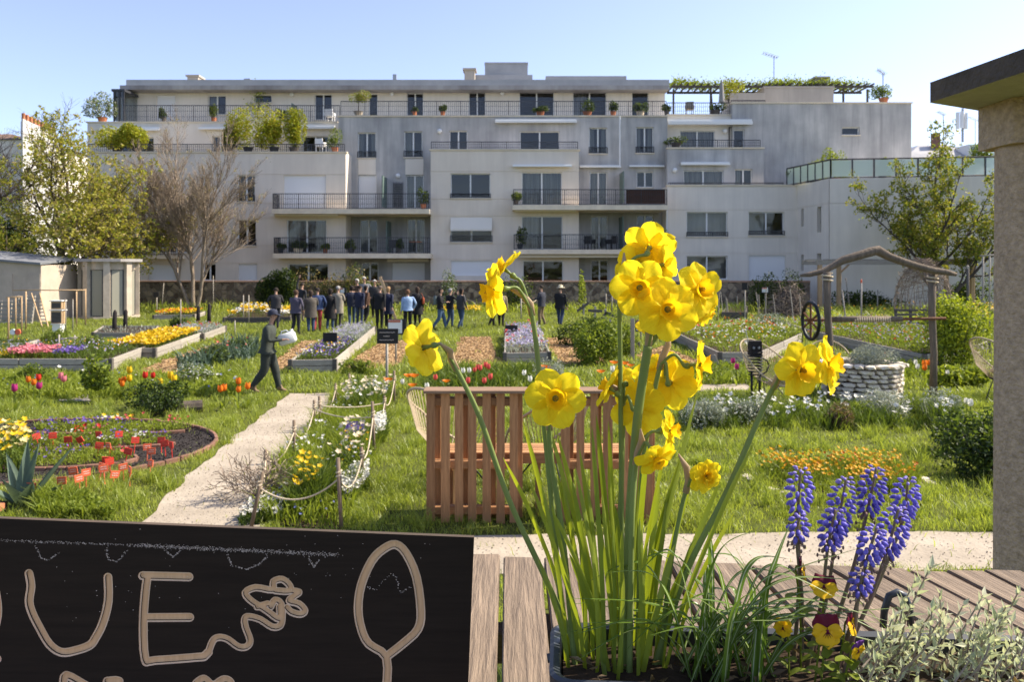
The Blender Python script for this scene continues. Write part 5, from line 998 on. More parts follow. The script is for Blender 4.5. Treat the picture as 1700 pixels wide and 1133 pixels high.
M = rootM(18); t = thing('camera_body', 'small black camera held up by the grey haired person in black', 'camera', M @ Vector((0, .33, 1.46))); m = MB(); m.box((-.06, .3, 1.43), (.06, .35, 1.51), 0, M); m.build('body', 'black_metal', t); m = MB(); m.lathe([(.03, 0), (.03, .05), (0, .05)], 10, M=M @ Matrix.Translation((0, .35, 1.47)) @ Matrix.Rotation(-PI / 2, 4, 'X')); m.build('lens', 'black_metal', t)
# the plank leaning behind the group
t = thing('leaning_plank', 'pale plank leaning upright behind the group of visitors', 'plank', G(652, 540)); board('plank', G(658, 534) + Vector((0, 0, .0)), P(631, 460, G(0, 534).y + .4), .14, .04, 'pine', t, side=(1, 0, 0))
# ---------------------------------------------------------------- trees
def tube_np(bucket, pts, rad, n): bucket.append((pts, rad, n))
def grow(mb, tips, p, d, L, r, lev, P_):
    """one branch and its side branches; tips collects (point, direction) for the leaves"""
    nseg = 5 if lev < 2 else 3; pts = [p]; rad = [r]; d = d.normalized(); q = p
    for i in range(nseg):
        d = (d + Vector((R.gauss(0, 1), R.gauss(0, 1), R.gauss(0, 1))) * P_['wob'] + Vector((0, 0, P_['up'])) * (.5 if lev else .1)).normalized(); q = q + d * (L / nseg); pts.append(q); rad.append(max(P_.get('rmin', .004), r * (1 - .55 * (i + 1) / nseg)))
    mb.tube(pts, rad, 8 if lev == 0 else 5 if lev < 3 else 3, cap=False)
    if lev >= P_['lev']:
        for k in range(1, len(pts)): tips.append((pts[k], d))
        return
    nb = P_['nb'][lev]
    for k in range(nb):
        f = P_['start'][lev] + (1 - P_['start'][lev]) * (k + R.random()) / nb; i = min(nseg - 1, int(f * nseg)); b = pts[i].lerp(pts[i + 1], f * nseg - i); rr = rad[i] * P_['rr']
        a = R.uniform(0, 6.28); ax = d.cross(Vector((math.cos(a), math.sin(a), .3))).normalized(); nd = (Matrix.Rotation(R.uniform(*P_['ang']), 3, ax) @ d); grow(mb, tips, b, nd, L * R.uniform(*P_['lr']) * (1.15 - .5 * f), rr, lev + 1, P_)
    if lev < 2: grow(mb, tips, pts[-1], d, L * .6, rad[-1], lev + 1, P_)
def tree(name, label, base, trunks, P_, bark, crown=None, cat='tree'):
    t = thing(name, label, cat, base); tips = []
    for k, (d, L, r) in enumerate(trunks): mb = MB(); grow(mb, tips, Vector(base) - Vector((0, 0, .1)) + Vector((.1 * k, 0, 0)), Vector(d), L, r, 0, P_); mb.build('trunk', bark, t, True)
    if crown:
        tp = np.array([q[0] for q in tips]); n, size, spread, mats = crown; vx = np.unique(np.floor(tp / .55).astype(int), axis=0, return_inverse=True)[1].ravel(); wt_ = 1 / np.bincount(vx)[vx] ** .75; cl = tp[NR.choice(len(tp), n // 7 + 1, p=wt_ / wt_.sum())] + NR.normal(size=(n // 7 + 1, 3)) * spread; sel = cl[NR.integers(0, len(cl), n)] + NR.normal(size=(n, 3)) * .075; sets = []
        mi = NR.choice(len(mats), n, p=[m[1] for m in mats]); 
        for k in range(len(mats)): sets.append(leafcards(sel[mi == k], size, .6) + (k,))
        o = link('crown', combine('crown', sets, [m[0] for m in mats]), t); o['kind'] = 'stuff'
    return t
TP = dict(wob=.12, up=.10, lev=4, nb=[6, 5, 4, 4], start=[.3, .25, .2, .15], rr=.62, ang=(.5, 1.05), lr=(.55, .8))
g = Vector((PX(88, 42), 42, 0)); R.seed(21)
tree('budding_tree', 'large tree with fresh yellow green leaves beside the kiosk', g, [((.02, 0, 1), 5.4, .24), ((.85, .1, 1), 4.2, .15)], dict(TP, nb=[7, 5, 4, 4], lr=(.6, .85)), 'bark', (27000, .16, .22, [('leaf_young', .62), ('leaf_bright', .16), ('leaf_tan', .22)]))
R.seed(5); g = Vector((PX(22, 44), 44, 0))
tree('budding_tree', 'smaller leafing tree at the far left edge', g, [((-.05, 0, 1), 4.3, .13)], TP, 'bark', (9000, .15, .18, [('leaf_young', .5), ('leaf_bright', .3), ('leaf_mid', .2)]))
R.seed(11); g = Vector((PX(318, 44), 44, 0))
BT = dict(rmin=.0085, wob=.07, up=.13, lev=4, nb=[8, 7, 6, 5], start=[.3, .15, .12, .1], rr=.55, ang=(.25, .7), lr=(.5, .75))
tree('bare_tree', 'bare multi stemmed tree with pale twigs before the apartment building', g, [((-.3, 0, 1), 5.0, .11), ((-.05, .1, 1), 5.5, .13), ((.27, 0, 1), 5.3, .12)], dict(BT, ang=(.22, .6)), 'bark_light', (2200, .08, .08, [('leaf_tan', .8), ('leaf_young', .2)]))
R.seed(8); g = Vector((PX(1556, 40), 40, 0))
tree('leafing_tree', 'spreading tree with yellow green leaves before the right wing', g, [((-.02, 0, 1), 5.6, .18), ((-.25, 0, 1), 4.2, .1), ((.28, 0, 1), 4.4, .11)], dict(TP, nb=[7, 5, 4, 3], lev=4, lr=(.42, .62), ang=(.4, .85)), 'bark', (21000, .145, .16, [('leaf_mid', .12), ('leaf_young', .5), ('leaf_bright', .38)]))
R.seed(3); g = Vector((PX(-70, 66), 66, 0))
tree('distant_tree', 'distant leafless tree at the upper left corner', g, [((.05, 0, 1), 9.5, .28)], dict(TP, lev=4, up=.12, nb=[7, 5, 5, 4], start=[.4, .3, .2, .1]), 'twig_dark')
R.seed(99)
# ---------------------------------------------------------------- shrubs
def foliage(c, rx, ry, rz, n, size, mats, lump=6, asp=.55):
    """leaves spread through several uneven lumps"""
    L = []
    for k in range(lump): a = R.uniform(0, 6.28); f = R.random() ** .6 * .62; L.append((c[0] + rx * f * math.cos(a), c[1] + ry * f * math.sin(a), c[2] + rz * R.uniform(.25, .72), R.uniform(.32, .55)))
    L = np.array(L); pick = NR.integers(0, lump, n); d = NR.normal(size=(n, 3)); d /= np.linalg.norm(d, axis=1)[:, None]; rad = NR.uniform(.35, 1, n) ** .5
    pos = L[pick, :3] + d * (L[pick, 3] * rad)[:, None] * np.array([rx, ry, rz]) * 1.1; pos = pos[pos[:, 2] > c[2] + .01]; mi = NR.choice(len(mats), len(pos), p=[m[1] for m in mats])
    return combine('foliage', [leafcards(pos[mi == k], size, asp) + (k,) for k in range(len(mats)) if (mi == k).any()], [m[0] for m in mats if True][:len(mats)])
def shrub(name, label, base, rx, ry, rz, n, size, mats, lump=6, cat='shrub', stems=5, flowers=None, asp=.55):
    t = thing(name, label, cat, base); o = link('foliage', foliage(base, rx, ry, rz, n, size, mats, lump, asp), t); o['kind'] = 'stuff'
    mb = MB()
    for k in range(stems): a = R.uniform(0, 6.28); mb.tube([Vector(base) + Vector((0, 0, -.03)), Vector(base) + Vector((rx * .3 * math.cos(a), ry * .3 * math.sin(a), rz * .35)), Vector(base) + Vector((rx * .55 * math.cos(a), ry * .55 * math.sin(a), rz * .7))], [.02, .014, .006], 4, cap=False)
    o = mb.build('stems', 'twig_dark', t); o['kind'] = 'stuff'
    if flowers:
        m, n2, s2 = flowers; d = NR.normal(size=(n2, 3)); d /= np.linalg.norm(d, axis=1)[:, None]; d[:, 2] = np.abs(d[:, 2]); pos = np.array(base) + d * np.array([rx, ry, rz]) * NR.uniform(.75, 1.02, (n2, 1)); o = link('blossoms', combine('blossoms', [blossoms(pos, s2) + (0,)], [m]), t); o['kind'] = 'stuff'
    return t
mid = [('leaf_mid', .6), ('leaf_dark', .4)]; brt = [('leaf_bright', .6), ('leaf_mid', .4)]; dark = [('leaf_dark', .75), ('leaf_mid', .25)]; grym = [('leaf_grey', 1.0)]
W = lambda x, D, z=0: Vector((PX(x, D), D, z))
shrub('evergreen_shrub', 'dark rounded evergreen shrub against the stone wall', W(468, 45), 1.45, .8, 2.1, 9000, .13, [('leaf_dark', .6), ('leaf_mid', .4)])
shrub('climbing_rose', 'brown twiggy climbing rose along the wall top', W(545, 45.5), 2.2, .5, 2.1, 3000, .11, [('leaf_tan', .5), ('leaf_dark', .5)], 9, flowers=('petal_pink', 40, .1))
shrub('wall_shrub', 'leafy shrub on the wall above the white haired visitors', W(610, 45.6), 1.4, .6, 2.3, 3600, .13, [('leaf_mid', .6), ('leaf_tan', .4)])
shrub('wall_shrub', 'small pale shrub standing before the central block', W(745, 44.5), .6, .5, 2.1, 1300, .12, [('leaf_grey', .4), ('leaf_mid', .6)]); shrub('young_tree', 'slim yellow green sapling left of the tall daffodils', W(968, 42), .32, .3, 2.1, 520, .12, [('leaf_lime', .5), ('leaf_bright', .5)], 5)
shrub('wall_shrub', 'shrub on the wall right of the left daffodil bloom', W(855, 45), 1.3, .5, 1.9, 1500, .12, mid); shrub('purple_shrub', 'dark purple leaved shrub left of the timber pergola', W(1300, 44), 1.3, .8, 2.0, 2600, .12, [('leaf_dark', .7), ('leaf_mid', .3)])
shrub('wall_shrub', 'green shrub against the wing right of the roller shutter', W(1268, 44.6), 1.1, .6, 1.9, 1800, .12, mid); shrub('hedge_plants', 'dark hedge below the right wing behind the pergola', W(1440, 43.5), 2.6, .6, 1.15, 3400, .13, dark, 9); shrub('hedge_plants', 'green hedge under the leafing tree by the column', W(1610, 42), 1.8, .6, 1.9, 3000, .13, mid, 7)
shrub('ivy_clump', 'dark ivy clump at the foot of the budding tree', W(112, 44.5), 1.1, .5, 1.9, 1700, .12, mid); shrub('dark_conifer', 'dark green conifer hedge behind the garden shed', W(15, 52), 3.2, 1.2, 6.6, 9500, .2, dark, 9)
shrub('euphorbia', 'big lime yellow euphorbia bush behind the right well post', G(1592, 608), 1.02, .8, 1.62, 9000, .085, [('leaf_lime', .72), ('leaf_mid', .28)], 22, stems=10)
shrub('dark_shrub', 'dark feathery shrub low by the concrete column', G(1632, 792), .66, .5, .72, 4200, .06, [('leaf_dark', .6), ('leaf_mid', .4)], 9); shrub('dark_shrub', 'dark green shrub above the right end of the orange flowers', G(1605, 750), .62, .5, .55, 4200, .055, mid, 8)
shrub('fern_shrub', 'bright leafy shrub in the vegetable plot below the crosses', G(985, 604), .8, .7, 1.05, 4200, .09, [('leaf_bright', .55), ('leaf_mid', .45)], 9); shrub('fern_shrub', 'low ferny plants left of the vegetable crosses', G(965, 575), .95, .6, .8, 2600, .1, mid, 8); shrub('fern_shrub', 'bright bush at the upright grey post', G(1035, 592), .7, .6, 1.0, 2600, .09, brt, 8)
for x, y, s, lab in ((1165, 712, .42, 'grey santolina mound at the left of the white narcissi'), (1240, 706, .4, 'grey santolina mound below the coil sculpture'), (1478, 700, .45, 'grey santolina mound below the stone well'), (1560, 700, .4, 'grey santolina mound left of the dark shrubs'), (910, 640, .42, 'silver grey mound behind the front daffodil bloom')): shrub('santolina', lab, G(x, y), s, s * .8, s * 1.15, 2400, .04, grym, 8, cat='plant')
shrub('dry_grass_tuft', 'reddish brown dry tuft among the white narcissi', G(1395, 712), .34, .3, .38, 1500, .09, [('leaf_dry', 1.0)], 5, cat='plant', asp=.12); shrub('silver_plant', 'silver leaved plant spilling over the stone well', Vector((wx, wy - .12, .62)), .62, .55, .34, 3600, .05, grym, 10, cat='plant', asp=.3)
shrub('spiky_herb', 'dark bushy herb above the round mulch bed', G(262, 680), .62, .4, .5, 2300, .06, [('leaf_dark', .5), ('leaf_mid', .5)], 7, cat='plant'); shrub('herb_mound', 'dark herb mound left of the path corner', G(262, 690), .5, .35, .4, 1500, .055, dark, 5, cat='plant'); shrub('leaning_shrub', 'leaning leafy plant on a dark stem in the left border', G(162, 668) + Vector((0, 0, .25)), .45, .35, .55, 900, .11, brt, 5, cat='plant'); shrub('broad_leaf_plant', 'broad bright leaves right of the stone well', G(1590, 640), .75, .5, .42, 1500, .13, [('leaf_bright', .8), ('leaf_lime', .2)], 8, cat='plant'); shrub('herb_mound', 'grey green herbs beside the gardener', G(330, 640), .5, .4, .45, 1300, .07, [('leaf_grey', .5), ('leaf_mid', .5)], 6, cat='plant'); shrub('lavender', 'pale grey lavender in the far plant nursery', G(1275, 552), .9, .6, .65, 2400, .07, [('leaf_grey', .6), ('leaf_mid', .4)], 8, cat='plant'); shrub('iris_bed_plant', 'leafy plants behind the weathered raised bed on the right', G(1290, 572), .9, .6, .5, 1800, .12, brt, 8, cat='plant', asp=.2)
for x, y, lab, rr in ((55, 640, 'round green herb at the left edge', .45), (395, 590, 'tall grey green artichokes left of the gardener', .5), (350, 606, 'leafy iris clump beside the left chip path', .5), (300, 545, 'bushy herb in the bed behind the yellow pansies', .5), (90, 575, 'leafy greens behind the bent hurdle', .55), (150, 590, 'dark leafy greens in the pink flower bed', .5), (595, 622, 'low green plants at the foot of the viola bed', .45), (1120, 640, 'green clump below the right daffodil blooms', .4), (1330, 640, 'green clump behind the right pair of daffodils', .45)):
    shrub('leafy_clump', lab, G(x, y), rr, rr * .8, rr * .95, 1300, .09, brt if R.random() < .5 else mid, 6, cat='plant', asp=.3)
# ---------------------------------------------------------------- balcony and roof greenery
def potted(label, x, y, D, w, h, mats, n=500, size=.13, pot=None, flowers=None, z=None, trunk=0):
    pot = pot or ('terracotta' if 'terracotta' in label else R.choice(('terracotta', 'timber_dark', 'planter_plastic', 'slab_edge'))); w *= R.uniform(.9, 1.35); h *= R.uniform(.85, 1.3); n = int(n * 1.4)
    b = P(x, y, D); t = thing('potted_plant', label, 'potted plant', b); m = MB(); pw = max(.14, min(.32, w * .45)); m.lathe([(pw * .72, 0), (pw, .3), (pw * 1.08, .31), (pw * .9, .32), (0, .3)], 10, b); m.build('pot', pot, t)
    if trunk: m = MB(); m.tube([b + Vector((0, 0, .2)), b + Vector((.03, 0, .3 + trunk))], .035, 5); m.build('trunk', 'bark', t)
    o = link('foliage', foliage(b + Vector((0, 0, .25 + trunk)), w, w * .7, h, n, size, mats, 5), t); o['kind'] = 'stuff'
potted('large olive shrub in a terracotta pot at the left roof corner', 170, 203, 53.5, 1.05, 1.7, [('leaf_grey', .5), ('leaf_mid', .5)], 1500, .13)
potted('clipped olive tree in a wooden pot on the upper terrace', 595, 193, 52.3, .75, .8, [('leaf_tan', .4), ('leaf_bright', .6)], 900, .1, 'timber_grey', trunk=.7)
gold = [('leaf_gold', .6), ('leaf_lime', .4)]
for x, w, h, lab in ((195, 1.5, 1.5, 'yellow bamboo at the left of the lower terrace'), (228, 1.4, 1.45, 'yellow bamboo right of the first awning'), (412, 1.9, 2.4, 'lush yellow bamboo in the middle of the lower terrace'), (455, 1.4, 2.0, 'thin bamboo beside the tall yellow bamboo'), (488, .7, 2.3, 'tall narrow yellow bamboo on the lower terrace'), (380, .7, 1.5, 'grey flowering bush left of the bamboo')): potted(lab, x, 253, 50.5, w, h, gold if 'yellow' in lab else [('leaf_tan', .6), ('leaf_bright', .4)], 2200, .15, 'timber_dark')
for x, y, D, w, h, lab in ((272, 203, 53.6, .4, .6, 'small potted bush by the left penthouse shutter'), (355, 203, 53.6, .45, .9, 'climbing plant pot under the left penthouse window'), (468, 203, 53.6, .4, .6, 'dark pot bush by the terrace divider'), (735, 193, 52.2, .42, .5, 'low round bush on the upper terrace before a plain wall'), (688, 193, 52.2, .4, .25, 'low plant tray before the third penthouse window'), (897, 193, 52.2, .55, .35, 'round clipped bush before the wide penthouse window'), (975, 193, 52.2, .55, .7, 'dark bush before the right wide penthouse window'), (1018, 193, 52.2, .35, .6, 'spiky pot plant on the upper terrace'), (1063, 193, 52.2, .6, .5, 'rounded box bush near the right terrace end'), (1107, 191, 52.9, .35, .5, 'lime box bush at the terrace corner'), (1188, 191, 53, .6, .45, 'low green bush under the folded parasol'), (1122, 246, 51.4, .65, .4, 'leafy plant at the left end of the right balcony'), (556, 253, 50.6, .55, 1.0, 'dark bush at the right end of the lower terrace'), (466, 421, 49.1, .35, .4, 'potted plant at the left end of the lower balcony'), (495, 421, 49.1, .6, .4, 'wide trough of greens on the lower left balcony'), (540, 421, 49.1, .35, .4, 'small pot plant on the lower left balcony'), (583, 421, 49.3, .4, .5, 'pot plant before the recessed door on the lower balcony'), (662, 421, 49.3, .35, .45, 'ball tree in a pot on the lower left balcony'), (857, 340, 49.2, .35, .5, 'box bush in a tall planter on the upper centre balcony'), (863, 414, 49.2, .4, .9, 'slim tree in a pot on the lower centre balcony'), (1085, 414, 49.2, .7, .9, 'leafy bush at the right end of the lower centre balcony'), (703, 347, 49.2, .4, .9, 'airy pot plant at the right end of the upper left balcony')): potted(lab, x, y, D, w, h, mid if R.random() < .6 else brt, 420, .12)
for x, w, h, lab, mm in ((1352, 1.4, 1.3, 'bright bush behind the angled glass balustrade', [('leaf_lime', .6), ('leaf_bright', .4)]), (1330, 1.1, .8, 'olive bush behind the left glass panes', mid), (1390, 1.0, 1.4, 'tall bright bush at the balustrade corner', [('leaf_lime', .5), ('leaf_bright', .5)]), (1465, .55, .8, 'small bright bush behind the long glass balustrade', brt), (1625, .8, 1.0, 'bushes behind the right glass panes', brt)): potted(lab, x, 308 - (x - 1324) * .06, 50.4 if x < 1400 else 47.5, w, h, mm, 1400, .13)
potted('yellow flowering roof bush beside the folded parasol', 1215, 172, 54.5, .8, 1.3, gold, 800, .13); potted('green roof bush at the right end of the roof garden', 1467, 171, 53, .8, .9, brt, 700, .13)
t = thing('roof_vine', 'green vine covering the roof pergola', 'vine', W(1280, 57, zt)); pos = np.stack([NR.uniform(PX(1116, 57), PX(1440, 57), 9000), NR.uniform(56.4, 58.8, 9000), PZ(148, 57) + .25 + NR.gamma(2.2, .085, 9000)], 1); k = (np.sin(pos[:, 0] * 1.7) + np.sin(pos[:, 0] * .63 + 1)) * .5; pos[:, 2] += k * .12; pos = pos[NR.random(len(pos)) < .7 + .3 * k]; o = link('foliage', combine('foliage', [leafcards(pos, .16) + (0,)], ['leaf_bright']), t); o['kind'] = 'stuff'
m = MB(); m.tube([(PX(1180, 57) + .1, 56.9, PZ(193, 57)), (PX(1181, 57), 56.8, PZ(170, 57)), (PX(1180, 57), 56.9, PZ(146, 57))], .04, 5); m.build('stem', 'bark', t)
t = thing('folded_parasol', 'folded grey parasol on the right roof terrace', 'parasol', P(1198, 191, 53.4)); m = MB(); b = P(1198, 191, 53.4); m.tube([b, b + Vector((0, 0, 2.35))], .03, 6); m.build('pole', 'metal_grey', t); m = MB(); m.lathe([(.1, .75), (.2, .9), (.16, 1.5), (.12, 2.0), (.03, 2.35)], 9, b); m.build('canopy', 'curtain', t)
t = thing('wall_climber', 'bare climbing plant on the left penthouse wall', 'climber', P(430, 200, 55.8)); tips = []; mb = MB(); R.seed(4); grow(mb, tips, P(428, 199, 55.8), Vector((-.1, 0, 1)), 1.6, .04, 1, dict(TP, lev=3, nb=[4, 4, 4], ang=(.5, 1.4))); mb.build('stems', 'bark', t)['kind'] = 'stuff'; tp = np.array([q[0] for q in tips]); tp[:, 1] = np.minimum(tp[:, 1], 55.9); link('foliage', combine('foliage', [leafcards(tp[NR.integers(0, len(tp), 350)] + NR.normal(size=(350, 3)) * .12 - np.array([0, .1, 0]), .12) + (0,)], ['leaf_bright']), t)['kind'] = 'stuff'
# balcony furniture
def balcony_chair(label, x, y, D, m, rz):
    b = P(x, y, D); t = thing('balcony_chair', label, 'chair', b, rz)
    for nm, lo, hi in (('seat', (-.27, -.26, .36), (.27, .26, .44)), ('backrest', (-.27, .22, .44), (.27, .28, .85)), ('armrest', (-.31, -.26, .44), (-.275, .24, .62)), ('armrest', (.275, -.26, .44), (.31, .24, .62))): q = MB(); q.box(lo, hi); q.build(nm, m, t, world=False)
    for sx in (-.23, .23):
        for sy in (-.22, .22): q = MB(); q.box((sx - .025, sy - .025, 0), (sx + .025, sy + .025, .36)); q.build('leg', m, t, world=False)
for a in (('black armchair at the left of the lower centre balcony', 979, 414.6, 49.5, 'black_metal', 2.6), ('black armchair at the right of the lower centre balcony', 1015, 414.6, 49.5, 'black_metal', -2.4), ('dark chair on the lower left balcony by the divider', 655, 421, 49.7, 'rail_dark', 2.9), ('white folding chair on the upper terrace left of the divider', 548, 203, 53.9, 'shutter_white', 3.0), ('white chair on the lower terrace right of the bamboo', 533, 253, 51, 'shutter_white', 2.8), ('pale chair on the right roof terrace by the railing', 1145, 191, 53.4, 'timber_grey', 2.9)): balcony_chair(*a)
t = thing('balcony_table', 'round table on the lower left balcony', 'table', P(690, 421, 49.6)); q = MB(); b = P(690, 421, 49.6); q.lathe([(0, .7), (.4, .7), (.4, .74), (0, .74)], 14, b); q.build('top', 'terracotta', t); q = MB(); q.tube([b, b + Vector((0, 0, .7))], .04, 6); q.build('leg', 'rail_dark', t)
# ---------------------------------------------------------------- flower planting (nobody could count it)
def planting(name, label, poly, z, n, h, leaf, flowers=(), wd=.018, lean=.5, cards=0, csize=.06, clump=0):
    poly = [Vector(p) for p in poly]; q = scatter(poly, n)
    kk = np.clip(np.array([noise.noise(Vector((a * 2.1, b * 2.1, z * 5 + h * 9))) * .75 + .5 for a, b in q]), 0, 1); sel_ = NR.random(len(q)) < .25 + 1.1 * kk; q, kk = q[sel_], kk[sel_]; hh = h * (.35 + 1.05 * kk); sets = [blades(z3(q, z), hh, wd, lean) + (0,)]; mats = [leaf]
    if cards: q2 = scatter(poly, cards); sets.append(leafcards(z3(q2, z) + np.array([0, 0, 1]) * (NR.random((len(q2), 1)) * h * .8), csize) + (0,))
    for m, k, s, hf in flowers:
        if clump: cc = scatter(poly, max(1, k // clump)); q3 = cc[NR.integers(0, len(cc), k)] + NR.normal(size=(k, 2)) * .11; q3 = q3[inpoly(q3, poly)]
        else: q3 = scatter(poly, k)
        pos = z3(q3, z); pos[:, 2] += h * hf * NR.uniform(.7, 1.2, len(pos)); mats.append(m); sets.append(blossoms(pos, s) + (len(mats) - 1,))
    return tag(link(name, combine(name, sets, mats)), label, 'flowers', kind='stuff')
def bp(k, s=.96): C_, h = BEDS[k]; c = sum(C_, Vector()) / len(C_); return [c.lerp(p, s) for p in C_], h - .06
def subp(poly, u0, u1, v0, v1): a, b, c, d = poly[:4]; f = lambda u, v: a.lerp(b, u).lerp(d.lerp(c, u), v); return [f(u0, v0), f(u1, v0), f(u1, v1), f(u0, v1)]
p, z = bp('A'); planting('bed_herbs', 'mixed herbs growing in the long left raised bed', p, z, 2600, .25, 'leaf_mid', [('petal_lilac', 260, .05, 1), ('petal_amber', 60, .05, 1)], cards=2200); planting('pink_hyacinths', 'pink hyacinths at the front of the long left raised bed', subp(p, .42, .64, .02, .4), z, 300, .22, 'leaf_bright', [('petal_pink', 420, .09, 1.1)]); planting('yellow_primroses', 'yellow primroses at the left end of the long left bed', subp(p, .28, .42, .02, .4), z, 150, .15, 'leaf_bright', [('petal_yellow', 140, .08, 1.1)]); planting('blue_grape_hyacinths', 'blue flowers right of the pink hyacinths', subp(p, .66, .78, .02, .4), z, 150, .2, 'leaf_mid', [('petal_violet', 160, .07, 1.1)])
p, z = bp('B'); planting('yellow_pansies', 'dense bright yellow pansies filling a raised bed', p, z, 900, .18, 'leaf_mid', [('petal_yellow', 1500, .11, 1.15), ('petal_pale', 60, .1, 1.2)], cards=900); p, z = bp('B2'); planting('bed_herbs', 'grey green herbs in the bed behind the yellow pansies', p, z, 900, .2, 'leaf_grey', [('petal_red', 40, .07, 1), ('petal_lilac', 120, .05, 1)], cards=800)
p, z = bp('C'); planting('violas', 'purple and yellow violas in the middle raised bed', subp(p, 0, 1, 0, .5), z, 800, .16, 'leaf_mid', [('petal_violet', 260, .06, 1), ('petal_white', 90, .06, 1), ('petal_amber', 30, .06, 1.2)], cards=1200); planting('grey_herbs', 'blue grey herbs at the back of the middle raised bed', subp(p, 0, 1, .5, 1), z, 900, .25, 'leaf_grey', [('petal_lilac', 320, .05, 1)], cards=900)
p, z = bp('D'); planting('blue_flowers', 'lilac blue flowers in the bed behind the pallets', p, z, 1100, .28, 'leaf_grey', [('petal_lilac', 800, .06, 1), ('petal_white', 150, .06, .9), ('petal_amber', 60, .06, .7), ('petal_coral', 25, .1, 1.3)], cards=1200)
p, z = bp('E'); planting('bed_flowers', 'mixed low flowers in the weathered right bed', p, z, 1800, .25, 'leaf_bright', [('petal_white', 220, .07, 1), ('petal_orange', 40, .08, 1.5), ('petal_red', 10, .12, 1.5), ('petal_amber', 30, .07, 1.1)], cards=2400, csize=.08)
p, z = bp('F'); planting('bed_flowers', 'low flowering plants in the long bed behind the well', p, z, 3800, .25, 'leaf_bright', [('petal_red', 80, .07, 1), ('petal_lilac', 500, .06, 1), ('petal_amber', 80, .07, 1)], cards=4200, csize=.08)
p, z = bp('H'); planting('bed_herbs', 'grassy herbs in the small far left bed', p, z, 500, .2, 'leaf_mid'); p, z = bp('I'); planting('yellow_flowers', 'yellow and red flowers in the far bed near the bare tree', p, z, 400, .2, 'leaf_mid', [('petal_yellow', 260, .13, 1.1), ('petal_red', 60, .12, 1.1)]); p, z = bp('J'); planting('yellow_white_flowers', 'rows of yellow and white flowers in the far bed by the visitors', p, z, 500, .25, 'leaf_mid', [('petal_yellow', 420, .14, 1.1), ('petal_white', 240, .14, 1.1)], clump=30)
p, z = bp('K'); planting('bed_herbs', 'sparse grey plants in the low pale bed', p, z, 300, .15, 'leaf_grey'); p, z = bp('L'); planting('bed_herbs', 'plants in the dark far right bed', p, z, 200, .35, 'leaf_mid'); p, z = bp('M'); planting('bed_herbs', 'plants in the dark bed under the crosses', p, z, 200, .3, 'leaf_mid')
PG = lambda *q: [G(*v) for v in q]
planting('far_yellow_flowers', 'yellow flowers under the climbing frame by the kiosk', PG((70, 520), (138, 520), (138, 513), (70, 513)), 0, 500, .5, 'leaf_mid', [('petal_yellow', 220, .16, 1.1)]); planting('far_yellow_row', 'yellow flower row at the foot of the stone wall right of the trio', PG((730, 524), (800, 524), (800, 517), (730, 517)), 0, 300, .3, 'leaf_mid', [('petal_yellow', 160, .14, 1.1)]); planting('far_yellow_row', 'second yellow flower row at the upper far bed near the visitors', PG((400, 524), (450, 524), (450, 516), (400, 516)), 0, 400, .4, 'leaf_mid', [('petal_yellow', 160, .15, 1.1), ('petal_white', 100, .15, 1.1)]); planting('wall_foot_plants', 'long green planting along the foot of the stone wall', PG((230, 520), (1330, 520), (1330, 514), (230, 514)), 0, 5000, .55, 'grass_far', wd=.05, cards=2600, csize=.14); planting('right_back_plants', 'tall green planting below the timber pergola', PG((1340, 545), (1640, 548), (1640, 520), (1340, 520)), 0, 5000, .55, 'grass_far', [('petal_amber', 60, .1, 1.1)], wd=.05, cards=2600, csize=.12)
planting('yellow_blooms', 'yellow blooms behind the euphorbia beside the column', PG((1595, 552), (1650, 556), (1650, 540), (1595, 540)), 0, 400, .8, 'leaf_bright', [('petal_yellow', 150, .1, 1.1)], wd=.05, cards=500, csize=.1)
cc = G(1392, 800); pl = disc((PX(1392, 9.6), 9.62), .94, .72); planting('orange_tulips', 'dense low orange and yellow tulips in a round bed', pl, .0, 4200, .2, 'leaf_bright', [('petal_amber', 330, .05, 1.2), ('petal_yellow', 80, .045, 1.15), ('petal_orange', 60, .045, 1.05)], wd=.012, cards=1400, csize=.04, clump=6); o, q = sheet('round_bed_soil', disc((PX(1392, 9.6), 9.6), .96, .75), .007, 'soil', edge=.05); struct(o); NOGRASS.append(pl)
border = PG((425, 868), (445, 800), (490, 745), (525, 705), (560, 670), (585, 648), (655, 655), (640, 705), (622, 770), (604, 812), (568, 884)); NOGRASS.append(border); o, q = sheet('border_soil', border, .009, 'soil', edge=.05); struct(o)
planting('border_foliage', 'green bulb foliage in the roped flower border', border, 0, 9000, .26, 'leaf_bright', [('petal_white', 120, .05, 1.0), ('petal_blue', 260, .035, .6)], wd=.016, cards=2600, csize=.045, clump=8)
planting('white_candytuft', 'white candytuft at the right edge of the roped border', PG((575, 845), (612, 815), (612, 790), (590, 795), (565, 820)), 0, 500, .16, 'leaf_mid', [('petal_white', 420, .045, 1.1)], cards=600, csize=.03); planting('white_candytuft', 'white candytuft mound beside the upper rope stakes', PG((620, 745), (640, 735), (640, 715), (622, 720)), 0, 300, .25, 'leaf_mid', [('petal_white', 260, .05, 1.1)]); planting('white_candytuft', 'white flowers in the front left of the roped border', PG((395, 876), (470, 868), (470, 842), (440, 840), (400, 862)), 0, 900, .13, 'leaf_mid', [('petal_white', 120, .05, 1.1)], cards=900, csize=.03)
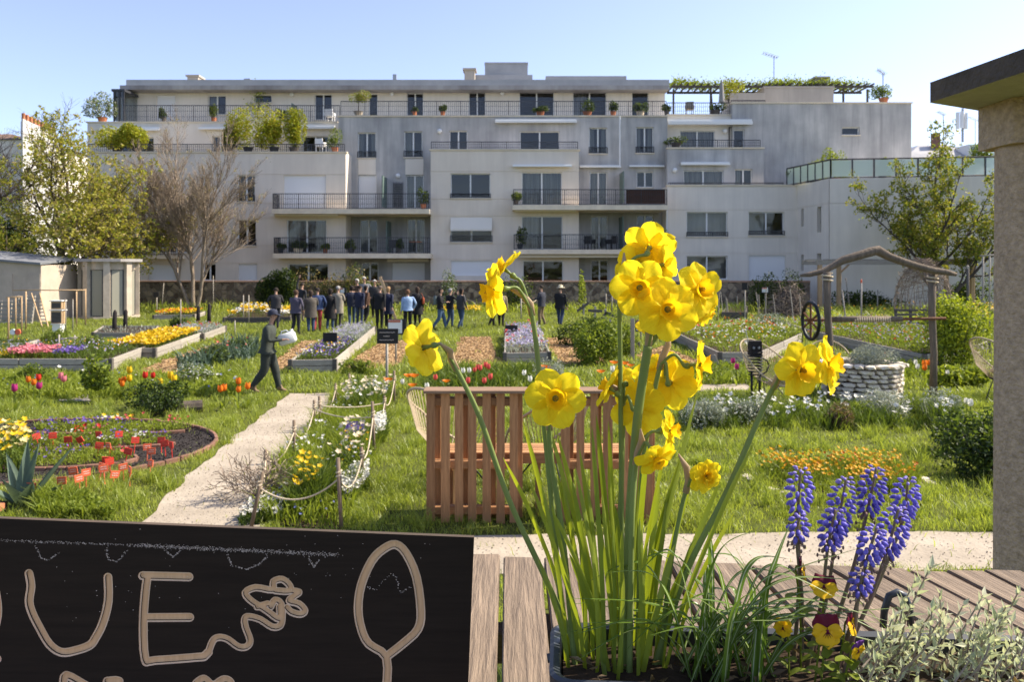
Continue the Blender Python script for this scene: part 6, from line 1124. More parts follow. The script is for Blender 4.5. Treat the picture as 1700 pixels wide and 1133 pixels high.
planting('yellow_narcissi', 'yellow narcissi among grassy leaves in the front of the roped border', PG((478, 862), (530, 858), (540, 830), (500, 822)), 0, 900, .42, 'leaf_mid', [('petal_yellow', 34, .075, 1.05)], wd=.016); planting('pale_narcissi', 'pale cream narcissi at the far end of the roped border', PG((560, 690), (640, 690), (652, 660), (590, 655)), 0, 900, .38, 'leaf_mid', [('petal_cream', 60, .09, 1.05), ('petal_white', 30, .08, 1.0)], wd=.02); planting('pale_narcissi', 'pale narcissi in the middle of the roped border', PG((545, 790), (600, 790), (620, 740), (575, 730)), 0, 600, .36, 'leaf_mid', [('petal_cream', 26, .09, 1.05), ('petal_amber', 30, .04, .7)], wd=.018); planting('violet_grape_hyacinths', 'violet grape hyacinths in the middle of the roped border', PG((572, 745), (605, 742), (605, 726), (576, 728)), 0, 200, .22, 'leaf_mid', [('petal_violet', 240, .04, 1.0)])
t = thing('dry_twig_bush', 'leafless brown twig bush spilling over the path edge', 'shrub', G(430, 830)); mb = MB(); tips = []; R.seed(2)
for k in range(14): a = R.uniform(0, 6.28); grow(mb, tips, G(425, 825), Vector((math.cos(a), math.sin(a), .9)), .42, .006, 2, dict(TP, lev=4, nb=[4, 4, 5, 4], ang=(.4, 1.2), wob=.2, up=.02))
mb.build('twigs', 'twig', t)['kind'] = 'stuff'; R.seed(55)
for c, rx, ry, lab, fl in ((inner[0], 1, 1, 'low green plants in the front brick row of the round bed', [('petal_violet', 60, .035, 1.1), ('petal_coral', 16, .06, 1.3)]), (inner[1], 1, 1, 'grape hyacinths and greens in the middle brick row of the round bed', [('petal_violet', 110, .04, 1.1), ('petal_white', 60, .04, .9), ('petal_pink', 14, .06, 1.5), ('petal_red', 12, .06, 1.5)]), (inner[2], 1, 1, 'violet flowers in the back brick row of the round bed', [('petal_violet', 110, .045, 1.2), ('petal_yellow', 16, .07, 1.4), ('petal_coral', 24, .06, 1.5), ('petal_white', 20, .05, 1.2)])):
    planting('round_bed_plants', lab, disc(c[0], c[1] * .93, c[2] * .9), .05, 800, .12, 'leaf_bright', fl, wd=.012, cards=1500, csize=.045, clump=12)
planting('yellow_daffodils', 'pale yellow daffodils at the left of the round bed', PG((-10, 790), (48, 785), (52, 748), (-10, 745)), 0, 700, .4, 'leaf_mid', [('petal_yellow', 46, .09, 1.05), ('petal_pale', 40, .085, .95)], wd=.018, cards=500); planting('hedge_greens', 'bright leafy plants below the round bed', PG((60, 870), (190, 868), (150, 838), (60, 832)), 0, 1500, .2, 'leaf_bright', cards=2600, csize=.06)
planting('white_narcissi', 'row of white narcissi below the stone well', PG((1130, 716), (1590, 716), (1590, 690), (1130, 690)), 0, 4600, .36, 'leaf_mid', [('petal_white', 210, .085, 1.0)], wd=.017, clump=7); planting('bulb_leaves', 'long bulb leaves and tulips behind the pallet bench', PG((700, 650), (920, 648), (930, 618), (700, 622)), 0, 2600, .34, 'leaf_mid', wd=.028, cards=700); planting('left_border_plants', 'mixed border plants between the lawn and the left beds', PG((-20, 668), (400, 660), (410, 628), (-20, 632)), 0, 5600, .25, 'leaf_bright', [('petal_white', 14, .09, 1.2), ('petal_blue', 40, .05, .9)], wd=.022, cards=3600, csize=.08); planting('right_border_plants', 'mixed leafy plants between the well and the right beds', PG((1100, 640), (1380, 640), (1540, 632), (1540, 610), (1290, 606), (1110, 618)), 0, 4200, .3, 'leaf_bright', wd=.024, cards=2600, csize=.08); planting('bulb_leaf_row', 'bright bulb leaves and herbs in the plot behind the right beds', PG((1170, 566), (1340, 570), (1400, 560), (1290, 540), (1180, 545)), 0, 3200, .4, 'grass_far', [('petal_orange', 30, .09, 1.1), ('petal_white', 40, .08, 1)], wd=.035, cards=1600, csize=.1)
planting('iris_leaves', 'grey green iris leaves beside the left chip path', PG((290, 618), (420, 600), (430, 575), (380, 580), (310, 605)), 0, 1200, .42, 'leaf_blue', [('petal_coral', 12, .08, 1)], wd=.05, cards=700, csize=.09)
# ---------------------------------------------------------------- single tulips and poppies
def tulip(col, kind='tulip'):
    t = thing(kind, '', kind); m = MB(); m.tube([(0, 0, -.02), (.01, 0, .16), (0, .005, .33)], .006, 5); m.build('stem', 'leaf_mid', t, world=False)
    m = MB(); n = 18; prof = [(.012, .32), (.036, .335), (.044, .37), (.04, .41), (.034, .43)] if kind == 'tulip' else [(.01, .33), (.05, .345), (.085, .37), (.095, .385)]; vs = []
    for r, z in prof:
        for k in range(n): a = 2 * PI * k / n; w_ = 1 + .14 * math.cos(6 * a) * (z - .33) / .1 * .6; vs.append((r * w_ * math.cos(a), r * w_ * math.sin(a), z + (.014 * math.cos(3 * a) if z > .4 else 0)))
    m.add(vs, [(i * n + k, i * n + (k + 1) % n, (i + 1) * n + (k + 1) % n, (i + 1) * n + k) for i in range(len(prof) - 1) for k in range(n)]); m.build('bloom', 'petal_' + col, t, True, world=False)
    for a in (0.4, 2.6, 4.4):
        m = MB(); d = Vector((math.cos(a), math.sin(a), 0)); s = Vector((-d.y, d.x, 0)); vs = []
        for i in range(5): f = i / 4; wv = .022 * math.sin(PI * (.15 + .85 * f)) + .002; p = d * (.1 * f + .05 * f * f) + Vector((0, 0, .24 * f - .06 * f * f)); vs += [p - s * wv, p + s * wv]
        m.add(vs, [(2 * i, 2 * i + 1, 2 * i + 3, 2 * i + 2) for i in range(4)]); m.build('leaf', 'leaf_bright', t, True, world=False)
    return t
def many(col, kind, label, group, spots, s=1.0):
    s *= .78
    pr = tulip(col, kind)
    for i, (x, y) in enumerate(spots):
        g = G(x, y + .42 * s * F / G(x, y + 20).y)      # the pixel is the bloom, the foot lies below it
        if i == 0: pr.location = g; pr['label'] = label; pr['group'] = group; pr.scale = (s,) * 3; pr.rotation_euler = (0, 0, 1)
        else: dup(pr, g, R.uniform(0, 6), label, s * R.uniform(.85, 1.15))
many('coral', 'tulip', 'coral red tulip in the row behind the pallet bench', 'coral tulips behind the bench', [(793, 608), (797, 612), (788, 611), (806, 606), (811, 609), (723, 624), (814, 626), (804, 631), (777, 632)], 1.25); many('orange', 'poppy', 'orange poppy in the border left of the pallet bench', 'orange poppies left of the bench', [(678, 621), (684, 618), (688, 622), (741, 626), (645, 628), (685, 634)], 1.3); many('orange', 'poppy', 'orange poppy behind the front facing daffodil', 'orange poppies behind the front daffodil', [(903, 606), (911, 607), (1020, 602), (1037, 604), (1047, 603), (998, 614), (1042, 608)], 1.3); many('white', 'tulip', 'white tulip in the row behind the pallet bench', 'white tulips behind the bench', [(769, 614), (779, 613), (668, 629), (870, 617), (880, 629), (1017, 614), (709, 637)], 1.25)
many('red', 'tulip', 'red tulip in the left border beyond the lawn', 'red tulips of the left border', [(64, 626), (241, 624), (254, 620)], 1.4); many('magenta', 'tulip', 'magenta tulip in the left border', 'magenta tulips of the left border', [(24, 644), (65, 639)], 1.5); many('pink', 'tulip', 'pale pink tulip in the left border', 'pink tulips of the left border', [(101, 623), (106, 628)], 1.4); many('orange', 'tulip', 'orange tulip in the left border', 'orange tulips of the left border', [(47, 629), (56, 634), (200, 629), (206, 629), (203, 634), (396, 635), (396, 644), (411, 642), (366, 646), (372, 645)], 1.3); many('yellow', 'tulip', 'yellow tulip in the left border', 'yellow tulips of the left border', [(215, 627), (266, 631), (283, 627), (289, 629), (215, 618)], 1.4); many('magenta', 'tulip', 'magenta tulip below the weathered right bed', 'magenta tulips by the right bed', [(1217, 598), (1223, 608)], 1.4); many('orange', 'tulip', 'orange tulip behind the right edge of the stone well', 'orange tulips at the well', [(1470, 588), (1534, 603), (1541, 602), (1535, 613)], 1.3); many('white', 'tulip', 'white tulip right of the stone well', 'white tulips right of the well', [(1520, 600), (1523, 608), (1572, 608), (1578, 611), (1573, 615), (1604, 662), (1611, 670)], 1.2)
# loose stones round the orange tulips
for i in range(16):
    a = R.choice((R.uniform(2.9, 3.9), R.uniform(5.6, 6.5))); o = bpy.data.objects.new('edging_stone', rocks[i % 7]); COL.objects.link(o); o.location = (PX(1392, 9.6) + 1.06 * math.cos(a), 9.62 + .86 * math.sin(a), .0); o.scale = (R.uniform(.1, .2), R.uniform(.08, .14), R.uniform(.04, .07)); o.rotation_euler = (0, 0, R.uniform(0, 3)); tag(o, 'pale flat stone edging the round bed of orange tulips', 'stone', 'stones edging the orange tulips')
# ---------------------------------------------------------------- the lawn itself
def lawn(name, label, y0, y1, dens, h, wd, mat, hn):
    ym = np.linspace(y0, y1, 24); V_ = []; sets = []
    for a, b in zip(ym[:-1], ym[1:]):
        n = int(dens(.5 * (a + b)) * (b - a) * (1.36 * .5 * (a + b) + .6)); q = np.stack([NR.uniform(-1, 1, n) * (.68 * b + .3), NR.uniform(a, b, n)], 1); V_.append(q)
    q = np.concatenate(V_); keep = np.ones(len(q), bool)
    for poly in NOGRASS:
        pa = np.array([[v[0], v[1]] for v in poly]); lo, hi = pa.min(0), pa.max(0); s = keep & (q[:, 0] > lo[0]) & (q[:, 0] < hi[0]) & (q[:, 1] > lo[1]) & (q[:, 1] < hi[1]); i = np.where(s)[0]
        if len(i): ins = inpoly(q[i], poly); keep[i[ins & (NR.random(len(i)) > .015)]] = False
    q = q[keep]; x, y = q[:, 0], q[:, 1]
    k = .5 + .25 * np.sin(x * 1.9 + np.sin(y * 1.3) * 2) + .25 * np.sin(y * 2.6 + np.sin(x * 2.2 + 1) * 1.7); k2 = .5 + .5 * np.sin(x * 5.1 + 3 * np.sin(y * 4.3)) * np.sin(y * 6.1 + 2 * np.sin(x * 3.7)); hh = h * (.35 + .6 * k * k + .9 * k2 * k)
    keep = NR.random(len(q)) < .35 + .65 * k2; q, hh = q[keep], hh[keep]
    tag(link(name, combine(name, [blades(z3(q), hh, wd, .65) + (0,)], [mat])), label, 'grass', kind='stuff')
tq = np.stack([NR.uniform(-1, 1, 900), NR.uniform(7.7, 16, 900)], 1); tq[:, 0] *= tq[:, 1] * .68; tk = np.ones(len(tq), bool)
for poly in NOGRASS: tk &= ~inpoly(tq, poly)
tq = tq[tk]; ti = NR.integers(0, len(tq), 42000); tp_ = tq[ti] + NR.normal(size=(42000, 2)) * .055; th_ = NR.uniform(.09, .2, len(tq))[ti]
tag(link('grass_tufts', combine('grass_tufts', [blades(z3(tp_), th_, .008, .55) + (0,)], ['grass'])), 'taller grass tufts standing out of the near lawn', 'grass', kind='stuff')
lawn('near_grass', 'rough spring grass of the near lawn', 6.6, 15.5, lambda y: 1900 * min(1, (9 / y) ** 1.2), .085, .0075, 'grass', 0)
lawn('far_grass', 'rough grass between the far beds', 15.5, 45.8, lambda y: 560 * (15.5 / y) ** 1.7, .15, .02, 'grass_far', 0)
q = np.stack([NR.uniform(-3, 3, 16000), NR.uniform(1.4, 3.5, 16000)], 1); tag(link('bank_grass', combine('bank_grass', [blades(z3(q, 1.2), .07, .006, .6) + (0,)], ['grass'])), 'short grass on the bank under the slatted table', 'grass', kind='stuff')
# ---------------------------------------------------------------- concrete shelter on the right
t = thing('concrete_shelter', 'rough concrete column carrying a dark overhanging slab', 'shelter', (1.97, 3.05, 1.2))
cx, cy = 1.975, 3.0
def prism(name, poly, z0, z1, mat, par, mats=None):
    m = MB(); n = len(poly); m.add([(p[0], p[1], z0) for p in poly] + [(p[0], p[1], z1) for p in poly], [(i, (i + 1) % n, n + (i + 1) % n, n + i) for i in range(n)]); m.add([(p[0], p[1], z1) for p in poly], [tuple(range(n))]); m.add([(p[0], p[1], z0) for p in poly], [tuple(range(n - 1, -1, -1))], 1 if mats else 0)
    o = m.build(name, mats or mat, par); md = o.modifiers.new('b', 'BEVEL'); md.width = .008; md.segments = 2; return o
def oct_(r): return [(cx + r * math.cos(PI / 8 + k * PI / 4), cy + r * math.sin(PI / 8 + k * PI / 4)) for k in range(8)]
m = MB(); m.lathe([(.142, 1.2), (.14, 1.7), (.138, 2.4), (.136, 3.06)], 28, (cx, cy, 0)); m.build('column', 'column_concrete', t, True)
prism('capital', [(cx - .152, cy - .1), (cx - .06, cy - .14), (cx - .06, cy + .14), (cx - .152, cy + .12)], 3.045, 3.211, 'column_concrete', t); prism('capital_core', [(cx - .059, cy - .07), (cx + .15, cy - .07), (cx + .15, cy + .12), (cx - .059, cy + .12)], 3.055, 3.211, 'column_concrete', t)
A_ = Vector((1.5726, 3.0)); d1 = Vector((.051, -.475)).normalized(); d2 = Vector((.37, .21)).normalized()
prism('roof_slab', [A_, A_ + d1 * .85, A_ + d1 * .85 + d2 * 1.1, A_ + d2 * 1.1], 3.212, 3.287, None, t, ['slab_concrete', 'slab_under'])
# ---------------------------------------------------------------- slatted table
ZT = 1.94
tb = thing('slatted_table', 'long slatted wooden table under the planter and the sign', 'table', (.4, 1.3, 1.2))
def TP_(px, py): D = F * (CH - ZT) / (py - HZ); return Vector((PX(px, D), D, ZT))
gaps = [(833, -.02), (900, .1), (967, .23), (1035, .37), (1108, .52), (1172, .68), (1240, .95), (1303, 1.3), (1366, 1.7), (1433, 1.85), (1498, 1.92), (1564, 1.95), (1632, 1.97), (1700, 2.0), (1768, 2.05)]
def edge(px, sl): 
    y0 = 920 + (px - 800) * .032; a = TP_(px, y0); b = TP_(px + sl * 60, y0 + 60); d = (b - a).normalized(); return a, a + d * ((a.y - .72) / -d.y)
E_ = [edge(*g) for g in gaps]; a0, b0 = E_[0]; w0 = (E_[1][0] - E_[0][0]).x
left = [(a0 - Vector((w0 * k, 0, 0)), b0 - Vector((w0 * k, 0, 0))) for k in range(16, 0, -1)]; E_ = left + E_
for i in range(len(E_) - 1):
    (a, b), (c, d) = E_[i], E_[i + 1]; u = (c - a).normalized() * .0042; j = R.uniform(-.012, .012); q = [a + u, c - u, d - u, b + u]; q[0] = q[0] + (q[3] - q[0]).normalized() * (.006 + j); q[1] = q[1] + (q[2] - q[1]).normalized() * (.006 + j)
    c0 = sum(q, Vector()) / 4; dirv = ((q[0] + q[1]) - (q[2] + q[3])).normalized(); ang = math.atan2(dirv.y, dirv.x); M = Matrix.Translation(c0) @ Matrix.Rotation(ang, 4, 'Z'); Mi = M.inverted(); dz = R.uniform(-.0015, .0015)
    bm = bmesh.new(); vs = [bm.verts.new(Mi @ (v + Vector((0, 0, dz)))) for v in q] + [bm.verts.new(Mi @ (v + Vector((0, 0, dz - .028)))) for v in q]
    for f in ((0, 3, 2, 1), (4, 5, 6, 7), (0, 1, 5, 4), (1, 2, 6, 5), (2, 3, 7, 6), (3, 0, 4, 7)): bm.faces.new([vs[k] for k in f])
    bmesh.ops.recalc_face_normals(bm, faces=bm.faces); bmesh.ops.bevel(bm, geom=bm.edges[:], offset=.0025, segments=2, affect='EDGES'); me = bpy.data.meshes.new('plank'); bm.to_mesh(me); bm.free(); me.materials.append(MATS['plank'])
    o = bpy.data.objects.new('plank', me); COL.objects.link(o); o.parent = tb; o.matrix_basis = tb.matrix_basis.inverted() @ M
for x in (-.9, -.1, .9): 
    board('bearer', (x - .5, 1.55, ZT - .06), (x + .35, 1.5, ZT - .06), .06, .05, 'plank', tb)
for x, y in ((-1.2, 1.55), (-1.2, .85), (.1, 1.55), (.1, .8), (1.15, 1.5), (1.1, .8)): board('leg', (x, y, 1.2), (x, y, ZT - .03), .08, .06, 'plank', tb, side=(1, 0, 0))
# ---------------------------------------------------------------- the black carved sign
DS = 1.15; SROT = math.radians(-2.3); so = P(787, 893, DS); Ms = Matrix.Translation(so) @ Matrix.Rotation(-SROT * -1, 4, 'Y')
S_ = DS / F; ca, sa = math.cos(-SROT), math.sin(-SROT)
def sl(px, py): # photo pixel -> sign plane coordinates (x along the top edge, y up), origin at its upper right corner
    dx, dy = (px - 787) * S_, -(py - 893) * S_; return Vector((dx * math.cos(SROT) + dy * math.sin(SROT), -dx * math.sin(SROT) + dy * math.cos(SROT)))
def sw(p, off=0.0): return Vector((so.x + p[0] * math.cos(SROT) - p[1] * math.sin(SROT), DS - off, so.z + p[0] * math.sin(SROT) + p[1] * math.cos(SROT)))
Hs = .262; Ws = .98
sg = thing('carved_sign', 'black painted board sign with carved letters U E and plant shapes', 'sign', (so.x - .3, DS, ZT))
def zoomL(u, v): return (u / 4.048, 900 + v / 4.048)
def zoomR(u, v): return (380 + u / 4.048, 900 + v / 4.048)
strokes = {'carved_letter_u': [[(194, 215), (208, 300), (195, 400), (215, 480), (265, 580), (330, 690), (410, 745), (500, 735), (600, 700), (640, 650), (690, 550), (727, 400), (725, 240)]],
 'carved_letter_e': [[(958, 230), (1270, 238)], [(990, 235), (975, 350), (962, 560), (975, 790), (1040, 800), (1370, 775)], [(975, 512), (1275, 510)]],
 'carved_letter_q': [[(-30, 340), (-18, 420), (-18, 500), (-40, 600)], [(-20, 790), (-60, 770)]],
 'carved_petal': [[(425, 960), (445, 900), (560, 960), (640, 1010)], [(720, 940), (800, 940), (770, 1010)], [(1320, 955), (1370, 925), (1430, 970), (1500, 930), (1545, 945), (1550, 990)]]}
S2 = {'carved_vine': [[(-138, 745), (-108, 668), (-68, 645), (-8, 658), (62, 708), (118, 708), (142, 665), (112, 580), (105, 525), (130, 505), (210, 525), (290, 575), (345, 565), (358, 500), (350, 420), (310, 395), (280, 440)], [(300, 500), (230, 450), (150, 400), (110, 345), (180, 310), (290, 325), (300, 270), (360, 255), (410, 300), (400, 335), (310, 330)], [(400, 330), (470, 340), (440, 365), (405, 400), (470, 420), (510, 465), (480, 490), (420, 475), (390, 445)], [(340, 440), (340, 520), (290, 495)], [(190, 440), (260, 420)]],
 'carved_leaf': [[(1058, 1000), (1058, 780), (940, 690), (890, 590), (868, 450), (890, 290), (960, 130), (1040, 50), (1120, 20), (1190, 80), (1260, 240), (1290, 470), (1270, 590), (1180, 680), (1065, 770)]]}
polyl = {k: [[sl(*zoomL(*p)) for p in s] for s in v] for k, v in strokes.items()}
for k, v in S2.items(): polyl[k] = [[sl(*zoomR(*p)) for p in s] for s in v]
polyl['carved_letter_e'].append([sl(*zoomL(1370, 775)), sl(*zoomR(-138, 745))])
wst = .0065
verts = [Vector((-Ws, -Hs - .04)), Vector((0, -Hs)), Vector((0, 0)), Vector((-Ws, 0))]; faces = [[0, 1, 2, 3]]; owner = [None]
def smoothpl(s):
    o = []
    for i in range(len(s) - 1):
        p0, p1, p2, p3 = s[max(i - 1, 0)], s[i], s[i + 1], s[min(i + 2, len(s) - 1)]
        for j in range(3): t_ = j / 3; o.append(.5 * ((2 * p1) + (-p0 + p2) * t_ + (2 * p0 - 5 * p1 + 4 * p2 - p3) * t_ * t_ + (-p0 + 3 * p1 - 3 * p2 + p3) * t_ ** 3))
    return o + [s[-1]]
for k, ss in polyl.items():
    for s in ss:
        s = smoothpl(s)
        for a, b in zip(s[:-1], s[1:]):
            for ww_, lev_ in ((wst * (.82 if k == 'carved_vine' else 1), 0), (wst * (.55 if k == 'carved_vine' else .7), 1)):
              d = (b - a); an = math.atan2(d.y, d.x); i0 = len(verts); nn = 7
              for j in range(nn): t_ = an + PI / 2 + PI * j / (nn - 1); verts.append(a + Vector((math.cos(t_), math.sin(t_))) * ww_)
              for j in range(nn): t_ = an - PI / 2 + PI * j / (nn - 1); verts.append(b + Vector((math.cos(t_), math.sin(t_))) * ww_)
              faces.append(list(range(i0, i0 + 2 * nn))); owner.append((k, lev_))
vo, eo, fo, ov, oe, of = geometry.delaunay_2d_cdt(verts, [], faces, 1, 1e-6)
pan = MB(); grooves = {k: MB() for k in polyl}; DEPS = {-1: 0.0, 0: .0012, 1: .0040}; emap = {}
lo_y = min(v.y for v in vo)
inp = []
for f, ids in zip(fo, of):
    c = sum((vo[i] for i in f), Vector((0, 0))) / len(f); inside_panel = 0 in ids; ks = sorted([owner[i] for i in ids if i], key=lambda q: -q[1])
    inp.append(ks[0] if (ks and inside_panel) else (('panel', -1) if inside_panel else None))
    for i in range(len(f)): emap.setdefault(tuple(sorted((f[i], f[(i + 1) % len(f)]))), []).append(len(inp) - 1)
for f, k in zip(fo, inp):
    if k and k[1] < 0: pan.add([sw(vo[i]) for i in f], [tuple(range(len(f)))])
    elif k: grooves[k[0]].add([sw(vo[i], -DEPS[k[1]]) for i in f], [tuple(range(len(f)))], 0 if k[1] else 1)
for (a, b), fs in emap.items():
    ks = sorted([inp[i] for i in fs if inp[i]], key=lambda q: q[1])
    if len(ks) == 2 and ks[0][1] != ks[1][1]: d0, d1_ = DEPS[ks[0][1]], DEPS[ks[1][1]]; grooves[ks[1][0]].quad(sw(vo[a], -d0), sw(vo[b], -d0), sw(vo[b], -d1_), sw(vo[a], -d1_), 2 if ks[1][1] else 1)
c4_ = [Vector((-Ws, -Hs - .04)), Vector((0, -Hs)), Vector((0, 0)), Vector((-Ws, 0))]; TH = .009
for i in range(4): pan.quad(sw(c4_[i]), sw(c4_[(i + 1) % 4]), sw(c4_[(i + 1) % 4], -TH), sw(c4_[i], -TH), 1)
pan.quad(*[sw(v, -TH) for v in c4_], 0); pan.build('panel', ['board_black', 'plank_side'], sg)
for k, g_ in grooves.items(): g_.build(k, ['plywood', 'plywood_edge', 'plank_side'], sg)
# chalk line and scallops, as specks of chalk
ck = MB()
def chalk(a, b, n, sp, size):
    for i in range(n): f = R.random(); p = Vector(a).lerp(Vector(b), f) + Vector((R.gauss(0, sp), R.gauss(0, sp * .7))); q = sl(*p); w_, h_ = R.uniform(.3, 1) * size * S_, R.uniform(.25, .6) * size * S_; ck.add([sw((q[0] - w_, q[1] - h_), .0004), sw((q[0] + w_, q[1] - h_ * .6), .0004), sw((q[0] + w_ * .8, q[1] + h_), .0004), sw((q[0] - w_ * .7, q[1] + h_ * .8), .0004)], [(0, 1, 2, 3)])
chalk((0, 898), (230, 906), 260, 1.6, .9); chalk((230, 906), (560, 922), 900, 2.6, .95)
for pts, n in (([(58, 905), (68, 927), (80, 931), (100, 917)], 70), ([(176, 907), (180, 930), (195, 933), (212, 914)], 80), ([(268, 908), (288, 926), (300, 914)], 70), ([(376, 915), (385, 940), (410, 946), (430, 938), (444, 924)], 120), ([(512, 924), (521, 943), (530, 930)], 60), ([(560, 918), (562, 928)], 25), ([(227, 958), (231, 975)], 20), ([(610, 975), (625, 980), (650, 950), (660, 965), (665, 985), (682, 975)], 60), ([(0, 1000), (780, 1000)], 30)):
    for a, b in zip(pts[:-1], pts[1:]): chalk(a, b, n // (len(pts) - 1), .9 if n > 30 else 60, 1.0)
ck.build('chalk_marks', 'chalk', sg)['kind'] = 'stuff'
# ---------------------------------------------------------------- planter
ZR = 2.1; pd = Vector((.2644, -.017, 0)).normalized(); pn = Vector((-pd.y, pd.x, 0)); c0 = Vector((.0535, .962, 0)); LP, WP = .80, .145
def pw(u, v, z): return c0 + pd * u + pn * v + Vector((0, 0, z))
pl = thing('flower_planter', 'dark grey plastic flower box holding the daffodils', 'planter', pw(LP / 2, WP / 2, ZT + .002))
def rrect(u0, u1, v0, v1, r, z, n=5):
    o = []
    for cu, cv, a0 in ((u1 - r, v1 - r, 0), (u0 + r, v1 - r, PI / 2), (u0 + r, v0 + r, PI), (u1 - r, v0 + r, 1.5 * PI)):
        for k in range(n + 1): a = a0 + PI / 2 * k / n; o.append(pw(cu + r * math.cos(a), cv + r * math.sin(a), z))
    return o
m = MB(); rings = [rrect(.02, LP - .02, .015, WP - .015, .02, ZT + .002), rrect(0, LP, 0, WP, .022, ZR - .025), rrect(-.008, LP + .008, -.008, WP + .008, .028, ZR - .022), rrect(-.009, LP + .009, -.009, WP + .009, .029, ZR - .002), rrect(-.004, LP + .004, -.004, WP + .004, .026, ZR + .001), rrect(.004, LP - .004, .004, WP - .004, .02, ZR - .003), rrect(.008, LP - .008, .008, WP - .008, .02, ZR - .05)]; n = len(rings[0])
for i in range(len(rings) - 1): m.add(rings[i] + rings[i + 1], [(k, (k + 1) % n, n + (k + 1) % n, n + k) for k in range(n)])
m.add(rings[0], [tuple(range(n - 1, -1, -1))]); m.build('box', 'planter_plastic', pl, True)
m = MB(); m.add(rrect(.008, LP - .008, .008, WP - .008, .02, ZR - .022), [tuple(range(n))]); m.build('potting_soil', 'soil', pl)
m = MB(); hp = [P(1466, 1042, 1.10), P(1468, 1015, 1.1), P(1476, 990, 1.1), P(1490, 984, 1.1), P(1502, 990, 1.1), P(1510, 1010, 1.1), P(1512, 1040, 1.1)]; m.tube(hp, .005, 8); m.build('handle', 'planter_plastic', pl, True); m = MB(); m.tube([pw(.001, WP * .5, ZR - .01), pw(-.012, WP * .5, ZR - .012)], .006, 8); m.build('lug', 'planter_plastic', pl)
nC = 150; q = NR.uniform(0, 1, (nC, 2)); pos = np.array([pw(.02 + a * (LP - .04), .015 + b * (WP - .03), ZR - .016 + R.uniform(0, .01)) for a, b in q]); tag(link('bark_mulch', combine('bark_mulch', [leafcards(pos, .02, .3, .5) + (0,)], ['leaf_dry'])), 'brown bark mulch on the soil of the flower box', 'mulch', kind='stuff')
# ---------------------------------------------------------------- daffodils in the planter
def petalmat(name, c1, c2, tr):
    m, t, b, o = new_mat(name); n = t.nodes; L = t.links; tc = n.new('ShaderNodeTexCoord'); nz = n.new('ShaderNodeTexNoise'); nz.inputs['Scale'].default_value = 1; nz.inputs['Detail'].default_value = 4; mp = n.new('ShaderNodeMapping'); mp.inputs['Scale'].default_value = (26, 2.2, 4); L.new(tc.outputs['Object'], mp.inputs[0]); L.new(mp.outputs[0], nz.inputs['Vector']); bp = n.new('ShaderNodeBump'); bp.inputs['Strength'].default_value = .35; bp.inputs['Distance'].default_value = .002; L.new(nz.outputs['Fac'], bp.inputs['Height']); L.new(bp.outputs[0], b.inputs['Normal'])
    mx = n.new('ShaderNodeMix'); mx.data_type = 'RGBA'; L.new(nz.outputs['Fac'], mx.inputs[0]); mx.inputs[6].default_value = c4(c1); mx.inputs[7].default_value = c4(c2); L.new(mx.outputs[2], b.inputs['Base Color']); b.inputs['Roughness'].default_value = .6; b.inputs['Specular IOR Level'].default_value = .12
    tl = n.new('ShaderNodeBsdfTranslucent'); L.new(mx.outputs[2], tl.inputs[0]); ms = n.new('ShaderNodeMixShader'); ms.inputs[0].default_value = tr; L.new(b.outputs[0], ms.inputs[1]); L.new(tl.outputs[0], ms.inputs[2]); L.new(ms.outputs[0], o.inputs[0])
petalmat('daff_petal', (.87, .63, .010), (.96, .82, .035), .55); petalmat('daff_cup', (.91, .60, .010), (.86, .52, .008), .5)
leafm('daff_stem', (.24, .30, .09), (.17, .23, .06), .25, rough=.4, scale=20, tcol=(1, 1, .6)); leafm('daff_leaf', (.30, .36, .05), (.10, .165, .028), .5, rough=.38, scale=14, spec=.4, tcol=(1.3, 1.2, .3)); leafm('spathe', (.50, .38, .24), (.36, .25, .14), .35, scale=30, tcol=(1, .9, .7)); leafm('pollen', (.55, .34, .02), (.4, .22, .01), .1)
def frame_of(d, roll=0.0):
    d = Vector(d).normalized(); q = d.to_track_quat('Z', 'Y'); return q.to_matrix().to_4x4() @ Matrix.Rotation(roll, 4, 'Z')
_pet = {}
def petal_mesh(kind):
    if kind in _pet: return _pet[kind]
    rr = random.Random(kind); nu, nv = 10, 7; vs = []; tw = rr.uniform(-.18, .18); cup = rr.uniform(.0, .28); wv = rr.uniform(.92, 1.1)
    for i in range(nu + 1):
        f = i / nu; wd = .86 * wv * math.sin(PI * (.10 + .78 * f)) ** .62 * (1 if f < .75 else math.sqrt(max(.02, 1 - ((f - .75) / .27) ** 2)))
        for j in range(nv + 1):
            s = j / nv * 2 - 1; y = .12 + f * .90; x = s * wd * .5; z = .16 * f * f * cup * 3 - .10 * f + .09 * s * s * (1 - f * .3) + .03 * math.sin(8 * f + 5 * s + kind) + .05 * s * s * math.sin(11 * f + 3 * kind) * f + x * tw * f * 1.3 - .05 * math.exp(-(s * 4) ** 2) * (1 - f)
            vs.append((x, y, z))
    m = MB(); m.add(vs, [(i * (nv + 1) + j, i * (nv + 1) + j + 1, (i + 1) * (nv + 1) + j + 1, (i + 1) * (nv + 1) + j) for i in range(nu) for j in range(nv)]); _pet[kind] = m.mesh('petal', 'daff_petal', True); return _pet[kind]
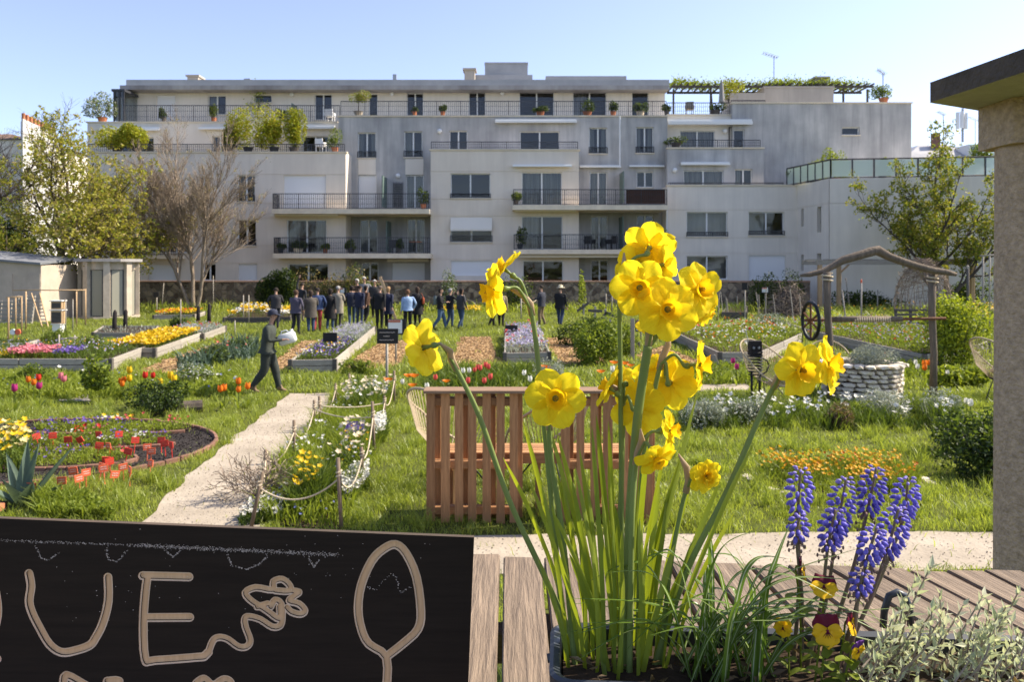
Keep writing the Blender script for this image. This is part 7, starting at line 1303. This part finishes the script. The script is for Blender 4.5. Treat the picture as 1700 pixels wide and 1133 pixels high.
def cup_mesh():
    if 'cup' in _pet: return _pet['cup']
    n = 36; prof = [(.02, .0), (.17, .03), (.23, .12), (.27, .22), (.31, .31), (.355, .37)]; vs = []
    for i, (r, z) in enumerate(prof):
        for k in range(n): a = 2 * PI * k / n; w_ = (i / 5) ** 2 * (.07 * math.sin(6 * a) + .05 * math.sin(11 * a + 1)); vs.append(((r * (1 + w_)) * math.cos(a), (r * (1 + w_)) * math.sin(a), z + w_ * .35))
    m = MB(); m.add(vs, [(i * n + k, i * n + (k + 1) % n, (i + 1) * n + (k + 1) % n, (i + 1) * n + k) for i in range(len(prof) - 1) for k in range(n)]); _pet['cup'] = m.mesh('cup', 'daff_cup', True); return _pet['cup']
def stamen_mesh():
    if 'st' in _pet: return _pet['st']
    m = MB()
    for k in range(6): a = k * PI / 3; m.tube([(.05 * math.cos(a), .05 * math.sin(a), .02), (.06 * math.cos(a), .06 * math.sin(a), .2)], .012, 4); m.ellipsoid((.06 * math.cos(a), .06 * math.sin(a), .23), (.02, .02, .05), 6, 4)
    m.tube([(0, 0, 0), (0, 0, .3)], .014, 5); m.ellipsoid((0, 0, .31), (.03, .03, .02), 6, 4); _pet['st'] = m.mesh('stamens', 'pollen', True); return _pet['st']
def bloom(root, c, face, r, roll=0.0, depth=1.0):
    """flower part with six petals, cup and stamens as sub-parts; the throat joins at c"""
    M = Matrix.Translation(c) @ frame_of(face, roll) @ Matrix.Scale(r, 4)
    b = MB(); b.tube([(0, 0, -.62), (0, 0, -.3), (0, 0, .02)], [.055, .06, .11], 8); o = b.build('flower', 'daff_stem', root, True, world=False); o.matrix_basis = root.matrix_basis.inverted() @ M
    for k in range(6):
        q = bpy.data.objects.new('petal', petal_mesh(R.randrange(9))); COL.objects.link(q); q.parent = o; q.matrix_basis = Matrix.Translation((0, 0, -.012 * (k % 2))) @ Matrix.Rotation(k * PI / 3 + R.uniform(-.06, .06), 4, 'Z') @ Matrix.Rotation(R.uniform(-.22, .08) * depth, 4, 'X')
    for me, nm in ((cup_mesh(), 'cup'), (stamen_mesh(), 'stamens')): q = bpy.data.objects.new(nm, me); COL.objects.link(q); q.parent = o
    return c - Vector(face).normalized() * r * .6
def curve(pts, n=14):
    o = []
    for i in range(len(pts) - 1):
        p0, p1, p2, p3 = pts[max(i - 1, 0)], pts[i], pts[i + 1], pts[min(i + 2, len(pts) - 1)]
        for j in range(n): t_ = j / n; o.append(.5 * ((2 * p1) + (-p0 + p2) * t_ + (2 * p0 - 5 * p1 + 4 * p2 - p3) * t_ * t_ + (-p0 + 3 * p1 - 3 * p2 + p3) * t_ ** 3))
    return o + [pts[-1]]
SOILZ = ZR - .024
def daffodil(label, path_, flowers, r0=.0052, r1=.0042, sp=None):
    """path_: (px, py, D) from the foot to the joint; flowers: (px, py, D, facing, radius px, roll)"""
    pts = [P(x, y, D) for x, y, D in path_]; pts[0].z = min(pts[0].z, SOILZ - .005); t = thing('daffodil', label, 'daffodil', pts[0])
    cv = curve(pts); n = len(cv); m = MB(); m.tube(cv, [.78 * (r0 + (r1 - r0) * i / (n - 1)) for i in range(n)], 10, flatten=.75); m.build('stem', 'daff_stem', t, True); J = pts[-1]; tdir = (cv[-1] - cv[-3]).normalized()
    if sp is None: sp = Vector((.25, -.1, .2))
    m = MB(); e = J + (tdir * .8 + Vector(sp)).normalized() * .042; k = (J.lerp(e, .45)) + Vector((.004, 0, .004)); m.tube([J - tdir * .012, J + tdir * .004, k, e], [.0044, .005, .0046, .001], 8, flatten=.5); m.build('spathe', 'spathe', t, True)
    for x, y, D, face, rp, roll in flowers:
        c = P(x, y, D); r = rp * 1.1 / F * D; back = bloom(t, c, face, r, roll); m = MB(); mid_ = J.lerp(back, .5) + tdir * .008 + Vector((0, 0, .004)); cv2 = curve([J - tdir * .004, mid_, back, back + Vector(face).normalized() * r * .2], 6); k2 = len(cv2); m.tube(cv2, [.0022 + (.0022 if i > k2 * .55 else 0) * math.sin(PI * min(1, (i / k2 - .55) / .45)) for i in range(k2)], 8); m.build('pedicel', 'daff_stem', t, True)
daffodil('daffodil leaning far left with one bloom seen from behind', [(968, 1090, 1.06), (905, 960, 1.07), (845, 830, 1.07), (795, 690, 1.07), (752, 602, 1.07)], [(702, 578, 1.06, (-.75, .45, -.2), 44, .3)], sp=(.3, -.1, -.6))
daffodil('daffodil with two blooms high on the left, seen from the side', [(940, 1095, 1.06), (922, 900, 1.08), (903, 700, 1.08), (890, 570, 1.08), (881, 510, 1.08)], [(836, 446, 1.08, (-.7, -.1, .55), 36, .2), (818, 484, 1.06, (-.85, -.35, -.15), 42, .8)], sp=(-.1, 0, -.6))
daffodil('daffodil with a single open bloom facing the viewer above the bench', [(955, 1090, 1.04), (935, 900, 1.05), (915, 760, 1.05), (912, 700, 1.05)], [(922, 662, 1.01, (.05, -1, .1), 46, .35)])
daffodil('thick central daffodil stalk with a cluster of four big open blooms', [(1040, 1098, 1.03), (1044, 900, 1.04), (1058, 700, 1.04), (1076, 575, 1.03)], [(1062, 478, 1.0, (-.12, -.95, -.1), 45, .5), (1108, 514, .985, (.1, -1, .05), 48, .1), (1160, 482, 1.02, (.45, -.75, .15), 44, .9), (1172, 518, 1.05, (.55, .2, -.4), 26, .4), (1088, 540, 1.05, (.1, .5, -.7), 30, .4)], .0085, .0075, sp=(-.3, -.2, .5))
daffodil('tall straight daffodil with blooms turned away at the very top', [(1030, 1095, 1.07), (1032, 900, 1.08), (1030, 640, 1.09), (1028, 470, 1.09)], [(1078, 412, 1.10, (.3, .75, .35), 42, .2), (1102, 440, 1.09, (.8, .45, .05), 36, .6), (1060, 440, 1.11, (-.2, .8, .2), 40, .1)], .0046, .004, sp=(.3, 0, 1))
daffodil('daffodil behind the centre with one bloom in profile to the right', [(1060, 1095, 1.08), (1066, 800, 1.09), (1085, 660, 1.09), (1098, 600, 1.09)], [(1163, 606, 1.08, (.95, -.15, .05), 40, .5), (1088, 612, 1.12, (-.3, .4, .4), 40, .2), (1112, 636, 1.10, (.2, .6, -.1), 42, .7)], .005, .004, sp=(.2, 0, .6))
daffodil('daffodil low behind the centre with blooms turned left and away', [(1020, 1092, 1.09), (1030, 850, 1.10), (1034, 700, 1.10), (1034, 668, 1.10)], [(1010, 644, 1.09, (-.5, .2, .3), 32, .3), (1060, 678, 1.09, (.3, .55, -.1), 44, .1), (1030, 634, 1.10, (-.3, .6, .1), 26, .9)], sp=(-.5, -.2, -.2))
daffodil('daffodil leaning far right with a pair of blooms', [(1085, 1092, 1.04), (1140, 950, 1.04), (1205, 820, 1.03), (1262, 690, 1.03), (1290, 632, 1.03)], [(1328, 614, 1.0, (.35, -.85, -.1), 44, .4), (1378, 606, 1.03, (.72, -.5, .2), 44, .9)], .0058, .0044, sp=(.5, -.1, .3))
daffodil('short daffodil with two small nodding blooms right of the centre', [(1045, 1095, 1.02), (1048, 900, 1.02), (1052, 800, 1.02), (1058, 758, 1.02)], [(1114, 716, 1.01, (.85, -.4, .1), 33, .2), (1090, 762, .99, (.3, -.6, -.55), 34, .7)], sp=(-.1, -.4, .1))
daffodil('short daffodil with one small ruffled double bloom low on the right', [(1095, 1094, 1.04), (1112, 950, 1.04), (1130, 850, 1.04), (1142, 805, 1.04)], [(1171, 792, 1.02, (.35, -.9, -.15), 28, .1), (1172, 790, 1.015, (.3, -.9, .1), 21, .5)], .0042, .0035, sp=(-.4, 0, -.2))
# leaves
fo_ = thing('daffodil_leaves', 'clump of upright strap leaves round the daffodil stems', 'leaves', pw(.13, .07, SOILZ))
def strap(parent, pts, w_, mat, name='leaf', fold=.25, world=True, tipw=.15, face=None):
    cv = curve([Vector(p) for p in pts], 7); n = len(cv); vs = []
    side0 = Vector(face) if face else Vector((1, 0, 0))
    for i, p in enumerate(cv):
        f = i / (n - 1); d = (cv[min(i + 1, n - 1)] - cv[max(i - 1, 0)]).normalized(); s = (side0 - d * side0.dot(d)).normalized(); nn = d.cross(s); hw = w_ * .5 * (1 if f < .72 else max(.04, math.cos((f - .72) / .28 * PI / 2 * .97))) * (.75 + .25 * min(1, f * 3))
        vs += [p - s * hw + nn * hw * fold, p, p + s * hw + nn * hw * fold]
    fs = []
    for i in range(n - 1): fs += [(3 * i, 3 * i + 1, 3 * i + 4, 3 * i + 3), (3 * i + 1, 3 * i + 2, 3 * i + 5, 3 * i + 4)]
    m = MB(); m.add(vs, fs); return m.build(name, mat, parent, True, world)
LV = [(960, 835, 760, 1.06), (985, 905, 690, 1.08), (955, 880, 800, 1.05), (975, 902, 860, 1.03), (990, 925, 720, 1.09), (1000, 915, 845, 1.02), (1005, 962, 745, 1.08), (1010, 975, 800, 1.06), (1015, 955, 775, 1.05), (1020, 990, 690, 1.10), (1025, 1000, 820, 1.04), (1030, 1010, 700, 1.09), (1030, 1018, 880, 1.02), (1035, 1060, 690, 1.10), (1045, 1075, 740, 1.08), (1050, 1082, 640, 1.10), (1055, 1110, 720, 1.09), (1060, 1095, 800, 1.04), (1065, 1130, 760, 1.06), (1075, 1158, 652, 1.07), (1085, 1150, 790, 1.05), (1090, 1185, 860, 1.04), (1100, 1195, 800, 1.05), (1110, 1252, 735, 1.03), (1115, 1220, 850, 1.06), (950, 868, 700, 1.09), (945, 895, 930, 1.03), (1035, 1035, 950, 1.0), (1000, 945, 920, 1.01), (1065, 1075, 900, 1.01), (1080, 1120, 905, 1.02), (1020, 1010, 760, 1.07), (1045, 1048, 800, 1.05), (985, 960, 850, 1.04), (1070, 1105, 830, 1.06), (1095, 1148, 900, 1.03), (970, 930, 790, 1.07), (1005, 985, 900, 1.02), (1055, 1062, 860, 1.03), (1040, 1022, 840, 1.05)] + [(R.uniform(945, 1110), 0, R.uniform(700, 930), R.uniform(1.01, 1.10)) for _ in range(9)]
LV = [(a, (a + (a - 1030) * R.uniform(.4, 1.1)) if not b else b, c, d) for a, b, c, d in LV]
for i, (xb, xt, yt, D) in enumerate(LV):
    b = P(xb + R.uniform(-14, 14), 1092, D); b.z = SOILZ - .004; tp = P(xt, yt, D + R.uniform(-.02, .02)); bow = Vector((-(xt - xb) * .00012, R.uniform(-.02, .015), 0)); strap(fo_, [b, b.lerp(tp, .35) + bow, b.lerp(tp, .72) + bow * .7, tp], R.uniform(.0054, .0084), 'daff_leaf', fold=R.uniform(.1, .5), face=(math.cos(R.uniform(-.9, .9)), R.uniform(-.7, .7), 0))
for i, q in enumerate(([(880, 690), (820, 560)],)): pass
# ---------------------------------------------------------------- grape hyacinths
leafm('muscari', (.22, .18, .64), (.07, .055, .34), .25, rough=.45, scale=40, tcol=(1, .9, 1)); leafm('muscari_top', (.32, .26, .62), (.24, .19, .52), .25, scale=40, tcol=(1, 1, 1)); leafm('muscari_dry', (.30, .20, .16), (.2, .12, .1), .2); basic('muscari_stem', (.20, .17, .08), (.17, .09, .09), scale=25)
mb_ = MB(); mb_.ellipsoid((0, 0, -.55), (.38, .38, .62), 9, 6); mb_.lathe([(.2, -1.12), (.27, -1.2)], 8); BELL = (mb_.v, mb_.f)
def muscari(label, top, bot, foot, D, n=48, rad=.0135):
    a, b, c = P(*top, D), P(*bot, D), P(*foot, D); b = b.lerp(a, .13); c.z = SOILZ - .003; t = thing('grape_hyacinth', label, 'grape hyacinth', c, group='grape hyacinths in the flower box'); ax = (a - b); L = ax.length; axn = ax.normalized()
    cv = curve([c, c.lerp(b, .55) + Vector((.004, 0, .0)), b, a - axn * .004], 8); m = MB(); k = len(cv); m.tube(cv, [.0032 - .0018 * i / k for i in range(k)], 8); m.build('stem', 'muscari_stem', t, True)
    m = MB(); e1 = axn.cross(Vector((0, 1, 0))).normalized(); e2 = axn.cross(e1)
    for i in range(n):
        f = (i + .5) / n; th = i * 2.39996; env = math.sin(PI * (.12 + .80 * (1 - f) ** .8)) ** .7; rr = rad * env * (.75 if f > .85 else 1) ; p = b + axn * L * (f * .96) + (e1 * math.cos(th) + e2 * math.sin(th)) * rr * .78; out = (e1 * math.cos(th) + e2 * math.sin(th)); down = (out * (.55 + .9 * f) - Vector((0, 0, 1)) * (1 - f * 1.1)).normalized(); s = .0076 * (1.0 if f < .7 else 1.25 - f * .6) * (.85 if f < .1 else 1); q = frame_of(-down) ; Mx = Matrix.Translation(p) @ q @ Matrix.Scale(s, 4)
        m.add([Mx @ Vector(v) for v in BELL[0]], BELL[1], 2 if f < .07 else 1 if f > .84 else 0)
    o = m.build('florets', ['muscari', 'muscari_top', 'muscari_dry'], t, True); o['kind'] = 'stuff'
    m = MB()
    for i in range(9): f = -.02 - i * .03; th = i * 2.4; p = b + axn * L * f; q = p + (e1 * math.cos(th) + e2 * math.sin(th)) * .011 + Vector((0, 0, -.003)); m.tube([p, q], .0006, 4); m.ellipsoid(q, (.0016, .0016, .0028), 6, 4)
    m.build('seed_pods', 'muscari_dry', t)['kind'] = 'stuff'
muscari('upright grape hyacinth farthest left in the flower box', (1330, 773), (1324, 868), (1318, 1085), 1.06); muscari('small pale grape hyacinth below the farthest left one', (1328, 852), (1322, 905), (1330, 1085), 1.03, 26, .009); muscari('tall grape hyacinth second from the left', (1406, 788), (1384, 912), (1345, 1085), 1.05, 60); muscari('smaller grape hyacinth leaning against the second tall one', (1388, 842), (1372, 922), (1338, 1088), 1.03, 44, .0125); muscari('tall grape hyacinth in the middle with the highest tip', (1456, 772), (1436, 868), (1365, 1085), 1.06, 54); muscari('grape hyacinth at the far right standing behind another', (1508, 789), (1497, 875), (1400, 1085), 1.07, 52); muscari('large grape hyacinth at the right front', (1494, 838), (1466, 938), (1385, 1088), 1.02, 60, .0155); muscari('grape hyacinth low between the right front one and the pansies', (1457, 872), (1435, 945), (1380, 1088), 1.0, 46, .0125); muscari('lowest grape hyacinth beside the planter handle', (1434, 944), (1424, 992), (1395, 1090), .99, 28, .0095)
# ---------------------------------------------------------------- pansies
leafm('pansy_maroon', (.14, .006, .028), (.075, .004, .016), .2, scale=60, tcol=(1, .5, .6)); leafm('pansy_yellow', (.80, .50, .012), (.74, .40, .01), .3, scale=60, tcol=(1, 1, .6)); leafm('pansy_purple', (.12, .03, .22), (.08, .02, .15), .2, scale=60)
def pansy(label, px, py, D, face, r, foot, top='pansy_maroon'):
    c = P(px, py, D); b = P(*foot, D); b.z = SOILZ; t = thing('pansy', label, 'pansy', b, group='pansies in the flower box'); face = Vector(face).normalized(); M = Matrix.Translation(c) @ frame_of(face) @ Matrix.Scale(r / F * D, 4)
    up = M.to_3x3().inverted() @ Vector((0, 0, 1)); a0 = math.atan2(up.y, up.x)
    for k, (da, L, wd, mt, dz) in enumerate(((.6, 1.05, 1.05, top, -.06), (-.6, 1.05, 1.05, top, -.09), (1.72, .92, .9, 'pansy_yellow', .03), (-1.72, .92, .9, 'pansy_yellow', .05), (PI, .95, 1.35, 'pansy_yellow', .08))):
        vs = []; nu, nv = 6, 6
        for i in range(nu + 1):
            f = i / nu; w_ = wd * math.sin(PI * min(.985, .05 + .94 * f ** 1.25)) ** .55
            for j in range(nv + 1): s = j / nv * 2 - 1; x = f * L * (1 - .12 * s * s * f); y = s * w_ * .5; z = dz + .1 * f * f - .12 * s * s * f + .04 * math.sin(7 * s + 5 * f + k); q = Matrix.Rotation(a0 + da, 3, 'Z') @ Vector((x, y, z)); vs.append(M @ q)
        m = MB(); m.add(vs, [(i * (nv + 1) + j, i * (nv + 1) + j + 1, (i + 1) * (nv + 1) + j + 1, (i + 1) * (nv + 1) + j) for i in range(nu) for j in range(nv)]); m.build('petal', mt, t, True)
    m = MB(); m.ellipsoid((0, 0, .09), (.09, .09, .06), 8, 5, M=M)
    for da in (-.75, -.4, 0, .4, .75): dv = Vector((math.cos(a0 + PI + da), math.sin(a0 + PI + da), 0)); m.tube([M @ (dv * .08 + Vector((0, 0, .1))), M @ (dv * .42 + Vector((0, 0, .115)))], [.03 * r / F * D, .004 * r / F * D], 4)
    m.build('eye', 'pansy_maroon', t, True)
    m = MB(); hook = c - face * (.5 * r / F * D) ; m.tube(curve([b, b.lerp(hook, .6) + Vector((.004, .004, .008)), hook + Vector((0, 0, .003)), c], 6), .0013, 6); m.build('stem', 'leaf_bright', t, True)
    for k in range(5):
        f = .12 + .15 * k; a = k * 2.4; p = b.lerp(c, f); d = Vector((math.cos(a), math.sin(a) * .6 - .3, .25)); strap(t, [p, p + d * .012 + Vector((0, 0, .004)), p + d * .026], .011, 'leaf_bright', fold=.3, face=(-math.sin(a), math.cos(a), 0))
pansy('pansy seen from the side half hidden behind the striped leaves', 1333, 948, 1.02, (.75, -.3, .1), 23, (1330, 1090)); pansy('pansy with deep crimson upper petals above the largest pansy', 1368, 975, .99, (-.25, -.6, .7), 25, (1352, 1092)); pansy('largest pansy with maroon top and yellow face', 1373, 1048, .975, (0, -1, .12), 30, (1362, 1105)); pansy('small yellow pansy farthest left, partly in the leaves', 1300, 1043, 1.0, (-.4, -.7, -.1), 18, (1310, 1100), 'pansy_yellow'); pansy('pansy turned to the right of the largest one', 1414, 1038, .985, (.7, -.6, .2), 20, (1385, 1100)); pansy('low pansy with one violet petal near the silver foliage', 1424, 1080, .97, (.35, -.6, -.2), 19, (1395, 1110), 'pansy_purple')
# ---------------------------------------------------------------- striped sedge
def sedgemat():
    m, t, b, o = new_mat('sedge'); n = t.nodes; L = t.links; at = n.new('ShaderNodeAttribute'); at.attribute_name = 'across'; r = n.new('ShaderNodeValToRGB'); e = r.color_ramp.elements; e[0].color = (.62, .64, .44, 1); e[0].position = .0; e[1].color = (.13, .215, .025, 1); e[1].position = .3
    L.new(at.outputs['Fac'], r.inputs[0]); L.new(r.outputs[0], b.inputs['Base Color']); b.inputs['Roughness'].default_value = .32; b.inputs['Specular IOR Level'].default_value = .5; tl = n.new('ShaderNodeBsdfTranslucent'); L.new(r.outputs[0], tl.inputs[0]); ms = n.new('ShaderNodeMixShader'); ms.inputs[0].default_value = .45; L.new(b.outputs[0], ms.inputs[1]); L.new(tl.outputs[0], ms.inputs[2]); L.new(ms.outputs[0], o.inputs[0])
sedgemat()
sd_ = thing('striped_sedge', 'arching white striped sedge in the middle of the flower box', 'sedge', P(1230, 1095, 1.02)); R.seed(17)
def sedge(pts, w_):
    cv = curve([Vector(p) for p in pts], 9); n = len(cv); vs = []; at = []
    for i, p in enumerate(cv):
        f = i / (n - 1); d = (cv[min(i + 1, n - 1)] - cv[max(i - 1, 0)]).normalized(); s = d.cross(Vector((0, 0, 1))); s = s.normalized() if s.length > .05 else Vector((1, 0, 0)); nn = s.cross(d); hw = w_ * .5 * (1 if f < .6 else max(.03, 1 - (f - .6) / .4))
        for q in (-1, -.4, .4, 1): vs.append(p + s * hw * q + nn * hw * .5 * abs(q)); at.append(0.0 if q < 0 and q > -.5 else 1.0)
    m = MB(); m.add(vs, [(4 * i + k, 4 * i + k + 1, 4 * i + k + 5, 4 * i + k + 4) for i in range(n - 1) for k in range(3)]); me = m.mesh('leaf', 'sedge', True); a = me.attributes.new('across', 'FLOAT', 'POINT'); a.data.foreach_set('value', at); link('leaf', me, sd_)
spec = [((1210, 1090), (1150, 960), (1072, 905)), ((1200, 1090), (1140, 1000), (1040, 1000)), ((1240, 1090), (1290, 960), (1445, 905)), ((1230, 1085), (1340, 985), (1450, 1005)), ((1250, 1090), (1360, 1010), (1480, 1060)), ((1220, 1090), (1180, 930), (1110, 880)), ((1260, 1090), (1290, 930), (1312, 870)), ((1190, 1090), (1110, 1020), (1030, 1090)), ((1150, 1105), (1050, 1025), (915, 1062)), ((1240, 1100), (1140, 1030), (1000, 1110)), ((1250, 1095), (1270, 1010), (1215, 900)), ((1260, 1090), (1240, 960), (1180, 880)), ((1200, 1095), (1290, 1020), (1370, 1100)), ((1230, 1090), (1180, 1010), (1100, 955)), ((1265, 1090), (1400, 985), (1500, 1075))]
for i in range(64):
    if i < len(spec): a, b, c = spec[i]
    else: a = (R.uniform(1130, 1290), R.uniform(1080, 1110)); an = R.uniform(-1.25, 1.25); L = R.uniform(120, 260); b = (a[0] + math.sin(an) * L * .7, a[1] - math.cos(an) * L * .75); c = (a[0] + math.sin(an) * L * 1.45, b[1] + R.uniform(-30, 60))
    D = 1.02 + R.uniform(-.045, .05); p0 = P(*a, D); p0.z = SOILZ - .003; dd = R.uniform(-.06, .04); sedge([p0, P(b[0] * .45 + a[0] * .55, b[1] * .62 + a[1] * .38, D + dd * .3), P(*b, D + dd * .6), P(*c, D + dd)], R.uniform(.006, .009))
# ---------------------------------------------------------------- silver leaved plant
leafm('silver_leaf', (.68, .67, .49), (.38, .44, .25), .4, rough=.6, scale=30, tcol=(1, 1, .75)); basic('silver_stem', (.34, .27, .20), (.22, .17, .12), scale=30)
sv = thing('silver_shrublet', 'silver leaved shrublet filling the right end of the flower box', 'plant', P(1560, 1120, 1.0)); R.seed(31)
def sprig(tip, foot, D, size=1.0, dens=1.0):
    a = P(*foot, D); a.z = max(SOILZ - .003, a.z) if a.z > SOILZ else SOILZ - .003; b = P(*tip, D + R.uniform(-.02, .02)); L = (b - a).length; m = MB(); cv = curve([a, a.lerp(b, .5) + Vector((R.uniform(-.012, .012), R.uniform(-.01, .01), -.004)), b], 8); m.tube(cv, [.0014 - .0006 * i / len(cv) for i in range(len(cv))], 5, mi=0); n = int(L / .0062 * dens)
    for k in range(n):
        f = .18 + .82 * (k + .5) / n; i = min(len(cv) - 2, int(f * (len(cv) - 1))); p = cv[i].lerp(cv[i + 1], f * (len(cv) - 1) - i); d = (cv[i + 1] - cv[i]).normalized(); e1 = d.cross(Vector((.3, 1, .1))).normalized(); e2 = d.cross(e1); th = k * 2.25 + R.uniform(-.3, .3); spread = 1.15 - .75 * f; out = ((e1 * math.cos(th) + e2 * math.sin(th)) * spread + d * (.45 + .6 * f)).normalized(); s = d.cross(out).normalized(); ll = size * R.uniform(.013, .021) * (1.1 - .3 * f); ww = ll * .2; nn = out.cross(s)
        m.add([p, p + out * ll * .4 - s * ww + nn * ww * .3, p + out * ll * .45 - nn * ww * .25, p + out * ll * .4 + s * ww + nn * ww * .3, p + out * ll - nn * ll * .12], [(0, 1, 2), (0, 2, 3), (1, 4, 2), (2, 4, 3)], 1)
    m.build('sprig', ['silver_stem', 'silver_leaf'], sv)['kind'] = 'stuff'
sprig((1545, 942), (1490, 1090), 1.03, 1.25); sprig((1520, 965), (1480, 1080), 1.04, 1.1); sprig((1560, 985), (1515, 1095), 1.02); sprig((1632, 990), (1560, 1110), 1.03, 1.1); sprig((1690, 985), (1630, 1120), 1.03); sprig((1500, 1000), (1470, 1100), 1.01); sprig((1600, 1005), (1550, 1110), 1.0)
for i in range(100): x = R.uniform(1450, 1730); y = R.uniform(1000, 1120) + max(0, 1530 - x) * .35; sprig((x, min(y, 1128)), (x - R.uniform(5, 70), min(y + R.uniform(60, 110), 1150)), R.uniform(.955, 1.07), R.uniform(.85, 1.15), 1.0)

# ---------------------------------------------------------------- look-alikes are told apart by their order in the picture
ORD = 'first second third fourth fifth sixth seventh eighth ninth tenth eleventh twelfth thirteenth fourteenth fifteenth sixteenth seventeenth'.split()
rows = {}
for o in COL.objects:
    if o.parent is None and o.get('group') and o.get('label'): rows.setdefault(o['label'], []).append(o)
for lab, os_ in rows.items():
    if 1 < len(os_) <= 17:
        os_.sort(key=lambda o: o.location.x / max(.1, o.location.y))
        for i, o in enumerate(os_): o['label'] = lab + (', leftmost of its kind' if i == 0 else ', ' + ORD[i] + ' from the left')
